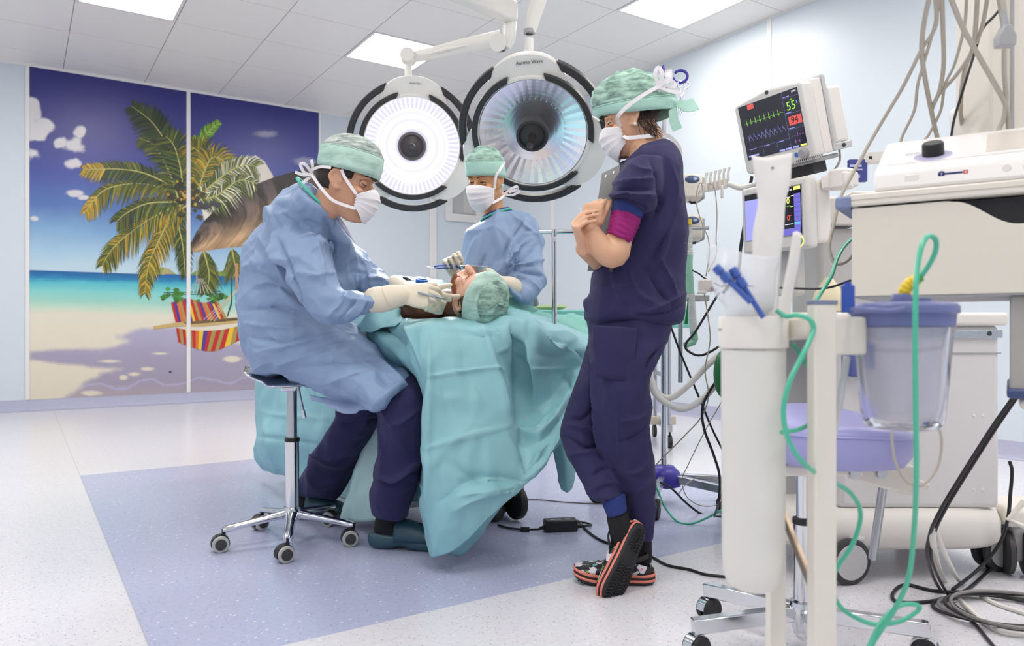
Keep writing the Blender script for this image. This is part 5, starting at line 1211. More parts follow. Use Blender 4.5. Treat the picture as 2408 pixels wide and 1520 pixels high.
# ------------------------------------------------------------------ standing woman in navy scrubs with a clipboard
def clog(F, t, side, tip=None):
    "casual clog in a local frame: origin heel bottom, x towards the toe, z up out of the sole"
    FL = bpy.data.materials.get('floral_clog') or floral()
    CO = bpy.data.materials.get('coral_band') or mat('coral_band', '#f08a78', .6)
    SO = bpy.data.materials.get('sole_black') or mat('sole_black', '#242326', .6)
    out = []                                    # outline half widths along the shoe
    prof = [(-.004, .006), (.006, .026), (.03, .037), (.07, .0385), (.11, .040), (.15, .046), (.19, .050), (.22, .048), (.24, .040), (.255, .024), (.260, .006)]
    A = catmull(prof, 4); off = lambda x: side*.010*max(0, (x-.08)/.18)**1.3
    def outline(g, z, lift=lambda x: .018*max(0, (x-.17)/.09)**1.6):
        L_ = [F(x+(g if i > len(A)/2 else -g)*(1 if w_ < .03 else 0), w_+g+off(x), z+lift(x)) for i, (x, w_) in enumerate(A)]
        R_ = [F(x+(g if i > len(A)/2 else -g)*(1 if w_ < .03 else 0), -w_-g+off(x), z+lift(x)) for i, (x, w_) in enumerate(A)]
        return L_+R_[::-1]
    b = MB(); b.ring([outline(-.006, 0), outline(0, .004), outline(.001, .011)]); so = b.build('sole', SO, t, ang=50)
    b = MB(); b.ring([outline(.0015, .010), outline(.0035, .013), outline(.0035, .017), outline(.0015, .019)], cap=False); b.build('coral_stripe', CO, t, ang=80)
    b = MB(); b.ring([outline(.0005, .018), outline(.0005, .028)]); b.build('midsole', SO, t)
    b = MB(); b.ring([outline(.0015, .027), outline(.0035, .030), outline(.0035, .034), outline(.001, .037)], cap=False); b.build('coral_stripe', CO, t, ang=80)
    # tread chevrons, each group one piece
    for x0, x1, nm in ((.012, .085, 'heel_tread'), (.135, .245, 'toe_tread')):
        b = MB(); x = x0
        while x < x1:
            w_ = float(np.interp(x, [p[0] for p in prof], [p[1] for p in prof]))-.009
            for sd in (1, -1):
                pts = [F(x+.008, off(x)+sd*.002, -.0012+.018*max(0, (x-.17)/.09)**1.6), F(x, off(x)+sd*w_*.5, -.0012+.018*max(0, (x-.17)/.09)**1.6), F(x+.007, off(x)+sd*w_, -.0012+.018*max(0, (x-.17)/.09)**1.6)]
                b.tube(pts, .0022, 6)
            x += .0105
        b.build(nm, SO, t)
    # upper: heel counter and vamp
    G = []
    for i in range(15):
        x = .095+.163*i/14; w_ = float(np.interp(x, [p[0] for p in prof], [p[1] for p in prof])); hh = .082-.042*(i/14)**1.2; row = []
        for j in range(21):
            a = math.pi*j/20; row.append(F(x, off(x)+(w_-.001)*math.cos(a), .036+(hh-.036)*math.sin(a)**.7+.018*max(0, (x-.17)/.09)**1.6))
        G.append(row)
    b = MB(); b.grid(G); up = b.build('upper', FL, t, solid=.004, ang=60)
    b = MB()
    for k in range(3):
        for j in range(3):
            x = .15+.03*k; a = math.radians(60+30*j); hh = .082-.042*((x-.095)/.163)**1.2; w_ = float(np.interp(x, [p[0] for p in prof], [p[1] for p in prof]))
            c = F(x, off(x)+w_*math.cos(a), .036+(hh-.036)*math.sin(a)**.7+.0035); nrm = (F.y*math.cos(a)*.7+F.z*math.sin(a)).normalized()
            b.lathe(c-nrm*.004, nrm, [(0, .004), (.0042, .004), (.0046, .0035), (.0046, .001)], 12)
    b.build('vent_holes', BLACK, t)
    G = []
    for i in range(4):
        row = []
        for j in range(25):
            u = j/24; ang = math.radians(-115+230*u); cx = .050; x = cx-math.cos(ang)*.052; y = math.sin(ang)*.040; z = .036+(.030*(abs(u-.5)*2)**1.0+.012)*i/3
            row.append(F(x, y, z))
        G.append(row)
    b = MB(); b.grid(G); b.build('heel_rim', FL, t, solid=.004, ang=60)
    st = [F(.105, .046, .052), F(.075, .046, .078), F(.04, .034, .088), F(.018, .0, .090), F(.04, -.034, .088), F(.075, -.046, .078), F(.105, -.046, .052)]
    b = MB(); b.tube([Vector(p) for p in catmull(st, 6)], .0075, 8, flat=(.45, 1.0)); b.build('heel_strap', SO, t)
    # heel badge with lettering
    b = MB(); b.box(F(-.0078, 0, .028), (.004, .026, .016), R=F.R()); bd = b.build('heel_badge', mat('badge_pale', '#f2dcd6', .6), t, bevel=.001)
    text('crocs', F(-.0102, 0.0118, .0252), -F.y, F.z, .0064, 'lettering', CO, t, depth=.0004)
def floral():
    m = mat('floral_clog', '#1d1c20', .45); N, Lk, b = nodes_of(m)
    tc = N.new('ShaderNodeTexCoord'); cur = None
    col = (*lin('#1b1a1e'), 1)
    def layer(prev, sc, c, th, petals, seed):
        mp = N.new('ShaderNodeMapping'); mp.inputs['Location'].default_value = (seed, seed*.7, seed*1.3); Lk.new(tc.outputs['Object'], mp.inputs[0])
        nz = N.new('ShaderNodeTexNoise'); nz.inputs['Scale'].default_value = sc*petals; nz.inputs['Detail'].default_value = 1; Lk.new(mp.outputs[0], nz.inputs['Vector'])
        ad = N.new('ShaderNodeMixRGB'); ad.blend_type = 'ADD'; ad.inputs[0].default_value = .018; Lk.new(mp.outputs[0], ad.inputs[1]); Lk.new(nz.outputs['Color'], ad.inputs[2])
        vo = N.new('ShaderNodeTexVoronoi'); vo.inputs['Scale'].default_value = sc; Lk.new(ad.outputs[0], vo.inputs['Vector'])
        ls = N.new('ShaderNodeMath'); ls.operation = 'LESS_THAN'; Lk.new(vo.outputs['Distance'], ls.inputs[0]); ls.inputs[1].default_value = th
        mx = N.new('ShaderNodeMix'); mx.data_type = 'RGBA'; Lk.new(ls.outputs[0], mx.inputs[0]); mx.inputs[7].default_value = (*lin(c), 1)
        if isinstance(prev, tuple): mx.inputs[6].default_value = prev
        else: Lk.new(prev, mx.inputs[6])
        return mx.outputs[2]
    cur = layer(col, 38, '#8fb85a', .22, 3.2, 2.2); cur = layer(cur, 30, '#5fb0b4', .22, 2.8, 7.1); cur = layer(cur, 27, '#e6dfe8', .42, 2.4, 4.4); cur = layer(cur, 27, '#e79ab0', .13, 2, 4.4)
    Lk.new(cur, b.inputs['Base Color']); return m

def build_woman():
    t = thing('person', 'standing person in navy scrubs seen from the side hugging a clipboard, one foot crossed behind', 'person', (.42, 2.5, 0))
    F = Frame(P(1483, 285, 2.56), (-.95, .16, -.25), (-.25, .05, .97), .93)
    SK = mat('skin_woman', '#deae8e', .5, sss=.12, var=(25, .05))
    b = MB(); head(b, F, nose=.6, neck=[(F(-.03, 0, -.05), .054), (F(-.05, 0, -.10), .052), (P(1516, 352, 2.54), .050), (P(1524, 385, 2.53), .07)])
    loft(b, [sec(1470, 400, 1575, 390, 2.53, .10), sec(1440, 520, 1590, 520, 2.53, .10), sec(1425, 640, 1585, 640, 2.53, .10), sec(1410, 730, 1580, 730, 2.53, .11), sec(1415, 790, 1560, 790, 2.53, .11)], 20, 3)
    # near arm bent up to the clipboard, far arm crossing under it
    limb(b, [(P(1515, 430, 2.42), .04), (P(1478, 500, 2.385), .040), (P(1457, 560, 2.355), .041), (P(1444, 596, 2.34), .047), (P(1420, 588, 2.335), .040), (P(1400, 562, 2.335), .033), (P(1388, 540, 2.34), .028), (P(1388, 532, 2.34), .027)], 20)
    limb(b, [(P(1480, 420, 2.62), .045), (P(1450, 520, 2.62), .045), (P(1425, 610, 2.58), .042), (P(1402, 606, 2.45), .034), (P(1372, 585, 2.35), .026)], 18)
    hand(b, P(1389, 536, 2.35), (.16, .16, 1), (.45, .88, -.1), -1, [(.7, .9, .6), (.8, .95, .6), (.9, 1., .6), (1., 1., .6)], thumb=((.95, .25, .25), .1), sc=.86, spread=.02)
    tips = hand(b, P(1371, 584, 2.345), (-.34, -.42, .84), (.92, -.05, .36), 1, [(.95, .8, .3), (1.05, .55, .2), (1.1, .5, .2), (1.15, .5, .2)], thumb=((.8, .2, .5), .3), sc=.90, spread=.03)
    limb(b, [(P(1480, 800, 2.48), .06), (P(1468, 1000, 2.475), .04), (P(1503, 1200, 2.515), .03), (P(1503, 1310, 2.525), .030)])
    limb(b, [(P(1450, 810, 2.60), .06), (P(1378, 1005, 2.60), .036), (P(1412, 1110, 2.515), .034), (P(1450, 1208, 2.42), .027), (P(1464, 1262, 2.416), .026)])
    me = union(b, .0042, 3); body = link(me, 'body', SK, t, ang=180)
    eyes(F, body, skin=SK, lid=.5, iris='#3a4a52')
    b = MB(); b.ell(F(-.008, .080, -.036), (.0062, .0062, .0062)); b.build('pearl_earring', mat('pearl', '#efe9df', .25), t)
    # dark hair gathered in the cap, strands at the nape
    HW = mat('hair_dark_brown', '#33201a', .5, var=(150, .5), bump=(250, .4))
    b = MB(); G = []
    for i in range(9):
        z = .05-.075*i/8; row = []
        for j in range(19):
            ph = math.radians(97+166*j/18); cx, rx, ry = headshell(F, z, .007); row.append(F(cx+rx*math.cos(ph), ry*math.sin(ph), z))
        G.append(row)
    b.grid(G); hr = b.build('hair', HW, t, solid=.004, ang=180)
    rnd = random.Random(8); b = MB()
    for k in range(34):
        x0 = rnd.uniform(-.075, -.022); y0 = .078-.25*abs(x0+.03); L_ = rnd.uniform(.06, .115)
        b.tube([Vector(p) for p in catmull([F(x0, y0, .0), F(x0+.004, y0+.003, -.03), F(x0+rnd.uniform(-.012, .006), y0-.002, -L_*.7), F(x0+rnd.uniform(-.03, .0), y0-.008, -L_)], 4)], [.0010]*12+[.0003], 5)
    b.build('loose_strands', HW, hr)
    cap, CG = cap_shell(F, (.108, -.166, .095, .046, -.012), .180, 'theatre_cap', (CAPB, CAPS), t, dip=.016, puff=.016, split=.18, seed=12, flatp=2.2, wr=.006, back=.012, apex=(.022, 0))
    kn = F(-.158, .045, .004); b = MB(); b.ell(kn, (.014, .013, .016))
    ribbon(b, [kn, kn+V(.02, -.01, -.005), kn+V(.045, -.01, -.012), kn+V(.075, 0, .0)], [.02, .03, .04, .045], up=(0, -1, .2), th=.003); ribbon(b, [kn, kn+V(-.004, -.012, -.03), kn+V(.0, -.012, -.06), kn+V(.012, -.01, -.09)], [.02, .03, .032], up=(0, -1, 0), th=.003); ribbon(b, [kn, kn+V(-.02, -.014, .004), kn+V(-.022, -.014, -.012), kn+V(-.004, -.012, -.008)], .016, up=(0, -1, 0), th=.003)
    b.build('cap_tie', CAPB, cap)
    m, MG = mask(F, t)
    k2 = P(1549, 203, 2.452); k3 = P(1549, 317, 2.515)
    for pth in ([MG[0][-1], P(1452, 276, 2.452), P(1478, 248, 2.438), P(1515, 222, 2.440), k2], [MG[15][-1], P(1476, 324, 2.462), P(1505, 322, 2.47), P(1535, 319, 2.49), k3], [k3, k3+V(-.02, -.01, -.015), k3+V(-.045, -.01, -.035)], [k3, k3+V(.02, -.01, -.02), k3+V(.03, 0, -.05)], [k3, k3+V(.035, 0, -.005), k3+V(.07, 0, -.045), k3+V(.075, .01, -.10)],
                [k2, k2+V(.010, -.01, .035), k2+V(-.003, -.01, .058), k2+V(-.014, -.01, .036), k2], [k2, k2+V(.028, -.01, .016), k2+V(.05, 0, .012), k2+V(.05, 0, .0), k2+V(.024, 0, .0)], [k2, k2+V(.04, 0, -.016), k2+V(.075, 0, -.022)], [k2, k2+V(.02, .05, -.03), k2+V(.01, .1, -.05)]):
        q = MB(); ribbon(q, pth, .0125); q.build('mask_tie', MASK, m)
    # ---- scrub top
    b = MB()
    loft(b, [sec(1488, 362, 1562, 338, 2.53, .075), sec(1466, 378, 1584, 352, 2.53, .11), sec(1455, 402, 1598, 384, 2.53, .135, .02), sec(1440, 445, 1608, 430, 2.53, .15), sec(1428, 490, 1613, 490, 2.53, .15), sec(1416, 560, 1614, 560, 2.53, .15), sec(1398, 620, 1613, 620, 2.53, .15), sec(1384, 665, 1611, 670, 2.53, .155), sec(1375, 715, 1610, 710, 2.53, .16), sec(1371, 745, 1606, 738, 2.53, .165), sec(1378, 757, 1598, 757, 2.53, .155)], 34, 4, dome=.1)
    loft(b, [sec(1474, 378, 1560, 380, 2.44, .07), sec(1455, 408, 1560, 420, 2.41, .08), sec(1440, 440, 1556, 455, 2.39, .085), sec(1434, 460, 1545, 485, 2.38, .085), sec(1440, 476, 1522, 502, 2.375, .068)], 26, 4, dome=.12)
    loft(b, [sec(1455, 385, 1530, 400, 2.63, .07), sec(1436, 450, 1520, 470, 2.64, .075), sec(1432, 490, 1500, 510, 2.63, .065)], 20, 3, dome=.15)
    me = union(b, .006, 4); crumple(me, 5, .013, 17, (1, 1, .7)); facets(me, 6, .006, 4)
    fold(me, [([(1437, 460), (1470, 456), (1500, 462), (1540, 460)], 6, 0.0330), ([(1445, 448), (1480, 444), (1530, 446)], 5, -0.0270), ([(1442, 432), (1490, 428), (1540, 420)], 6, 0.0180), ([(1446, 470), (1480, 474), (1520, 492)], 5, -0.0210), ([(1548, 450), (1555, 480), (1535, 510)], 6, -0.0240), ([(1600, 470), (1575, 540), (1556, 600), (1530, 640)], 8, 0.0210), ([(1590, 500), (1560, 570), (1535, 610)], 7, -0.0210),
      ([(1545, 600), (1570, 650), (1590, 700)], 7, 0.0210), ([(1520, 630), (1550, 680), (1580, 720)], 7, -0.0210), ([(1480, 640), (1500, 690), (1550, 720)], 8, 0.0180), ([(1440, 650), (1460, 700), (1480, 740)], 7, 0.0135), ([(1395, 660), (1440, 680), (1500, 668)], 7, 0.0150), ([(1610, 690), (1570, 715), (1520, 735)], 7, 0.0210), ([(1604, 720), (1560, 738), (1500, 742)], 6, -0.0180), ([(1580, 390), (1590, 440), (1585, 500)], 8, 0.0135), ([(1530, 380), (1545, 420), (1548, 450)], 6, -0.0150), ([(1480, 385), (1510, 400), (1540, 400)], 7, 0.0120), ([(1378, 700), (1382, 735)], 6, 0.0135)])
    link(me, 'scrub_top', NAVYC, t, ang=180)
    # knitted cuff and magenta sleeve on the near arm
    def sleeve(nm, secs, m, wr=0., seed=0):
        b = MB(); loft(b, secs, 30, 6, dome=.05); me = union(b, .0032, 1)
        if wr:
            a = coords(me); n = normals(me); ax = np.array((P(1474, 500, 2.37)-P(1450, 565, 2.35)).normalized())
            h = a @ ax; d = np.array([math.sin(h_*420+mnoise.noise(Vector(p)*22)*5)*(.6+mnoise.noise(Vector(p)*40)) for h_, p in zip(h, a)]); setco(me, a+n*(d*wr)[:, None])
        link(me, nm, m, t, ang=180)
    sleeve('knitted_cuff', [sec(1442, 470, 1518, 490, 2.375, .058), sec(1440, 482, 1514, 500, 2.372, .058), sec(1436, 499, 1507, 518, 2.37, .056)], CUFFB)
    sleeve('arm_sleeve', [sec(1437, 497, 1507, 516, 2.37, .057), sec(1433, 520, 1498, 542, 2.362, .057), sec(1427, 548, 1481, 576, 2.352, .056)], mat('magenta_knit', '#97106e', .75, bump=(300, .2)), .0028)
    # ---- trousers
    b = MB()
    loft(b, [sec(1384, 748, 1580, 748, 2.53, .15), sec(1388, 790, 1572, 785, 2.52, .15), sec(1390, 825, 1560, 830, 2.52, .14)], 30, 4, dome=.1)
    loft(b, [sec(1390, 790, 1572, 800, 2.49, .12), sec(1392, 845, 1552, 850, 2.465, .115), sec(1398, 905, 1530, 890, 2.46, .105), sec(1400, 963, 1526, 955, 2.46, .10), sec(1406, 1020, 1528, 1020, 2.47, .095), sec(1418, 1065, 1535, 1080, 2.48, .095), sec(1440, 1118, 1537, 1120, 2.49, .09), sec(1460, 1170, 1536, 1172, 2.51, .085), sec(1473, 1222, 1535, 1240, 2.525, .08), sec(1478, 1250, 1533, 1262, 2.53, .075)], 28, 4, dome=.1)
    loft(b, [sec(1388, 775, 1520, 800, 2.60, .12), sec(1378, 840, 1480, 880, 2.61, .115), sec(1354, 900, 1445, 945, 2.61, .105), sec(1331, 955, 1428, 985, 2.61, .10), sec(1322, 1008, 1424, 1026, 2.60, .098), sec(1328, 1058, 1432, 1052, 2.57, .092), sec(1350, 1098, 1448, 1084, 2.53, .088), sec(1370, 1138, 1460, 1116, 2.49, .082), sec(1382, 1166, 1466, 1146, 2.46, .078), sec(1398, 1180, 1468, 1164, 2.445, .066)], 28, 4, dome=.12)
    me = union(b, .006, 4); crumple(me, 5.5, .012, 23, (1, 1, .7)); facets(me, 7, .006, 5)
    fold(me, [([(1395, 850), (1404, 960), (1420, 1060), (1450, 1140)], 6, 0.0270), ([(1388, 860), (1396, 960), (1408, 1050)], 6, -0.0300), ([(1340, 1000), (1380, 1010), (1408, 1016)], 6, 0.0240), ([(1335, 1030), (1375, 1050), (1412, 1048)], 6, -0.0240), ([(1340, 1070), (1390, 1064), (1425, 1070)], 6, 0.0210), ([(1400, 960), (1370, 985), (1340, 985)], 6, -0.0180), ([(1390, 1120), (1420, 1100), (1448, 1108)], 6, -0.0180), ([(1385, 1160), (1420, 1140), (1460, 1138)], 6, 0.0180), ([(1530, 960), (1500, 985), (1460, 990)], 7, 0.0165), ([(1526, 1000), (1490, 1030), (1450, 1040)], 7, -0.0150), ([(1532, 1080), (1500, 1110), (1470, 1112)], 6, 0.0165), ([(1560, 815), (1535, 840), (1520, 870)], 6, -0.0240), ([(1448, 870), (1452, 980), (1458, 1080)], 6, 0.0090), ([(1535, 1130), (1500, 1160)], 6, 0.0150)])
    tr = link(me, 'scrub_trousers', NAVYC, t, ang=180)
    # patch pocket on the thigh
    sheet('thigh_pocket', [[(1396, 766, 2.366), (1430, 767, 2.352), (1465, 769, 2.352), (1497, 772, 2.356)], [(1396, 815, 2.362), (1430, 815, 2.346), (1465, 818, 2.345), (1495, 822, 2.352)], [(1402, 888, 2.362), (1430, 891, 2.352), (1462, 894, 2.352), (1490, 894, 2.362)]], NAVYC, tr, k=6, th=.003, cr=(12, .004), seed=2)
    sleeve('ankle_cuff', [sec(1408, 1166, 1470, 1160, 2.44, .050), sec(1416, 1186, 1472, 1180, 2.43, .045), sec(1427, 1214, 1474, 1198, 2.42, .041)], CUFFB)
    SKB = mat('sock_black', '#17161a', .9)
    b = MB(); limb(b, [(P(1452, 1216, 2.418), .036), (P(1458, 1240, 2.413), .037), (P(1466, 1268, 2.42), .042), (P(1470, 1300, 2.43), .042), (P(1455, 1345, 2.42), .036)]); link(union(b, .005, 2), 'sock', SKB, t, ang=180)
    b = MB(); limb(b, [(P(1503, 1262, 2.53), .042), (P(1502, 1320, 2.53), .043), (P(1480, 1335, 2.52), .042), (P(1430, 1345, 2.51), .036)]); link(union(b, .005, 2), 'sock', SKB, t, ang=180)
    hl, te = P(1512, 1238, 2.405), P(1441, 1404, 2.335)
    n0 = len(bpy.data.objects)
    ca = thing_part('crossed_clog', t); clog(Frame(hl, te-hl, (-.52, .83, .2), .985), ca, -1)
    cb = thing_part('standing_clog', t); h2 = PF(1536, 1372); h2.z = .001; clog(Frame(h2, (-1, .10, 0), (0, 0, 1), 1.0), cb, 1)
    # clipboard and pen
    cb = thing('clipboard', 'dark grey clipboard held against the chest of the standing woman', 'clipboard', P(1420, 520, 2.5))
    a, b_, c, d = P(1458, 387, 2.405), P(1415, 408, 2.60), P(1381, 637, 2.60), P(1439, 640, 2.385)
    nrm = (b_-a).cross(d-a).normalized(); nrm = nrm if nrm.x < 0 else -nrm
    q = MB(); q.add([a, b_, c, d, a-nrm*.004, b_-nrm*.004, c-nrm*.004, d-nrm*.004], [(0, 1, 2, 3), (7, 6, 5, 4), (0, 4, 5, 1), (1, 5, 6, 2), (2, 6, 7, 3), (3, 7, 4, 0)]); q.build('board', mat('clipboard_grey', '#4b4845', .55, bump=(600, .1)), cb, bevel=.0012)
    for s_ in (.28, .7):
        p = a.lerp(b_, s_).lerp(d.lerp(c, s_), .055)+nrm*.0005; q = MB(); q.lathe(p, nrm, [(0, .002), (.004, .0018), (.005, .0005), (.005, -.001)], 16); q.build('rivet', CHROME, cb)
    u = (c-d).normalized(); v = (a-d).normalized()
    text('IMPA', d+u*.022+v*.012+nrm*.0008, v, -u, .011, 'printed_mark', mat('mark_pale', '#8d8a86', .6), cb, depth=.0003)
    p = thing('pen', 'clear pen sticking up from the fist of the standing woman', 'pen', P(1366, 515, 2.40))
    q = MB(); q.tube([P(1371, 528, 2.335), P(1365, 490, 2.345)], .0042, 12); q.build('barrel', mat('pen_clear', '#dcdfe6', .1, spec=.8), p); q = MB(); q.tube([P(1371, 528, 2.335), P(1372, 534, 2.333)], [.0042, .001], 10); q.build('tip', STEEL, p)
def thing_part(nm, parent):
    o = bpy.data.objects.new(nm, None); C.objects.link(o); o.parent = parent; o.matrix_parent_inverse = Matrix.Translation(-Vector(parent.location)); o.empty_display_size = .02; return o
build_woman()
# ------------------------------------------------------------------ stands, pumps and hanging lines behind the standing woman
def cab(name, label, pts, r, m, cat='cable', group=None):
    b = MB(); b.cable(pts, r, 8, 8); return tag(b.build(name, m, ang=180), label, cat, group)
BLK = mat('cable_black', '#1b1a1e', .45); BGE = mat('cable_beige', '#b5aa98', .5); WHT = mat('cable_white', '#ece8e2', .45); GRY = mat('cable_grey', '#bab3a8', .5)
t = thing('screen_frame', 'chrome T-shaped bar on a post at the head of the operating table', 'screen frame', P(1303, 768, 3.12))
b = MB(); b.cyl(P(1304, 860, 3.12), P(1303, 552, 3.12), .0105, n=20); b.cyl(P(1304, 742, 3.12), P(1304, 738, 3.12), .0125); b.build('post', CHROME, t)
b = MB(); b.cyl(P(1268, 546, 3.12), P(1420, 545, 3.12), .0095, n=20); b.build('crossbar', CHROME, t)
b = MB(); b.cyl(P(1303, 556, 3.12), P(1303, 540, 3.12), .013, n=20); b.build('tee_joint', CHROME, t)
b = MB(); b.box(P(1303, 562, 3.107), (.012, .004, .02)); b.build('clip', LGREY, t)
b = MB(); b.tube([P(1262, 718, 3.4), P(1254, 700, 3.38), P(1250, 712, 3.36)], [.012, .02, .006], 10); b.box(P(1258, 711, 3.36), (.02, .02, .03)); tag(b.build('table_clamp', GREYP, bevel=.003), 'grey clamp on the table edge beside the assistant gown', 'clamp')

# drip stand with purple hook head
hub = Vector(((1562-1204)/1760*3.6, 3.6, 0))
t = thing('drip_stand', 'chrome drip stand with purple hook head and castor base behind the standing woman', 'drip stand', hub)
PURP = mat('purple_plastic', '#3a2f9e', .35)
b = MB(); b.cyl(hub+UZ*.10, hub+UZ*1.25, .0165, n=24); b.cyl(hub+UZ*1.22, hub+UZ*1.98, .0115, n=20); b.build('pole', CHROME, t)
b = MB(); b.cyl(hub+UZ*1.20, hub+UZ*1.26, .024, n=24); b.build('height_clamp', DARKG, t, bevel=.004)
b = MB(); b.lathe(hub, UZ, [(.02, .185), (.045, .18), (.075, .15), (.085, .11), (.08, .085), (.05, .08), (.0, .08)], 12); b.build('base_hub', PURP, t, bevel=.006)
for i, a in enumerate((-40, 5, 105, 178, 250)):
    d = Vector((math.cos(math.radians(a)), math.sin(math.radians(a)), 0)); b = MB(); b.bar(hub+d*.05+UZ*.125, hub+d*.33+UZ*.105, .032, .036); lg = b.build('base_leg', STEEL, t, bevel=.003)
    wc = hub+d*.32+UZ*.045; sd = d.cross(UZ)
    b = MB(); b.cyl(wc+UZ*.03, wc+UZ*.07, .008)
    for s_ in (-1, 1): b.lathe(wc+sd*s_*.006, sd*s_, [(.0, 0), (.042, 0), (.045, .004), (.045, .018), (.038, .022), (.0, .022)], 24)
    b.build('caster', BLACK, lg)
b = MB(); hc = hub+UZ*1.98
b.cyl(hc-UZ*.02, hc+UZ*.06, .022, n=20); b.build('hook_head', PURP, t)
for i, a in enumerate((-15, 75, 165, 255)):
    d = Vector((math.cos(math.radians(a)), math.sin(math.radians(a)), 0)); tip = hc+d*.075+UZ*.065
    b = MB(); b.bar(hc+UZ*.02, hc+d*.055+UZ*.05, .018, .036)
    ring = [tip+d*(.034*math.cos(q))+UZ*(.030*math.sin(q)) for q in [math.radians(200+u*300/16) for u in range(17)]]
    b.tube(ring, .0075, 8); b.build('hook', PURP, t, bevel=.003)
def scissors(o, d, L, label, op=.10, gm=CHROME):
    t = thing('surgical_scissors', label, 'scissors', o, 'scissors and forceps hanging on the drip stand')
    d = Vector(d).normalized(); s_ = d.cross(V(0, 1, 0)).normalized()
    piv = o+d*L*.5
    for k in (-1, 1):
        b = MB(); ring = [o+s_*k*.016+s_*.011*math.cos(q)+d*.016*math.sin(q) for q in [2*math.pi*u/14 for u in range(15)]]; b.tube(ring, .0028, 8)
        b.tube([o+s_*k*.010+d*.015, o+s_*k*.006+d*L*.3, piv, piv+d*L*.48-s_*k*op*.03], [.003, .0032, .0042, .0012], 8); b.build('blade_half', gm, t)
    b = MB(); b.cyl(piv-V(0, .006, 0), piv+V(0, .006, 0), .004); b.build('pivot_screw', STEEL, t)
hk = hc+Vector((math.cos(math.radians(-15)), math.sin(math.radians(-15)), 0))*.085+UZ*.04
scissors(hk-UZ*.015+V(.004, 0, 0), (-.14, 0, -1), .15, 'steel scissors hanging from the right purple hook of the drip stand', .2)
scissors(P(1575, 200, 3.5), (.40, 0, -1), .16, 'thin steel forceps hanging behind the theatre cap ties of the standing woman', .1)
b = MB(); G = []
for i in range(6):
    G.append([P(1534+i*9+(j*.6), 172-i*1.5+j*9, 3.56-.02*math.sin(i/5*3.1)*math.sin(j/5*3.1)) for j in range(6)])
b.grid(G); o = b.build('infusion_bag', mat('bag_plastic', '#e4e2ee', .25, alpha=.9), solid=.012, ang=180); tag(o, 'small clear bag with printed label hanging on the drip stand hook', 'bag')
b = MB()
for i in range(5): b.box(P(1541+i*5, 196, 3.535), (.006, .001, .034))
for k in range(3): b.box(P(1556+k*0, 183+k*4, 3.533), (.03, .001, .003))
b.build('printed_label', mat('print_black', '#222126', .6), o)

# infusion pumps on a rail, rail rod
PUMP = mat('pump_ivory', '#ddd9d0', .4); PF_ = mat('pump_face_blue', '#4a5a78', .3)
for (y0, lab) in ((413, 'upper infusion pump with blue oval face behind the standing woman shoulder'), (508, 'lower infusion pump with blue oval face beside the chrome rail rod')):
    c = P(1620, y0+31, 3.15); t = thing('infusion_pump', lab, 'infusion pump', c, 'infusion pumps on the rail')
    b = MB(); b.box(c, (.09, .12, .105)); b.build('housing', PUMP, t, bevel=.014, seg=3)
    b = MB(); b.box(c+V(.048, .01, -.005), (.018, .11, .095)); b.build('side_cover', GREYP, t, bevel=.008)
    b = MB(); b.ell(c+V(.0, -.058, .028), (.032, .008, .017)); fo = b.build('display', PF_, t)
    b = MB(); b.ell(c+V(.01, -.0655, .028), (.008, .002, .006)); b.build('button', mat('pump_key', '#a8c4e8', .4), fo)
    b = MB(); b.tube([c+V(0, .0, -.052), c+V(.01, 0, -.06), c+V(.03, 0, -.058)], .005, 8); b.build('latch', DARKG, t)
b = MB(); b.cyl(P(1600, 537, 3.05), P(1667, 537, 3.05), .0075, n=16); b.cyl(P(1600, 537, 3.05), P(1600, 900, 3.1), .008); b.cyl(P(1600, 900, 3.1), P(1600, 380, 3.1), .010); o = b.build('rail_rod', STEEL); tag(o, 'short chrome rail rod pointing right below the infusion pumps', 'rail')

# breathing circuit hanging beside the woman's back
CORR = mat('corrugated_clear', '#e6ece8', .25, alpha=.72); GRN = mat('connector_green', '#9fd8be', .3, alpha=.9); GR2 = mat('clip_green', '#1f7a3c', .4)
t = thing('breathing_circuit', 'clear corrugated breathing tube with pale green connectors hanging behind the woman back', 'breathing tube', P(1625, 640, 3.0))
def corr(pts, r, pitch=.006, amp=.12, m=CORR, name='corrugated_tube'):
    A = [Vector(p) for p in catmull(pts, 30)]; L = [0]
    for i in range(1, len(A)): L.append(L[-1]+(A[i]-A[i-1]).length)
    n = int(L[-1]/pitch*4); path = []; rr = []; j = 0
    for k in range(n+1):
        s_ = L[-1]*k/n
        while j < len(A)-2 and L[j+1] < s_: j += 1
        path.append(A[j].lerp(A[j+1], (s_-L[j])/max(L[j+1]-L[j], 1e-6))); rr.append(r*(1+amp*math.sin(k*math.pi/2)))
    b = MB(); b.tube(path, rr, 14); return b.build(name, m, t, ang=180)
corr([P(1616, 522, 3.0), P(1618, 560, 3.0), P(1620, 604, 3.0)], .016); corr([P(1624, 690, 3.0), P(1628, 740, 3.0), P(1631, 780, 3.0)], .0155, amp=.03)
b = MB(); b.tube([P(1619, 600, 3.0), P(1620, 625, 3.0), P(1623, 690, 3.0)], [.018, .015, .017], 16); b.cyl(P(1605, 648, 3.0), P(1628, 638, 3.0), .009); b.build('connector', GRN, t)
b = MB(); b.tube([P(1631, 776, 3.0), P(1633, 798, 3.0), P(1630, 805, 3.0), P(1612, 812, 2.98)], [.015, .015, .014, .013], 16); b.build('elbow', GRN, t)
b = MB(); b.cyl(P(1616, 530, 2.99), P(1615, 517, 2.99), .019); b.build('yellow_ring', mat('ring_yellow', '#e6c52e', .4), t)
b = MB(); b.tube([P(1618, 700, 2.98), P(1616, 735, 2.98), P(1613, 762, 2.98)], [.002, .004, .007], 8); b.build('green_clip', GR2, t)
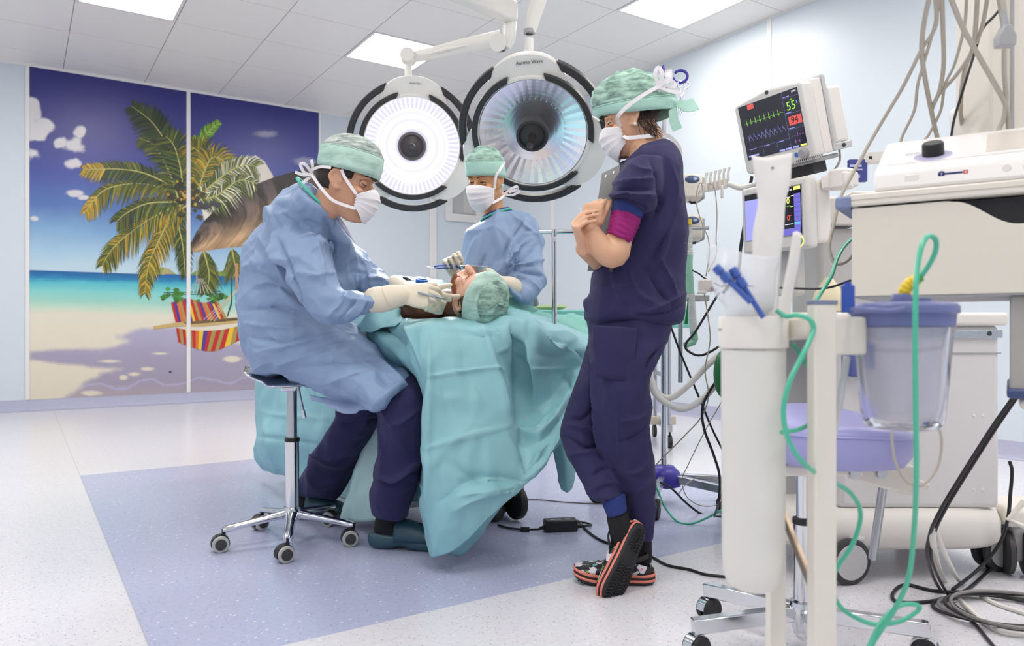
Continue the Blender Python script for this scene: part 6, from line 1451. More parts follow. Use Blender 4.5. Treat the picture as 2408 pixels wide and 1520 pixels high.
# two white hoses swinging in an arc to the machine
t = thing('ventilator_hose', 'pair of white smooth ventilator hoses drooping in an arc beside the standing woman knee', 'hose', P(1600, 930, 3.0))
HOSE = mat('hose_white', '#ecebe9', .35)
for pts in ([P(1516, 840, 2.95), P(1530, 890, 2.95), P(1552, 930, 2.95), P(1582, 934, 2.95), P(1620, 905, 2.95), P(1665, 858, 2.95), P(1720, 815, 2.95)], [P(1522, 860, 2.92), P(1540, 925, 2.92), P(1580, 955, 2.92), P(1612, 961, 2.92), P(1650, 940, 2.92), P(1690, 900, 2.92), P(1730, 870, 2.92)]):
    b = MB(); b.cable(pts, .0125 if pts[0].y > 2.93 else .0125, 14, 8); b.build('hose', HOSE, t, ang=180)
b = MB(); b.ell(P(1700, 880, 2.85), (.035, .04, .09)); tag(b.build('breathing_bag', mat('bag_green', '#1f7240', .45)), 'dark green breathing bag half hidden behind the white tube holder', 'breathing bag')

# tray arm with white caps, holder for probes
t = thing('accessory_arm', 'white bent accessory arm with a small tray left of the patient monitor', 'bracket arm', P(1690, 440, 2.95))
b = MB(); b.tube([Vector(p) for p in catmull([P(1712, 432, 2.95), P(1740, 442, 2.93), P(1764, 438, 2.9), P(1790, 428, 2.86)], 6)], .011, 12); b.build('arm', WHITE, t)
b = MB(); b.prism([(0, 0), (.118, .022), (.122, .055), (.0, .03)], P(1643, 452, 3.0), V(1, -.1, 0), UZ, V(.01, .05, 0)); b.build('tray', WHITE, t, bevel=.004)
b = MB(); b.box(P(1698, 452, 2.96), (.008, .02, .05)); b.build('tray_hook', WHITE, t, bevel=.003)
for i in range(6):
    c = P(1660+i*10.5, 437-i*2.6, 2.99); b = MB(); b.tube([c-UZ*.02, c+UZ*.018, c+UZ*.03, c+UZ*.05+V(.004, 0, 0)], [.010, .0085, .006, .010], 10, flat=(1, .6))
    tag(b.build('drip_plug', mat('cap_translucent', '#e9e6e0', .3, alpha=.95)), 'translucent white plug standing in the small tray left of the patient monitor', 'plug', 'plugs in the small tray')
t = thing('sensor_block', 'white sensor block with grey clip hanging left of the pouch of catheters', 'sensor', P(1660, 675, 2.9))
b = MB(); b.box(P(1660, 672, 2.9), (.058, .03, .05)); b.build('body', WHITE, t, bevel=.008); b = MB(); b.box(P(1650, 688, 2.89), (.03, .028, .012)); b.build('lip', WHITE, t, bevel=.003)
b = MB(); b.tube([P(1672, 676, 2.87), P(1684, 684, 2.87)], .006, 8); b.build('clip', GREYP, t)
b = MB(); b.box(P(1636, 702, 3.1), (.10, .06, .025)); tag(b.build('rail_bracket', GREYP, bevel=.003), 'grey rail bracket behind the breathing tube at the woman hip', 'bracket')

# loose lines (each its own)
cab('cable', 'thin beige probe cable looping from the small tray down past the infusion pump', [P(1652, 447, 2.97), P(1649, 430, 2.97), P(1640, 444, 2.97), P(1638, 480, 2.97), P(1652, 530, 2.97), P(1665, 560, 2.97), P(1668, 600, 2.97), P(1660, 650, 2.97)], .0022, BGE)
cab('cable', 'thin beige probe cable hanging straight down from the small tray', [P(1668, 432, 2.97), P(1680, 442, 2.97), P(1686, 500, 2.97), P(1684, 560, 2.97), P(1684, 600, 2.97), P(1665, 640, 2.97)], .0022, BGE)
cab('cable', 'beige cable winding from the sensor block down to the floor by the drip stand', [P(1656, 690, 2.9), P(1664, 740, 2.9), P(1670, 800, 2.9), P(1658, 870, 2.9), P(1666, 930, 2.9), P(1650, 980, 2.95), P(1610, 1025, 3.0), P(1560, 1075, 3.1), P(1530, 1105, 3.2), P(1500, 1120, 3.2)], .0025, BGE)
cab('cable', 'grey thin cable coiling over the drip stand base', [P(1700, 940, 2.9), P(1660, 1010, 2.95), P(1620, 1090, 3.0), P(1604, 1130, 3.05), P(1616, 1170, 3.05), P(1650, 1190, 3.1), P(1690, 1185, 3.15), P(1697, 1150, 3.2), P(1680, 1128, 3.25), P(1640, 1124, 3.25), P(1608, 1145, 3.2), P(1595, 1165, 3.2)], .002, BGE)
cab('cable', 'thick black cable running diagonally behind the breathing tube', [P(1690, 690, 2.95), P(1660, 740, 2.95), P(1632, 785, 2.95), P(1615, 805, 2.95), P(1614, 822, 2.95), P(1640, 836, 2.95), P(1670, 828, 2.95), P(1720, 795, 2.95)], .0048, BLK)
cab('cable', 'black cable falling from behind the woman hip to the machine base', [P(1578, 770, 3.0), P(1600, 830, 3.0), P(1625, 890, 3.0), P(1650, 950, 3.0), P(1675, 1010, 3.0), P(1710, 1080, 3.0)], .0042, BLK)
cab('cable', 'black cable dropping to the drip stand castor', [P(1706, 870, 2.9), P(1672, 915, 2.9), P(1652, 960, 2.9), P(1656, 1010, 2.92), P(1678, 1070, 2.95), P(1692, 1120, 3.0), P(1690, 1180, 3.0), P(1680, 1215, 3.25)], .0052, BLK)
cab('cable', 'black cable lying on the floor under the purple drip stand hub', [P(1552, 1135, 3.4), P(1580, 1150, 3.4), P(1610, 1180, 3.4), P(1640, 1204, 3.4), P(1665, 1214, 3.38), P(1700, 1216, 3.32)], .005, BLK)
cab('cable', 'short black lead beside the breathing tube connector', [P(1628, 636, 2.95), P(1645, 645, 2.95), P(1658, 655, 2.95), P(1700, 676, 2.95)], .003, BLK)
cab('oxygen_tube', 'green tube curving over the floor beside the drip stand base', [P(1530, 1120, 3.3), P(1545, 1150, 3.3), P(1562, 1190, 3.3), P(1590, 1225, 3.25), P(1620, 1233, 3.2), P(1655, 1222, 3.2), P(1705, 1196, 3.2)], .0048, GREENT, 'tube')
cab('cable', 'thin white cable loop on the floor right of the woman leg', [P(1537, 1130, 3.3), P(1548, 1155, 3.3), P(1554, 1185, 3.3), P(1545, 1203, 3.3), P(1520, 1210, 3.3), P(1490, 1212, 3.3)], .0022, WHT)
# power adapter on the floor
c = PF(1318, 1248)+UZ*.024; rz = .18
t = thing('power_adapter', 'black power adapter brick lying on the blue floor under the drape', 'power adapter', c)
b = MB(); b.box(c, (.135, .062, .046), rz=rz); b.build('brick', BLACK, t, bevel=.005)
b = MB(); b.box(c+UZ*.0232+V(-.02, -.006, 0), (.045, .012, .001), rz=rz); b.box(c+UZ*.0232+V(.03, .006, 0), (.02, .01, .001), rz=rz); b.build('rating_label', GREYP, t)
b = MB(); b.cable([c+V(-.068, -.015, -.01), c+V(-.10, -.02, -.014), c+V(-.16, -.015, -.016), c+V(-.22, .02, -.018), c+V(-.26, .06, -.018)], .0045)
b.build('output_lead', BLK, t); b = MB(); b.tube([c+V(-.13, -.02, -.015), c+V(-.165, -.014, -.015)], .010, 12); b.build('ferrite', BLACK, t); b = MB(); b.tube([c+V(-.066, -.014, -.008), c+V(-.088, -.018, -.01)], [.009, .006], 10); b.build('strain_relief', BLACK, t)
b = MB(); b.cable([c+V(.068, .012, -.01), c+V(.11, .03, -.012), c+V(.135, .06, -.016), c+V(.10, .10, -.017), c+V(.04, .09, -.018), c+V(.05, .04, -.018)], .0045); b.build('plug_loop', BLK, t); b = MB(); b.tube([c+V(.066, .012, -.008), c+V(.095, .022, -.01)], [.012, .008], 10); b.build('plug', BLACK, t)
fl_ = lambda x, y, r=.005: PF(x, y)+UZ*r
cab('power_cable', 'black power cable running along the floor past the clogs of the standing woman', [fl_(1360, 1228), fl_(1385, 1255), fl_(1420, 1277), fl_(1470, 1290), fl_(1530, 1312), fl_(1570, 1333), fl_(1620, 1343), fl_(1660, 1355), fl_(1720, 1362), fl_(1800, 1370)], .005, BLK)
cab('cable', 'thin brown cable lying straight across the blue floor behind the power adapter', [fl_(1190, 1180, .003), fl_(1260, 1177, .003), fl_(1330, 1183, .003), fl_(1420, 1187, .003), fl_(1540, 1184, .003)], .0025, mat('cable_brown', '#6d625a', .5))
# ------------------------------------------------------------------ anaesthesia machine with its two screens, lilac saddle stool
class Fr:
    "oriented frame for boxes: o origin, r right, u up, n out of the front"
    def __init__(s, o, r, u):
        s.o = Vector(o); s.r = Vector(r).normalized(); u = Vector(u); s.u = (u-s.r*u.dot(s.r)).normalized(); s.n = s.r.cross(s.u)
    def __call__(s, x, y, z=0.): return s.o+s.r*x+s.u*y+s.n*z
    def box(s, b, x0, x1, y0, y1, z0, z1): b.prism([(x0, y0), (x1, y0), (x1, y1), (x0, y1)], s(0, 0, z0), s.r, s.u, s.n*(z1-z0)); return b
    def poly(s, b, pts, z0, z1): b.prism(pts, s(0, 0, z0), s.r, s.u, s.n*(z1-z0)); return b
SCR = mat('screen_dark', '#2a2730', .12, spec=.6, emis=('#2a2833', .5))
def em(name, c, e=1.): return mat(name, c, .3, emis=(c, e))
E_GREEN, E_YEL, E_RED, E_WHITE, E_CYAN, E_MAG, E_LIL, E_BLUE = em('ink_green', '#8cc94a', .9), em('ink_yellow', '#e6e06a'), em('ink_red', '#c8504c', .8), em('ink_white', '#d5d4dc', .8), em('ink_cyan', '#62b8d8'), em('ink_magenta', '#b05ab8', .8), em('ink_lilac', '#8f8fd6', .9), em('ink_blue', '#5a55b8', .9)
INKD = mat('ink_dark', '#2a2226', .5)
MBZ = mat('monitor_bezel', '#e3e0dc', .4)
def line2(b, f, pts, w_, z):
    b.tube([f(x, y, z) for x, y in pts], w_, 4, flat=(1, .5))
# --- patient monitor, tilted forward
rr = Vector((.452, -.892, 0)); nn = Vector((-.892, -.452, 0))
top = P(1723, 243, 2.78); upv = (UZ*.26-(-nn)*.069)
f = Fr(P(1756, 413, 2.811), rr, upv); WM, HM = .318, .262
pm = thing('patient_monitor', 'upper patient monitor with green heart trace reading 55 on its dark screen', 'monitor', f(WM/2, 0, -.1))
b = MB(); f.poly(b, [(0, .012), (.012, 0), (WM-.012, 0), (WM, .012), (WM, HM-.012), (WM-.01, HM), (WM*.5, HM+.014), (.012, HM-.004), (0, HM-.014)], -.05, .0); b.build('front_case', MBZ, pm, bevel=.008, seg=3)
b = MB(); f.box(b, .02, WM-.004, .01, HM+.004, -.10, -.05); b.build('mid_case', WHITE, pm, bevel=.006)
b = MB(); f.box(b, .05, WM+.002, .02, HM+.012, -.115, -.10); b.build('grip_ring', LGREY, pm, bevel=.005)
b = MB(); f.box(b, .06, WM-.002, .035, HM-.03, -.19, -.115); b.build('rear_case', WHITE, pm, bevel=.012, seg=3)
b = MB(); f.box(b, .06, WM+.002, .012, .036, -.19, -.10); k_ = b.build('connector_strip', LGREY, pm, bevel=.003)
b = MB(); b.cyl(f(WM+.002, .024, -.145), f(WM+.006, .024, -.145), .007); b.build('socket', DARKG, k_)
x0, x1, y0, y1 = .022, WM-.022, .052, HM-.014
b = MB(); f.box(b, x0, x1, y0, y1, -.002, .0012); sc = b.build('screen', SCR, pm)
sx = lambda q: x0+(x1-x0)*q; sy = lambda q: y0+(y1-y0)*q
def ink(pts_list, m, w_=.0007, nm='trace'):
    b = MB()
    for pts in pts_list: line2(b, f, [(sx(x), sy(y)) for x, y in pts], w_, .0016)
    b.build(nm, m, sc, smooth=False)
def rect(m, x, y, w_, h_, nm='screen_field', fr=None, z=.0016, par=None, SX=None, SY=None):
    fr = fr or f; SX = SX or sx; SY = SY or sy; b = MB(); fr.box(b, SX(x), SX(x+w_), SY(y), SY(y+h_), z-.0004, z); b.build(nm, m, par or sc, smooth=False)
ecg = [(.05, .66)]
for i in range(8): q = .09+i*.078; ecg += [(q, .66), (q+.006, .64), (q+.012, .74), (q+.02, .62), (q+.026, .66), (q+.045, .67)]
ecg.append((.735, .66)); ink([ecg], E_GREEN)
pl = []
for i in range(9): q = .10+i*.07; pl += [(q, .33+.02*math.sin(i)), (q+.018, .45+.02*math.sin(i*2)), (q+.03, .39), (q+.036, .41), (q+.06, .335)]
ink([[(.09, .26), (.095, .45)]+pl], E_LIL, .0005)
ink([[(.75, .02), (.75, .99)], [(.75, .88), (.99, .88)], [(.75, .60), (.99, .60)], [(.75, .33), (.99, .33)], [(.05, .19), (.75, .19)], [(.30, .04), (.30, .19)], [(.54, .04), (.54, .19)]], E_LIL, .0004, 'grid_lines')
rect(E_RED, .16, .90, .11, .09); rect(E_RED, .79, .40, .20, .15); rect(E_YEL, .90, .005, .09, .03)
for k in range(3): rect(E_LIL, .56+k*.11, .005, .09, .03)
for q in ((.76, .895, .10, .012), (.76, .615, .10, .012), (.76, .345, .1, .012), (.32, .175, .1, .01), (.08, .175, .1, .01), (.56, .175, .1, .01), (.03, .05, .18, .03)): rect(E_LIL, *q)
text('55', f(sx(.79), sy(.66), .0016), f.r, f.u, .030, 'reading', E_GREEN, sc, depth=.0002); text('94', f(sx(.825), sy(.425), .0018), f.r, f.u, .023, 'reading', INKD, sc, depth=.0002)
text('- - / - -', f(sx(.79), sy(.19), .0016), f.r, f.u, .014, 'reading', E_MAG, sc, depth=.0002); text('(- -)', f(sx(.83), sy(.09), .0016), f.r, f.u, .010, 'reading', E_MAG, sc, depth=.0002)
text('13:45', f(sx(.90), sy(.94), .0016), f.r, f.u, .007, 'clock', E_WHITE, sc, depth=.0002); text('S', f(sx(.95), sy(.74), .0016), f.r, f.u, .010, 'reading', E_CYAN, sc, depth=.0002); text('HR', f(sx(.86), sy(.82), .0016), f.r, f.u, .006, 'reading', E_GREEN, sc, depth=.0002)
b = MB(); b.lathe(f(WM*.52, HM+.0035, .0), f.n, [(0, .002), (.006, .002), (.0075, .001), (.0075, -.002)], 20); lg = b.build('round_badge', mat('badge_dark', '#3b3a40', .3), pm)
b = MB(); b.lathe(f(WM*.52, HM+.0035, .0015), f.n, [(.0046, 0), (.0046, .001), (.0052, .001), (.0052, 0)], 20); b.build('badge_ring', CHROME, lg)
b = MB(); b.lathe(f(WM-.04, .027, 0), f.n, [(.0, .018), (.014, .018), (.016, .015), (.017, .002), (.020, .0), (.020, -.004)], 28); b.build('knob', GREYP, pm)
for i, (x, y, r, m) in enumerate(((.075, .028, .009, mat('key_blue', '#4a6fd0', .4)), (.060, .034, .004, E_YEL), (.053, .032, .004, E_YEL), (.062, .022, .003, mat('key_green', '#4fa86a', .4)))):
    b = MB(); b.lathe(f(WM-x, y, 0), f.n, [(0, .003), (r*.8, .003), (r, .001), (r, -.002)], 18); b.build('key', m, pm)
b = MB()
for i in range(14): q = .10+i*.009; f.box(b, WM-.17+q*.9, WM-.167+q*.9, .002, .010, -.001, .0008)
b.build('vent_slots', DARKG, pm, smooth=False)
b = MB(); f.box(b, .09, WM-.02, -.012, .004, -.14, -.02); b.build('foot', GREYP, pm, bevel=.004)
b = MB(); f.box(b, .10, WM-.06, -.05, -.010, -.12, -.05); b.build('mount', DARKG, pm, bevel=.004)
# --- ventilator screen below
f2 = Fr(P(1746, 600, 2.80), Vector((.48, -.877, 0)), UZ+V(-.04, -.02, 0)); W2, H2 = .305, .245
vm = thing('ventilator_screen', 'lower ventilator screen with violet panels and green round knob', 'monitor', f2(W2/2, 0, -.06))
b = MB(); f2.box(b, 0, W2, 0, H2, -.045, 0); b.build('front_case', MBZ, vm, bevel=.012, seg=3)
b = MB(); f2.box(b, .02, W2-.004, .02, H2-.01, -.12, -.045); b.build('rear_case', WHITE, vm, bevel=.012, seg=3)
u0, u1, v0, v1 = .022, W2-.03, .05, H2-.028
b = MB(); f2.box(b, u0-.004, u1+.004, v0-.004, v1+.004, -.001, .0008); b.build('screen_rim', GREYP, vm)
b = MB(); f2.box(b, u0, u1, v0, v1, -.002, .0014); s2 = b.build('screen', mat('screen_black', '#17151b', .12, emis=('#17151c', .5)), vm)
SX = lambda q: u0+(u1-u0)*q; SY = lambda q: v0+(v1-v0)*q
R2 = lambda m, x, y, w_, h_: rect(m, x, y, w_, h_, fr=f2, z=.0019, par=s2, SX=SX, SY=SY)
E_PAN = em('ink_panel', '#8f90d8', .85); E_PAN2 = em('ink_panel_violet', '#6560b4', .85)
R2(E_PAN, .0, .0, .42, .88); R2(E_PAN2, .42, .0, .56, .14); R2(E_PAN2, .88, .14, .11, .70); R2(E_YEL, .88, .92, .11, .07); R2(E_WHITE, .60, .86, .13, .10); R2(E_CYAN, .88, .20, .10, .06)
for k in range(6): R2(INKD, .88, .26+k*.1, .11, .006); R2(INKD, .52+k*.07, .0, .004, .13) if k < 5 else None
for (x, y, w_, m) in ((.48, .66, .08, E_YEL), (.48, .5, .08, E_GREEN), (.58, .68, .12, E_RED), (.58, .54, .12, E_RED), (.58, .34, .12, E_RED), (.76, .60, .06, E_GREEN), (.82, .58, .05, E_GREEN), (.74, .78, .08, E_WHITE), (.83, .80, .05, E_YEL), (.72, .22, .14, E_WHITE), (.5, .24, .06, E_WHITE), (.62, .18, .08, E_WHITE), (.80, .40, .04, E_RED)): R2(m, x, y, w_, .016)
for y, m in ((.66, E_YEL), (.31, E_RED)): text('0', f2(SX(.755), SY(y), .0019), f2.r, f2.u, .020, 'reading', m, s2, depth=.0002)
text('13:46', f2(SX(.76), SY(.915), .0019), f2.r, f2.u, .008, 'clock', E_WHITE, s2, depth=.0002)
b = MB(); b.lathe(f2(W2-.045, .026, 0), f2.n, [(.0, .014), (.015, .014), (.017, .011), (.018, 0), (.018, -.004)], 28); kb = b.build('knob', mat('knob_green', '#2f8f7c', .35), vm)
b = MB(); b.lathe(f2(W2-.045, .026, 0), f2.n, [(.018, .001), (.018, .003), (.021, .002), (.021, -.001)], 28); b.build('knob_ring', E_YEL, kb)
b = MB(); f2.box(b, .10, .20, -.16, .03, -.10, -.05); b.build('arm', LGREY, vm, bevel=.01)
b = MB(); f2.box(b, W2-.0, W2+.10, H2-.05, H2-.0, -.13, -.06); b.cyl(f2(W2+.06, H2+.012, -.09), f2(W2+.06, H2-.055, -.09), .04, n=28); b.build('swing_arm', WHITE, vm, bevel=.008)

# --- machine body
X0, X1, YF, YB = .93, 1.655, 2.52, 3.10
am = thing('anaesthesia_machine', 'white anaesthesia machine cabinet on castors behind the suction canister', 'anaesthesia machine', ((X0+X1)/2, 2.8, 0))
b = MB(); b.box(((X0+X1)/2+.08, (YF+YB)/2, .545), (X1-X0-.18, YB-YF, .62)); b.build('cabinet', mat('machine_grey', '#dfdcdc', .4), am, bevel=.02, seg=3)
b = MB(); b.box((X0+.09, (YF+YB)/2+.12, .52), (.26, YB-YF-.2, .62)); b.build('side_bay', mat('machine_bay_shaded', '#b3b4b6', .45), am, bevel=.01)  # shade on the left bay is put into its darker grey
b = MB(); b.box(((X0+X1)/2, (YF+YB)/2, .875), (X1-X0+.02, YB-YF+.03, .045)); b.build('worktop', WHITE, am, bevel=.012, seg=3)
b = MB(); b.box(((X0+X1)/2+.08, YF-.006, .825), (X1-X0-.18, .012, .028)); rl = b.build('rail', STEEL, am, bevel=.002)
for x_ in (1.44, 1.6): b = MB(); b.cyl((x_, YF-.013, .826), (x_, YF-.009, .826), .008, n=16); b.build('screw', DARKG, rl)
for i, (z_) in enumerate((.76,)): b = MB(); b.box(((X0+X1)/2+.08, YF-.001, z_), (X1-X0-.18, .006, .004)); b.build('drawer_gap', GREYP, am)
for z_, in ((.55,), (.30,)):
    for x_ in (1.555, 1.585): b = MB(); b.lathe((x_, YF+.001, z_), (0, -1, 0), [(0, .004), (.005, .003), (.006, 0)], 14); b.build('cover_plug', WHITE, am)
b = MB(); rings = []
for z_, g in ((.105, -.02), (.125, .0), (.19, .0), (.225, -.012), (.236, -.04)):
    o_ = []
    for k in range(40):
        a = 2*math.pi*k/40; ex = 2/5; o_.append(V((X0+X1)/2+math.copysign(abs(math.cos(a))**ex, math.cos(a))*((X1-X0)/2+.04+g), (YF+YB)/2+math.copysign(abs(math.sin(a))**ex, math.sin(a))*((YB-YF)/2+.04+g), z_))
    rings.append(o_)
b.ring(rings); b.build('base_skirt', WHITE, am, ang=50)
for (x_, y_, ax) in ((1.105, 2.485, (1, 0, 0)), (1.69, 2.62, (.3, -1, 0)), (1.0, 3.0, (.9, .3, 0)), (1.62, 3.0, (.9, .3, 0))):
    ax = Vector(ax).normalized(); ax = Vector((.25, -1, 0)).normalized() if x_ == 1.105 else ax; c = V(x_, y_, .076)
    b = MB()
    for s_ in (-1, 1): b.lathe(c+ax*s_*.012, ax*s_, [(.0, 0), (.068, 0), (.075, .004), (.076, .018), (.070, .022), (.058, .023)], 36)
    w2 = b.build('caster', DARKG, am)
    b = MB()
    for s_ in (-1, 1): b.lathe(c+ax*s_*.033, ax*s_, [(.059, .0), (.058, .004), (.03, .006), (.0, .006)], 36)
    b.build('wheel_cap', LGREY, w2); b = MB(); b.box(c+UZ*.03-ax.cross(UZ)*.04, (.05, .06, .10), rz=math.atan2(ax.y, ax.x)); b.build('fork', LGREY, w2, bevel=.012)
b = MB(); b.box((1.14, YF-.03, .735), (.06, .08, .10)); b.build('vaporiser', mat('vaporiser_blue', '#5a66a8', .4), am, bevel=.008)
b = MB(); b.box((1.40, 2.95, 1.05), (.50, .28, .34)); b.build('breathing_block', LGREY, am, bevel=.02)
b = MB(); b.box((1.20, 2.86, 1.28), (.22, .2, .10)); b.cyl((1.10, 2.84, 1.22), (1.10, 2.84, 1.33), .05, n=24); b.box((1.36, 2.86, 1.33), (.24, .26, .03)); b.build('side_shelf', WHITE, am, bevel=.01)
b = MB(); b.lathe((1.10, 2.6, .90), UZ, [(.0, 0), (.055, 0), (.06, .02), (.045, .07), (.025, .10), (.012, .12), (.0, .12)], 28); tag(b.build('breathing_mask', mat('mask_cream', '#ece0bd', .4, alpha=.9)), 'cream breathing mask lying on the anaesthesia machine worktop', 'mask')
b = MB(); b.box(P(2016, 402, 2.55), (.06, .02, .075)); o = b.build('carton', mat('carton_violet', '#4a4f9a', .5), bevel=.001); tag(o, 'small violet carton standing on the machine shelf behind the grey cable', 'carton')
b = MB(); b.box(P(2012, 390, 2.535), (.04, .002, .008)); b.box(P(2014, 399, 2.535), (.04, .002, .006)); b.box(P(2012, 415, 2.535), (.03, .002, .01)); b.build('print', mat('print_lilac', '#b9bce6', .5), o)
b = MB(); b.box(P(2056, 372, 2.55), (.07, .04, .035), rz=-.3); o = b.build('carton', WHITE, bevel=.001); tag(o, 'flat white carton behind the electrosurgery unit', 'carton'); b = MB(); b.box(P(2047, 371, 2.525), (.010, .002, .010)); b.build('print', BLACK, o)

# --- lilac saddle stool
def lilac_stool():
    c = V((1888-1204)/1760*1.95, 1.95, 0); t = thing('saddle_stool', 'lilac upholstered saddle stool with chrome five-legged base behind the tube holder', 'stool', c)
    LIL = mat('lilac_vinyl', '#a3a2d8', .35, spec=.5)
    b = MB(); b.cyl(c+UZ*.05, c+UZ*.34, .024, n=28); b.lathe(c, UZ, [(.024, .14), (.032, .135), (.036, .12), (.036, .09), (.030, .08), (.022, .05), (.016, .04), (.0, .03)], 28); b.build('column', CHROME, t)
    b = MB(); b.cyl(c+UZ*.335, c+UZ*.352, .026, n=28); b.build('collar', BLACK, t, bevel=.003); b = MB(); b.cyl(c+UZ*.34, c+UZ*.49, .0165, n=24); b.build('gas_lift', CHROME, t)
    for i, a in enumerate((188, 130, 58, -12, 262)):
        d = Vector((math.cos(math.radians(a)), math.sin(math.radians(a)), 0)); b = MB(); b.bar(c+d*.03+UZ*.105, c+d*.30+UZ*.085, .03, .038); lg = b.build('base_leg', CHROME, t, bevel=.003)
        ax = Vector((math.cos(math.radians(a+70)), math.sin(math.radians(a+70)), 0)); wc = c+d*.29+UZ*.032
        if i < 2: ax = Vector((.5, -.87, 0))
        b = MB()
        for s_ in (-1, 1): b.lathe(wc+ax*s_*.005, ax*s_, [(.0, 0), (.029, 0), (.032, .004), (.032, .014), (.028, .018), (.0, .018)], 24)
        w_ = b.build('caster', BLACK, lg)
        b = MB(); fw = ax.cross(UZ); rings = []
        for o_ in (-.014, .014): rings.append([wc+ax*o_+(fw*math.cos(math.radians(u))+UZ*math.sin(math.radians(u)))*.035 for u in range(0, 181, 15)]+[wc+ax*o_+(fw*math.cos(math.radians(u))+UZ*math.sin(math.radians(u)))*.031 for u in range(180, -1, -15)])
        b.ring(rings); b.cyl(wc+UZ*.03, wc+UZ*.06, .007); b.build('caster_hood', CHROME, lg)
    b = MB(); rings = []; s0 = V(c.x+.065, 1.93, .0)
    for z_, g, q in ((.503, -.045, 0), (.510, -.015, 0), (.54, .004, .1), (.595, .008, .5), (.615, .002, .9), (.624, -.02, 1.), (.629, -.07, 1.), (.630, -.12, 1)):
        r_ = []
        for k in range(48):
            a = 2*math.pi*k/48; rx = max(.17+g, .01); ry = max(.19+g, .01); ex = 2/2.5
            x_ = math.copysign(abs(math.cos(a))**ex, math.cos(a))*rx; y_ = math.copysign(abs(math.sin(a))**ex, math.sin(a))*ry
            r_.append(s0+V(x_, y_, z_+q*(.030*(x_/.17)**2*(-.7)+.012*(y_/.19)-.008*(x_/.17))))
        rings.append(r_)
    b.ring(rings); st = b.build('seat', LIL, t, ang=60)
    b = MB(); ring = [p+UZ*.002 for p in rings[3]]; b.tube(ring+[ring[0]], .003, 6); b.build('piping', LIL, st)
    b = MB(); b.box(c+V(.02, 0, .487), (.22, .14, .03)); b.box(c+V(.20, -.02, .472), (.16, .05, .075), R=Matrix.Rotation(.25, 3, 'Y')); b.build('tilt_mechanism', CREAM, t, bevel=.008)
    for q in (V(.18, -.047, .476), V(.10, -.072, .482)): b = MB(); b.cyl(c+q, c+q-V(0, .009, 0), .0125, n=18); b.build('pivot_bolt', STEEL, t)
    b = MB(); b.tube([c+V(.235, -.03, .465), c+V(.275, -.04, .452), c+V(.30, -.045, .44)], .010, 10); b.build('lever_handle', CREAM, t)
    b = MB(); b.tube([c+V(.215, 0, .60), c+V(.255, 0, .575), c+V(.245, 0, .52)], .008, 10); b.build('bent_tube', CHROME, t)
    b = MB(); b.tube([c+V(.225, .02, .47), P(2052, 1312, 2.12)], .0115, 14); b.build('strut', STEEL, t)
lilac_stool()
# ------------------------------------------------------------------ foreground: suction trolley, tube holder, drawer unit, hanging cables
YT = 1.07
TR = mat('frosted_holder', '#f6f4ef', .35, alpha=.84, spec=.5)
tt = thing('suction_trolley', 'cream square-tube trolley frame carrying the tube holder and suction canister', 'trolley', V(.42, YT, 0))
b = MB(); b.bar(P(1932, 716, YT), V(P(1932, 716, YT).x, YT, .05), .032, .030); b.build('front_post', CREAM, tt, bevel=.003)
b = MB(); b.box(P(1933, 712, YT), (.033, .031, .006)); b.build('post_cap', mat('post_cap_blue', '#7f86a6', .5), tt, bevel=.001)
q = P(1824, 800, 1.22); b = MB(); b.bar(q+UZ*.04, V(q.x, 1.22, .05), .026, .026); b.build('rear_post', CREAM, tt, bevel=.003)
b = MB(); b.bar(P(1932, 770, YT+.02), P(1850, 775, 1.20), .02, .034); b.build('cross_rail', CREAM, tt, bevel=.003)
b = MB(); b.bar(P(1940, 790, YT+.005), P(2020, 790, YT+.03), .03, .055); b.build('canister_bracket', CREAM, tt, bevel=.003)
b = MB(); b.bar(P(1836, 1195, 1.20), P(1925, 1420, YT+.03), .006, .022, up=(0, -1, 0)); b.build('brace', mat('brace_metal', '#75675a', .25, .9), tt)
b = MB(); b.bar(V(P(1932, 716, YT).x, YT-.16, .05), V(P(1932, 716, YT).x, YT+.42, .05), .03, .03); b.bar(V(P(1932, 716, YT).x, YT+.15, .05), V(q.x-.1, 1.22, .05), .03, .03); b.build('foot_frame', CREAM, tt, bevel=.003)
for x_, y_ in ((P(1932, 716, YT).x, YT-.14), (P(1932, 716, YT).x, YT+.40), (q.x-.08, 1.22)):
    b = MB(); b.cyl((x_-.012, y_, .02), (x_+.012, y_, .02), .02); b.build('caster', BLACK, tt)
# tube holder with its paper-wrapped catheters
hc = P(1771, 768, 1.13); ht = thing('tube_holder', 'tall frosted white tube holder clamped to the trolley post in the foreground', 'holder', hc)
zt = P(1771, 745, 1.13).z; zb = P(1771, 1384, 1.13).z; R = .0455
b = MB(); b.lathe((hc.x, hc.y, 0), UZ, [(.002, zb+.004), (R*.55, zb), (R*.85, zb+.008), (R*.97, zb+.025), (R, zb+.06), (R+.0015, zt-.05), (R-.0015, zt-.05), (R-.003, zb+.06), (R*.5, zb+.004)], 48); b.build('tube', TR, ht, ang=60)
b = MB(); b.lathe((hc.x, hc.y, 0), UZ, [(R+.001, zt-.048), (R+.005, zt-.046), (R+.0055, zt-.004), (R+.004, zt), (R-.002, zt), (R-.002, zt-.048)], 48); b.build('rim', WHITE, ht, ang=50)
b = MB(); b.bar(P(1840, 775, 1.14), P(1905, 770, 1.08), .012, .03); b.build('clamp', CREAM, ht, bevel=.003)
text('BX', P(1695, 779, 1.13-.0465)+V(.002, .02, 0), V(.55, -.83, 0), UZ, .004, 'printed_mark', DARKG, ht, depth=.0002)
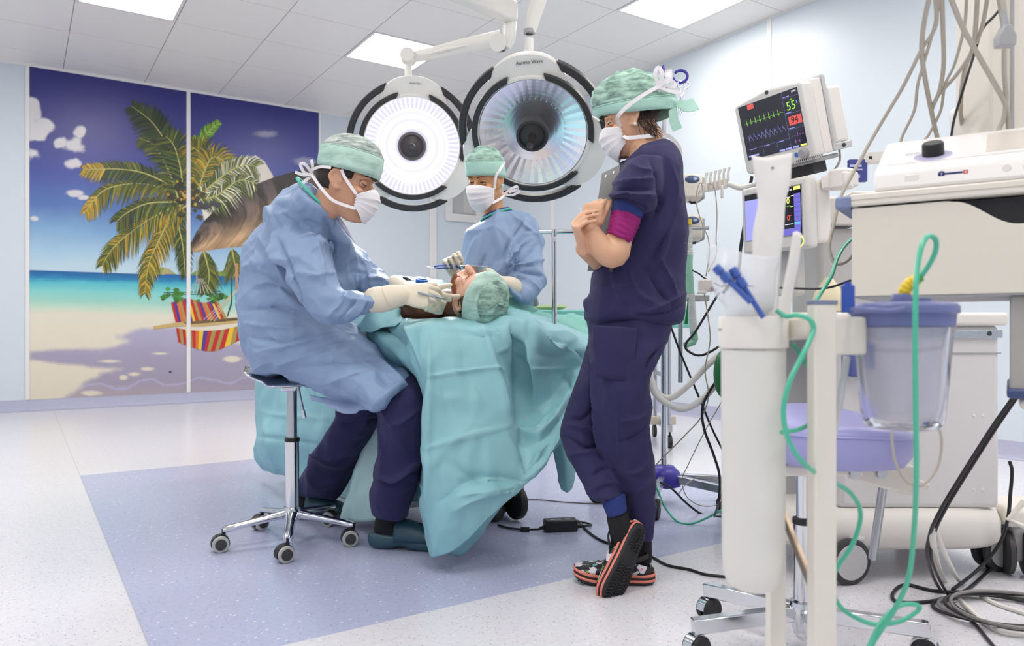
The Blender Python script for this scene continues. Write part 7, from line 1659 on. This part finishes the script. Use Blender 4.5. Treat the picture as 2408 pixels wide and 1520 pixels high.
PAP = mat('paper_wrap', '#f3efec', .65, bump=(80, .1)); CLR = mat('clear_pouch', '#f2f3f8', .2, alpha=.40); INKB = mat('pouch_blue', '#3f5fae', .4)
o = sheet('catheter_pack', [[(1768, 366, 1.12), (1800, 372, 1.118), (1830, 366, 1.118), (1862, 360, 1.122)], [(1776, 430, 1.12), (1806, 436, 1.112), (1836, 436, 1.112), (1856, 430, 1.12)], [(1782, 480, 1.12), (1806, 486, 1.113), (1830, 486, 1.112), (1846, 480, 1.12)], [(1770, 550, 1.12), (1800, 555, 1.113), (1826, 552, 1.113), (1842, 550, 1.12)], [(1770, 640, 1.12), (1798, 650, 1.113), (1816, 650, 1.113), (1828, 640, 1.12)], [(1772, 800, 1.12), (1796, 800, 1.113), (1810, 800, 1.113), (1822, 800, 1.12)]], PAP, None, k=6, th=.003, cr=(30, .002), seed=3)
tag(o, 'long white paper catheter pack sticking high out of the tube holder', 'pack')
b = MB(); b.box(P(1817, 395, 1.112), (.0022, .0012, .0035)); b.build('print', DARKG, o)
o = sheet('catheter_pouch', [[(1660, 600, 1.10), (1672, 576, 1.09), (1730, 590, 1.08), (1800, 604, 1.085), (1832, 600, 1.10)], [(1668, 640, 1.10), (1690, 640, 1.075), (1740, 645, 1.07), (1795, 650, 1.075), (1826, 640, 1.10)], [(1680, 690, 1.10), (1706, 690, 1.078), (1745, 695, 1.073), (1792, 695, 1.078), (1820, 690, 1.10)], [(1708, 738, 1.115), (1722, 738, 1.108), (1752, 740, 1.10), (1790, 738, 1.105), (1815, 738, 1.115)], [(1728, 840, 1.125), (1740, 840, 1.12), (1760, 840, 1.115), (1785, 840, 1.118), (1800, 840, 1.125)]], CLR, None, k=6, th=.0012, cr=(30, .003), seed=6)
tag(o, 'clear plastic pouch with blue connectors leaning out of the tube holder', 'pouch')
for x0_, y0_, x1_, y1_ in ((1682, 628, 1714, 660), (1722, 632, 1750, 676)):
    b = MB(); a, e = P(x0_, y0_, 1.068), P(x1_, y1_, 1.062); d = e-a
    b.tube([a, a+d*.42, a+d*.45, a+d*.55, a+d*.58, e], [.0062, .007, .0052, .0052, .007, .0072], 14); b.tube([e, e+d*1.6], [.004, .004], 8); b.build('connector', INKB, o)
o = sheet('suction_wrap', [[(1866, 548, 1.14), (1874, 545, 1.138), (1882, 552, 1.14)], [(1856, 610, 1.14), (1866, 610, 1.136), (1876, 612, 1.14)], [(1842, 680, 1.14), (1852, 680, 1.136), (1862, 684, 1.14)], [(1826, 760, 1.14), (1838, 760, 1.136), (1850, 762, 1.14)]], PAP, None, k=5, th=.006, cr=None)
tag(o, 'narrow white wrapped suction tip leaning right inside the tube holder', 'pack')
b = MB(); b.bar(P(1828, 540, 1.15), P(1812, 800, 1.15), .016, .008, up=(0, -1, 0)); tag(b.build('tube_sleeve', mat('sleeve_milky', '#e4e6e4', .3, alpha=.85), bevel=.002), 'milky plastic sleeve standing behind the white paper pack in the holder', 'sleeve')
# suction canister
cc = P(2122, 768, 1.11); zl = P(2122, 728, 1.11).z; zc = P(2122, 1004, 1.11).z
ct = thing('suction_canister', 'clear suction canister with slate blue lid and yellow elbow in the foreground', 'canister', cc)
CLRC = mat('canister_clear', '#f4f4fa', .06, trans=1.); CLRC.node_tree.nodes['Principled BSDF'].inputs['IOR'].default_value = 1.2; LINER = mat('canister_liner', '#f0f0f8', .2, alpha=.38, spec=.7); LID = mat('lid_slate_blue', '#6a72a4', .35)
b = MB(); b.lathe((cc.x, cc.y, 0), UZ, [(.004, zc+.006), (.035, zc+.003), (.05, zc), (.054, zc+.006), (.0565, zc+.02), (.067, zl-.03), (.0695, zl-.005), (.066, zl-.005), (.054, zc+.022), (.05, zc+.008)], 56); b.build('jar', CLRC, ct, ang=60)
b = MB(); rings = []
for z_, r_ in ((zc+.012, .040), (zc+.03, .045), (zc+.07, .048), (zc+.11, .053), (zl-.03, .058), (zl-.01, .06)): rings.append([V(cc.x+math.cos(a)*r_*(1+.05*math.sin(a*5+z_*40)), cc.y+math.sin(a)*r_*(1+.05*math.sin(a*5+z_*40)), z_) for a in [2*math.pi*k/60 for k in range(60)]])
b.ring(rings); b.build('liner', LINER, ct, ang=180)
b = MB(); b.lathe((cc.x, cc.y, 0), UZ, [(.0, zl+.012), (.06, zl+.010), (.071, zl+.008), (.0745, zl+.004), (.0745, zl-.006), (.070, zl-.008), (.069, zl-.024), (.066, zl-.026), (.066, zl-.004), (.0, zl+.002)], 56); ld_ = b.build('lid', LID, ct, ang=50)
b = MB(); b.lathe((cc.x-.012, cc.y-.02, 0), UZ, [(.0, zl+.022), (.012, zl+.022), (.014, zl+.018), (.014, zl+.008)], 28); b.lathe((cc.x+.016, cc.y-.02, 0), UZ, [(.0, zl+.016), (.014, zl+.016), (.016, zl+.008)], 28); b.build('lid_port', LID, ld_)
el = P(2128, 702, 1.09)
b = MB(); pts = catmull([el, P(2128, 684, 1.088), P(2139, 668, 1.085), P(2157, 656, 1.08)], 6); b.tube([Vector(p) for p in pts], [.0085+.0008*(i % 3 == 0) for i in range(len(pts))], 14); b.build('elbow', mat('elbow_yellow', '#f0cc2c', .35), ct)
b = MB(); b.tube([P(2156, 657, 1.08), P(2167, 650, 1.077)], .0068, 12); b.build('tube_collar', mat('collar_green', '#56b84a', .35), ct)
b = MB(); b.cyl(P(1994, 736, 1.08), P(1994, 672, 1.08), .0092, n=20); b.cyl(P(1994, 712, 1.08), P(1994, 704, 1.08), .0075); b.cyl(P(1994, 675, 1.08), P(1994, 664, 1.08), .005); b.build('valve', mat('valve_blue', '#3558b4', .35), ct)
b = MB(); b.tube([Vector(p) for p in catmull([P(1998, 728, 1.075), P(2040, 729, 1.04), P(2090, 732, 1.035), P(2126, 727, 1.04)], 6)], .0035, 8); b.build('lid_strap', LID, ct)
ps = P(2165, 651, 1.077)
cab('suction_tube', 'green suction tube rising in a loop from the yellow elbow and falling to the floor', [ps, P(2184, 624, 1.07), P(2200, 590, 1.06), P(2200, 564, 1.05), P(2184, 555, 1.04), P(2168, 578, 1.03), P(2157, 630, 1.02), P(2153, 700, 1.01), P(2152, 800, 1.01), P(2153, 950, 1.02), P(2155, 1100, 1.04), P(2150, 1240, 1.08), P(2136, 1360, 1.12), P(2100, 1440, 1.15), P(2060, 1500, 1.16), P(2020, 1570, 1.15)], .0038, GREENT, 'tube')
cab('oxygen_tube', 'green tube hanging in wide bends left of the cream trolley post', [P(1828, 732, 1.10), P(1848, 744, 1.08), P(1876, 742, 1.06), P(1904, 752, 1.05), P(1912, 778, 1.05), P(1890, 830, 1.03), P(1856, 900, 1.02), P(1842, 970, 1.02), P(1856, 1040, 1.02), P(1895, 1095, 1.03), P(1950, 1130, 1.12), P(2000, 1160, 1.16), P(2024, 1210, 1.18), P(2005, 1280, 1.18), P(1966, 1340, 1.18), P(1958, 1390, 1.18), P(1985, 1436, 1.19), P(2050, 1468, 1.20), P(2110, 1464, 1.20), P(2155, 1440, 1.20), P(2160, 1425, 1.20), P(2120, 1424, 1.19), P(2075, 1460, 1.17), P(2040, 1530, 1.15)], .0036, GREENT, 'tube')
cab('oxygen_tube', 'short green tube crossing behind the cream trolley post', [P(1864, 808, 1.14), P(1885, 840, 1.13), P(1910, 880, 1.12), P(1932, 930, 1.13), P(1915, 985, 1.12), P(1880, 1010, 1.08), P(1838, 1017, 1.06)], .0034, GREENT, 'tube')
cab('oxygen_tube', 'green tube climbing behind the drawer unit to the machine shelf', [P(1906, 730, 1.6), P(1930, 690, 1.7), P(1955, 650, 1.75), P(1968, 610, 1.8), P(1985, 580, 1.85), P(2010, 556, 1.9)], .0045, GREENT, 'tube')
cab('drain_tube', 'milky drain tube hanging behind the cream trolley post', [P(1992, 838, 1.12), P(1982, 900, 1.12), P(1968, 980, 1.13), P(1952, 1060, 1.14), P(1935, 1180, 1.15), P(1930, 1300, 1.15), P(1945, 1420, 1.14), P(1975, 1560, 1.12)], .0058, mat('milky_tube', '#e2e4ea', .3, alpha=.85), 'tube')
cab('cable', 'grey cable looping under the suction canister', [P(2204, 990, 1.35), P(2214, 1040, 1.35), P(2204, 1100, 1.35), P(2170, 1140, 1.35), P(2130, 1132, 1.35), P(2104, 1080, 1.35), P(2096, 1010, 1.35)], .0026, GRY)

# drawer unit with the electrosurgery unit on it
DUf = Fr(P(1998, 487, 1.60), Vector((.833, -.553, 0)), UZ)      # left lower corner of the top board's front
du = thing('drawer_unit', 'cream drawer unit with dark handle cut-out at the right edge of the room', 'drawer unit', DUf(.4, 0, -.2))
L_ = .72
zd = P(2005, 697, 1.60).z-DUf.o.z; zt_ = P(1998, 458, 1.60).z-DUf.o.z
b = MB(); DUf.box(b, 0, L_, 0, zt_, -.45, .006); o_ = b.build('worktop', CREAM, du, bevel=.004); 
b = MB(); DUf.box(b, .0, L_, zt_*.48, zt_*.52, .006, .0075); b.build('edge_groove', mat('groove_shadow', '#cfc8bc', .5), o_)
b = MB(); DUf.box(b, -.028, .004, -.004, zt_-.004, -.30, .010); b.build('corner_bumper', mat('bumper_slate', '#7f8bb0', .45), du, bevel=.005)
hx0, hx1 = .19, .46
poly = [(.004, zd), (L_, zd), (L_, -.058), (hx1, -.058)]
for i in range(13):
    u = i/12; poly.append((hx1-.16-(hx1-hx0-.16)*u, -.006-.052*(.5+.5*math.cos(math.pi*u))))
poly += [(hx0-.01, -.004), (.004, -.004)]
b = MB(); DUf.poly(b, poly, -.016, .0); b.build('drawer_front', IVORY, du, bevel=.0015)
b = MB(); DUf.box(b, .012, L_-.01, zd+.008, -.004, -.42, -.02); b.build('drawer_box', BLACK, du)
b = MB(); DUf.box(b, .008, L_, zd-.004, zd, -.43, -.004); b.build('bottom_panel', GREYP, du)
b = MB(); DUf.box(b, .285, .6, zd-.19, zd-.004, -.34, -.02); lo = b.build('lower_module', mat('module_grey', '#aaa7a3', .45), du, bevel=.004)
b = MB(); DUf.box(b, .28, .61, zd-.205, zd-.185, -.35, -.012); b.build('blue_lip', mat('lip_navy', '#3c4a78', .4), lo, bevel=.006)
b = MB(); DUf.box(b, .30, .60, zd-.228, zd-.205, -.33, -.03); b.build('rounded_foot', CREAM, lo, bevel=.018, seg=3)
b = MB(); DUf.box(b, .52, .68, -DUf.o.z+.10, zd-.1, -.36, -.12); b.build('column', CREAM, du, bevel=.01)
b = MB(); DUf.box(b, .40, .80, -DUf.o.z+.06, -DUf.o.z+.12, -.46, .0); b.build('base', CREAM, du, bevel=.02)
for x_, z_ in ((.43, -.03), (.77, -.03), (.43, -.43), (.77, -.43)):
    b = MB(); q = DUf(x_, -DUf.o.z+.032, z_); b.cyl(q-DUf.r*.015, q+DUf.r*.015, .032, n=24); b.build('caster', BLACK, du)
# electrosurgery unit
ef = Fr(DUf(.045, zt_+.002, .0), DUf.r, UZ); EW, ED = .50, .235
eu = thing('electrosurgery_unit', 'white electrosurgery unit with a black dial on the drawer unit', 'electrosurgery unit', ef(.2, 0, -.15))
h0, h1 = .040, .142
def side(x): return [ef(x, 0, -.004), ef(x, h0, -.012), ef(x, h0+.006, -.02), ef(x, h1, -ED+.03), ef(x, h1, -ED), ef(x, 0, -ED)]
b = MB(); b.ring([side(0), side(.02), side(EW-.02), side(EW)]); b.build('case', mat('esu_white', '#f3f0ee', .3), eu, bevel=.008, seg=3)
pn = Fr(ef(0, h0+.006, -.02), ef.r, Vector(ef(0, h1, -ED+.03)-ef(0, h0+.006, -.02))); PL = (ef(0, h1, -ED+.03)-ef(0, h0+.006, -.02)).length
b = MB(); pn.box(b, .02, .27, .03, PL-.02, 0, .0012); b.build('panel_film', mat('film_white', '#ece8ea', .25), eu)
b = MB(); pn.box(b, .20, .27, .05, PL-.025, .0012, .0018); b.build('display_window', mat('film_beige', '#d6cfc8', .2), eu)
b = MB(); b.lathe(pn(.105, PL*.32, .0012), pn.n, [(0, .0008), (.034, .0008), (.036, 0)], 40); b.build('dial_field', mat('dial_lilac', '#b6b3d4', .4), eu)
b = MB(); b.lathe(pn(.105, PL*.34, .001), pn.n, [(.0, .027), (.018, .027), (.0205, .024), (.021, .0)], 36); b.build('dial', BLACK, eu, ang=50)
b = MB(); pn.box(b, .104, .106, PL*.34+.006, PL*.34+.018, .0272, .0278); b.build('dial_mark', WHITE, eu)
text('DP 2', pn(.05, PL*.42, .0014), pn.r, pn.u, .016, 'printed_mark', mat('mark_grey', '#b4b2ba', .5), eu, depth=.0002)
fz = .0
LGN, LGR = mat('logo_navy', '#2a2d6c', .4), mat('logo_red', '#d8503c', .4)
b = MB(); b.lathe(ef(.125, .024, -.009), ef.n, [(.0, .001), (.006, .001), (.0065, 0)], 24); b.bar(ef(.131, .024, -.0085), ef(.162, .024, -.0085), .004, .001, up=ef.n); b.build('logo_mark', LGN, eu)
text('T', ef(.1228, .0212, -.0077), ef.r, ef.u, .0055, 'logo_letter', WHITE, eu, depth=.0002)
b = MB(); ef.box(b, .163, .171, .020, .028, -.0095, -.0078); b.build('logo_flag', LGR, eu); b = MB(); ef.box(b, .1663, .1677, .0213, .0267, -.0078, -.0075); ef.box(b, .1645, .1695, .0234, .0246, -.0078, -.0075); b.build('logo_cross', WHITE, eu)
for x_, r_ in ((.235, .008), (.275, .015), (.36, .015)): b = MB(); b.lathe(ef(x_, .024, -.0095), ef.n, [(0, .003), (r_*.85, .003), (r_, .0), (r_, -.002)], 28); b.build('socket', WHITE, eu)
b = MB(); b.cyl(ef(.318, .026, -.012), ef(.318, .026, -.0075), .004); b.build('jack', DARKG, eu); b = MB(); ef.box(b, .058, .085, .014, .030, -.012, -.0068); b.build('switch', WHITE, eu, bevel=.003)
b = MB(); pn.box(b, .29, .33, PL*.62, PL*.72, .0, .004); b.build('button', GREYP, eu, bevel=.0015); b = MB(); pn.box(b, .29, .34, PL*.42, PL*.5, .0, .004); b.build('button', LGREY, eu, bevel=.0015)
# rack post behind with hanging cables
rc = P(2380, 200, 1.72); zw = DUf.o.z+zt_
b = MB(); b.box((rc.x+.06, 1.83, (zw+2.45)/2), (.17, .14, 2.45-zw)); mst = b.build('mast', CREAM, du, bevel=.006)
b = MB(); b.box((rc.x+.025, 1.757, (zw+2.45)/2), (.006, .006, 2.4-zw)); b.build('groove', GREYP, mst)
b = MB(); b.lathe(P(2300, 330, 1.95), UZ, [(0, 0), (.055, 0), (.06, .01), (.064, .05), (.066, .075), (.060, .085), (.0, .088)], 32); tag(b.build('jar', mat('jar_white', '#f0eeec', .35)), 'white round jar standing behind the electrosurgery unit', 'jar')
pg = thing('power_plug', 'grey appliance plug hanging on its cable in front of the cream column', 'plug', P(2362, 80, 1.55))
b = MB(); c_ = P(2363, 82, 1.55); b.prism([(-.017, -.026), (.017, -.026), (.019, -.006), (.008, .018), (-.006, .018), (-.019, -.006)], c_+V(0, .011, 0), V(1, 0, .05), UZ, V(0, -.022, 0)); b.build('plug_body', GREYP, pg, bevel=.003)
b = MB(); b.tube([c_+UZ*.016, c_+UZ*.03, c_+V(-.004, 0, .05)], [.008, .007, .006], 10); b.build('strain_relief', GREYP, pg)
b = MB(); b.cable([c_+UZ*.045, c_+V(-.006, 0, .10), c_+V(-.012, 0, .2)], .0052); b.build('lead', GRY, pg)
CG = 'grey cables hanging above the electrosurgery unit'
for lab, pts, r in (
    ('long grey cable running diagonally down to the slate bumper of the drawer unit', [(2198, -30), (2200, 60), (2165, 120), (2120, 210), (2060, 310), (2010, 400), (1978, 462), (1960, 530), (1950, 580), (1962, 618), (1985, 618), (2006, 600)], .0046),
    ('grey cable swinging left of the others and crossing to the unit top', [(2190, -30), (2172, 60), (2168, 130), (2180, 210), (2196, 290), (2205, 330), (2212, 400)], .0054),
    ('grey cable falling straight from the top then bending left', [(2214, -30), (2217, 60), (2219, 150), (2210, 210), (2196, 245)], .0050),
    ('grey cable crossing from upper left to lower right of the bundle', [(2226, -30), (2262, 60), (2295, 120), (2335, 190), (2366, 250), (2372, 310), (2370, 400)], .0056),
    ('grey cable crossing from upper right to lower left of the bundle', [(2326, -30), (2310, 60), (2286, 120), (2250, 175), (2206, 225), (2190, 262)], .0046),
    ('thin grey cable hanging at the left of the bundle', [(2212, -30), (2200, 50), (2172, 150), (2158, 200), (2150, 260), (2122, 320), (2118, 345), (2112, 400)], .0036),
    ('thin grey cable waving down behind the crossing cables', [(2274, -30), (2268, 60), (2245, 150), (2222, 200), (2212, 260), (2185, 315), (2172, 335), (2160, 400)], .0034),
    ('grey cable bending around the white jar', [(2300, -30), (2290, 100), (2270, 160), (2260, 230), (2262, 290), (2278, 318), (2290, 400)], .005),
    ('grey cable hanging below the appliance plug', [(2362, 110), (2362, 170), (2366, 230), (2360, 280), (2348, 310), (2340, 400)], .0052),
    ('grey cable in front of the cream column edge', [(2344, -30), (2356, 40), (2362, 100)], .0048)):
    cab('cable', lab, [P(x, y, 1.58+(.30 if pts[-1][0] < 2300 else .11)*max(0, min(1, (y+30)/330))) for i, (x, y) in enumerate(pts)], r, GRY, 'cable', CG)
cab('cable', 'thin black cable behind the grey cables above the electrosurgery unit', [P(2350, 24, 1.7), P(2336, 40, 1.7), P(2310, 70, 1.7), P(2290, 130, 1.7), P(2262, 220, 1.7), P(2240, 300, 1.8), P(2230, 400, 1.9)], .0030, BLK)
cab('cable', 'grey cable hanging from the patient monitor rear down to the swing arm', [P(1974, 352, 2.62), P(1974, 380, 2.62), P(1955, 410, 2.62), P(1932, 440, 2.65)], .0042, GRY)
cab('cable', 'black cable bundle behind the left edges of the two screens', [P(1768, 415, 2.95), P(1762, 450, 2.95), P(1752, 520, 2.95), P(1742, 580, 2.95), P(1735, 640, 2.95), P(1700, 690, 2.95)], .0068, BLK)
cab('cable', 'black cable sagging behind the catheter packs to the drawer unit', [P(1700, 672, 2.7), P(1780, 674, 2.6), P(1860, 678, 2.4), P(1940, 678, 2.2), P(2000, 660, 2.1)], .0035, BLK)
# cables on the floor at the right
flo = lambda x, y, r=.006: PF(x, y)+UZ*r
STR = mat('cable_black_grey', '#2a282b', .45)
t = thing('cable_coil', 'tangled coil of black and white cables on the floor at the lower right corner', 'cable coil', flo(2330, 1450))
def coil(nm, pts, r, m): b = MB(); b.cable(pts, r, 8, 8); b.build(nm, m, t, ang=180)
hgt = lambda x, y, Y: P(x, y, Y)
coil('black_lead', [P(2390, 925, 1.75), P(2330, 1010, 1.8), P(2260, 1120, 1.85), P(2212, 1200, 1.92), P(2186, 1260, 2.0), P(2182, 1320, 2.1), flo(2210, 1390), flo(2260, 1440), flo(2330, 1470), flo(2420, 1490)], .0048, STR)
coil('black_lead', [P(2398, 925, 1.76), P(2340, 1010, 1.81), P(2270, 1120, 1.86), P(2222, 1200, 1.93), P(2196, 1260, 2.0), P(2192, 1320, 2.1), flo(2230, 1405), flo(2290, 1470), flo(2340, 1530)], .0045, STR)
coil('white_lead', [P(2194, 1238, 1.98), P(2196, 1290, 2.05), flo(2220, 1370), flo(2280, 1440), flo(2350, 1490), flo(2430, 1500)], .0085, WHT)
coil('white_lead', [P(2196, 1236, 1.98), P(2225, 1310, 2.1), flo(2260, 1375), flo(2330, 1420), flo(2430, 1455)], .007, WHT)
for k in range(4):
    cx_, cy_ = flo(2330, 1440).x+.02*k, flo(2330, 1440).y-.02*k; rx, ry = .16+.012*k, .12+.01*k
    coil('loop', [V(cx_+rx*math.cos(a), cy_+ry*math.sin(a), .007+.008*k+.004*math.sin(a*2+k)) for a in [2*math.pi*i/14+k*.3 for i in range(15)]], .0052, STR if k % 2 == 0 else mat('cable_grey_white', '#8d8a88', .5))
coil('black_lead', [flo(2420, 1240), flo(2330, 1340), flo(2260, 1400), flo(2180, 1420), flo(2110, 1420), flo(2100, 1400), flo(2130, 1380), flo(2200, 1395), flo(2300, 1400), flo(2430, 1420)], .0055, BLK)
cab('cable', 'black cable falling from the machine side to the floor at the right edge', [P(2374, 1085, 2.45), P(2380, 1110, 2.45), P(2376, 1160, 2.45), P(2370, 1220, 2.45), P(2350, 1280, 2.48), P(2300, 1340, 2.5), flo(2240, 1392)], .0055, BLK)
# neighbouring castor unit and its cream lever at the right edge
t = thing('castor_unit', 'grey twin castor unit at the right edge of the floor', 'castor', flo(2400, 1340))
c = PF(2392, 1352)+UZ*.075
for s_ in (-1, 1):
    b = MB(); ax = V(.94, -.34, 0); b.lathe(c+ax*s_*.014, ax*s_, [(0, 0), (.06, 0), (.072, .005), (.074, .02), (.066, .026), (.0, .026)], 32); b.build('wheel', DARKG, t)
b = MB(); b.box(c+V(.01, .02, .03), (.05, .06, .12)); b.build('fork', LGREY, t, bevel=.01); b = MB(); b.box(c+V(.12, .05, .13), (.36, .2, .07)); b.build('carrier', CREAM, t, bevel=.02)
b = MB(); b.tube([P(2408, 1180, 2.4), P(2372, 1222, 2.4), P(2420, 1245, 2.38)], .010, 10); tag(b.build('brake_lever', CREAM), 'cream bent brake lever at the right edge above the castor', 'lever')
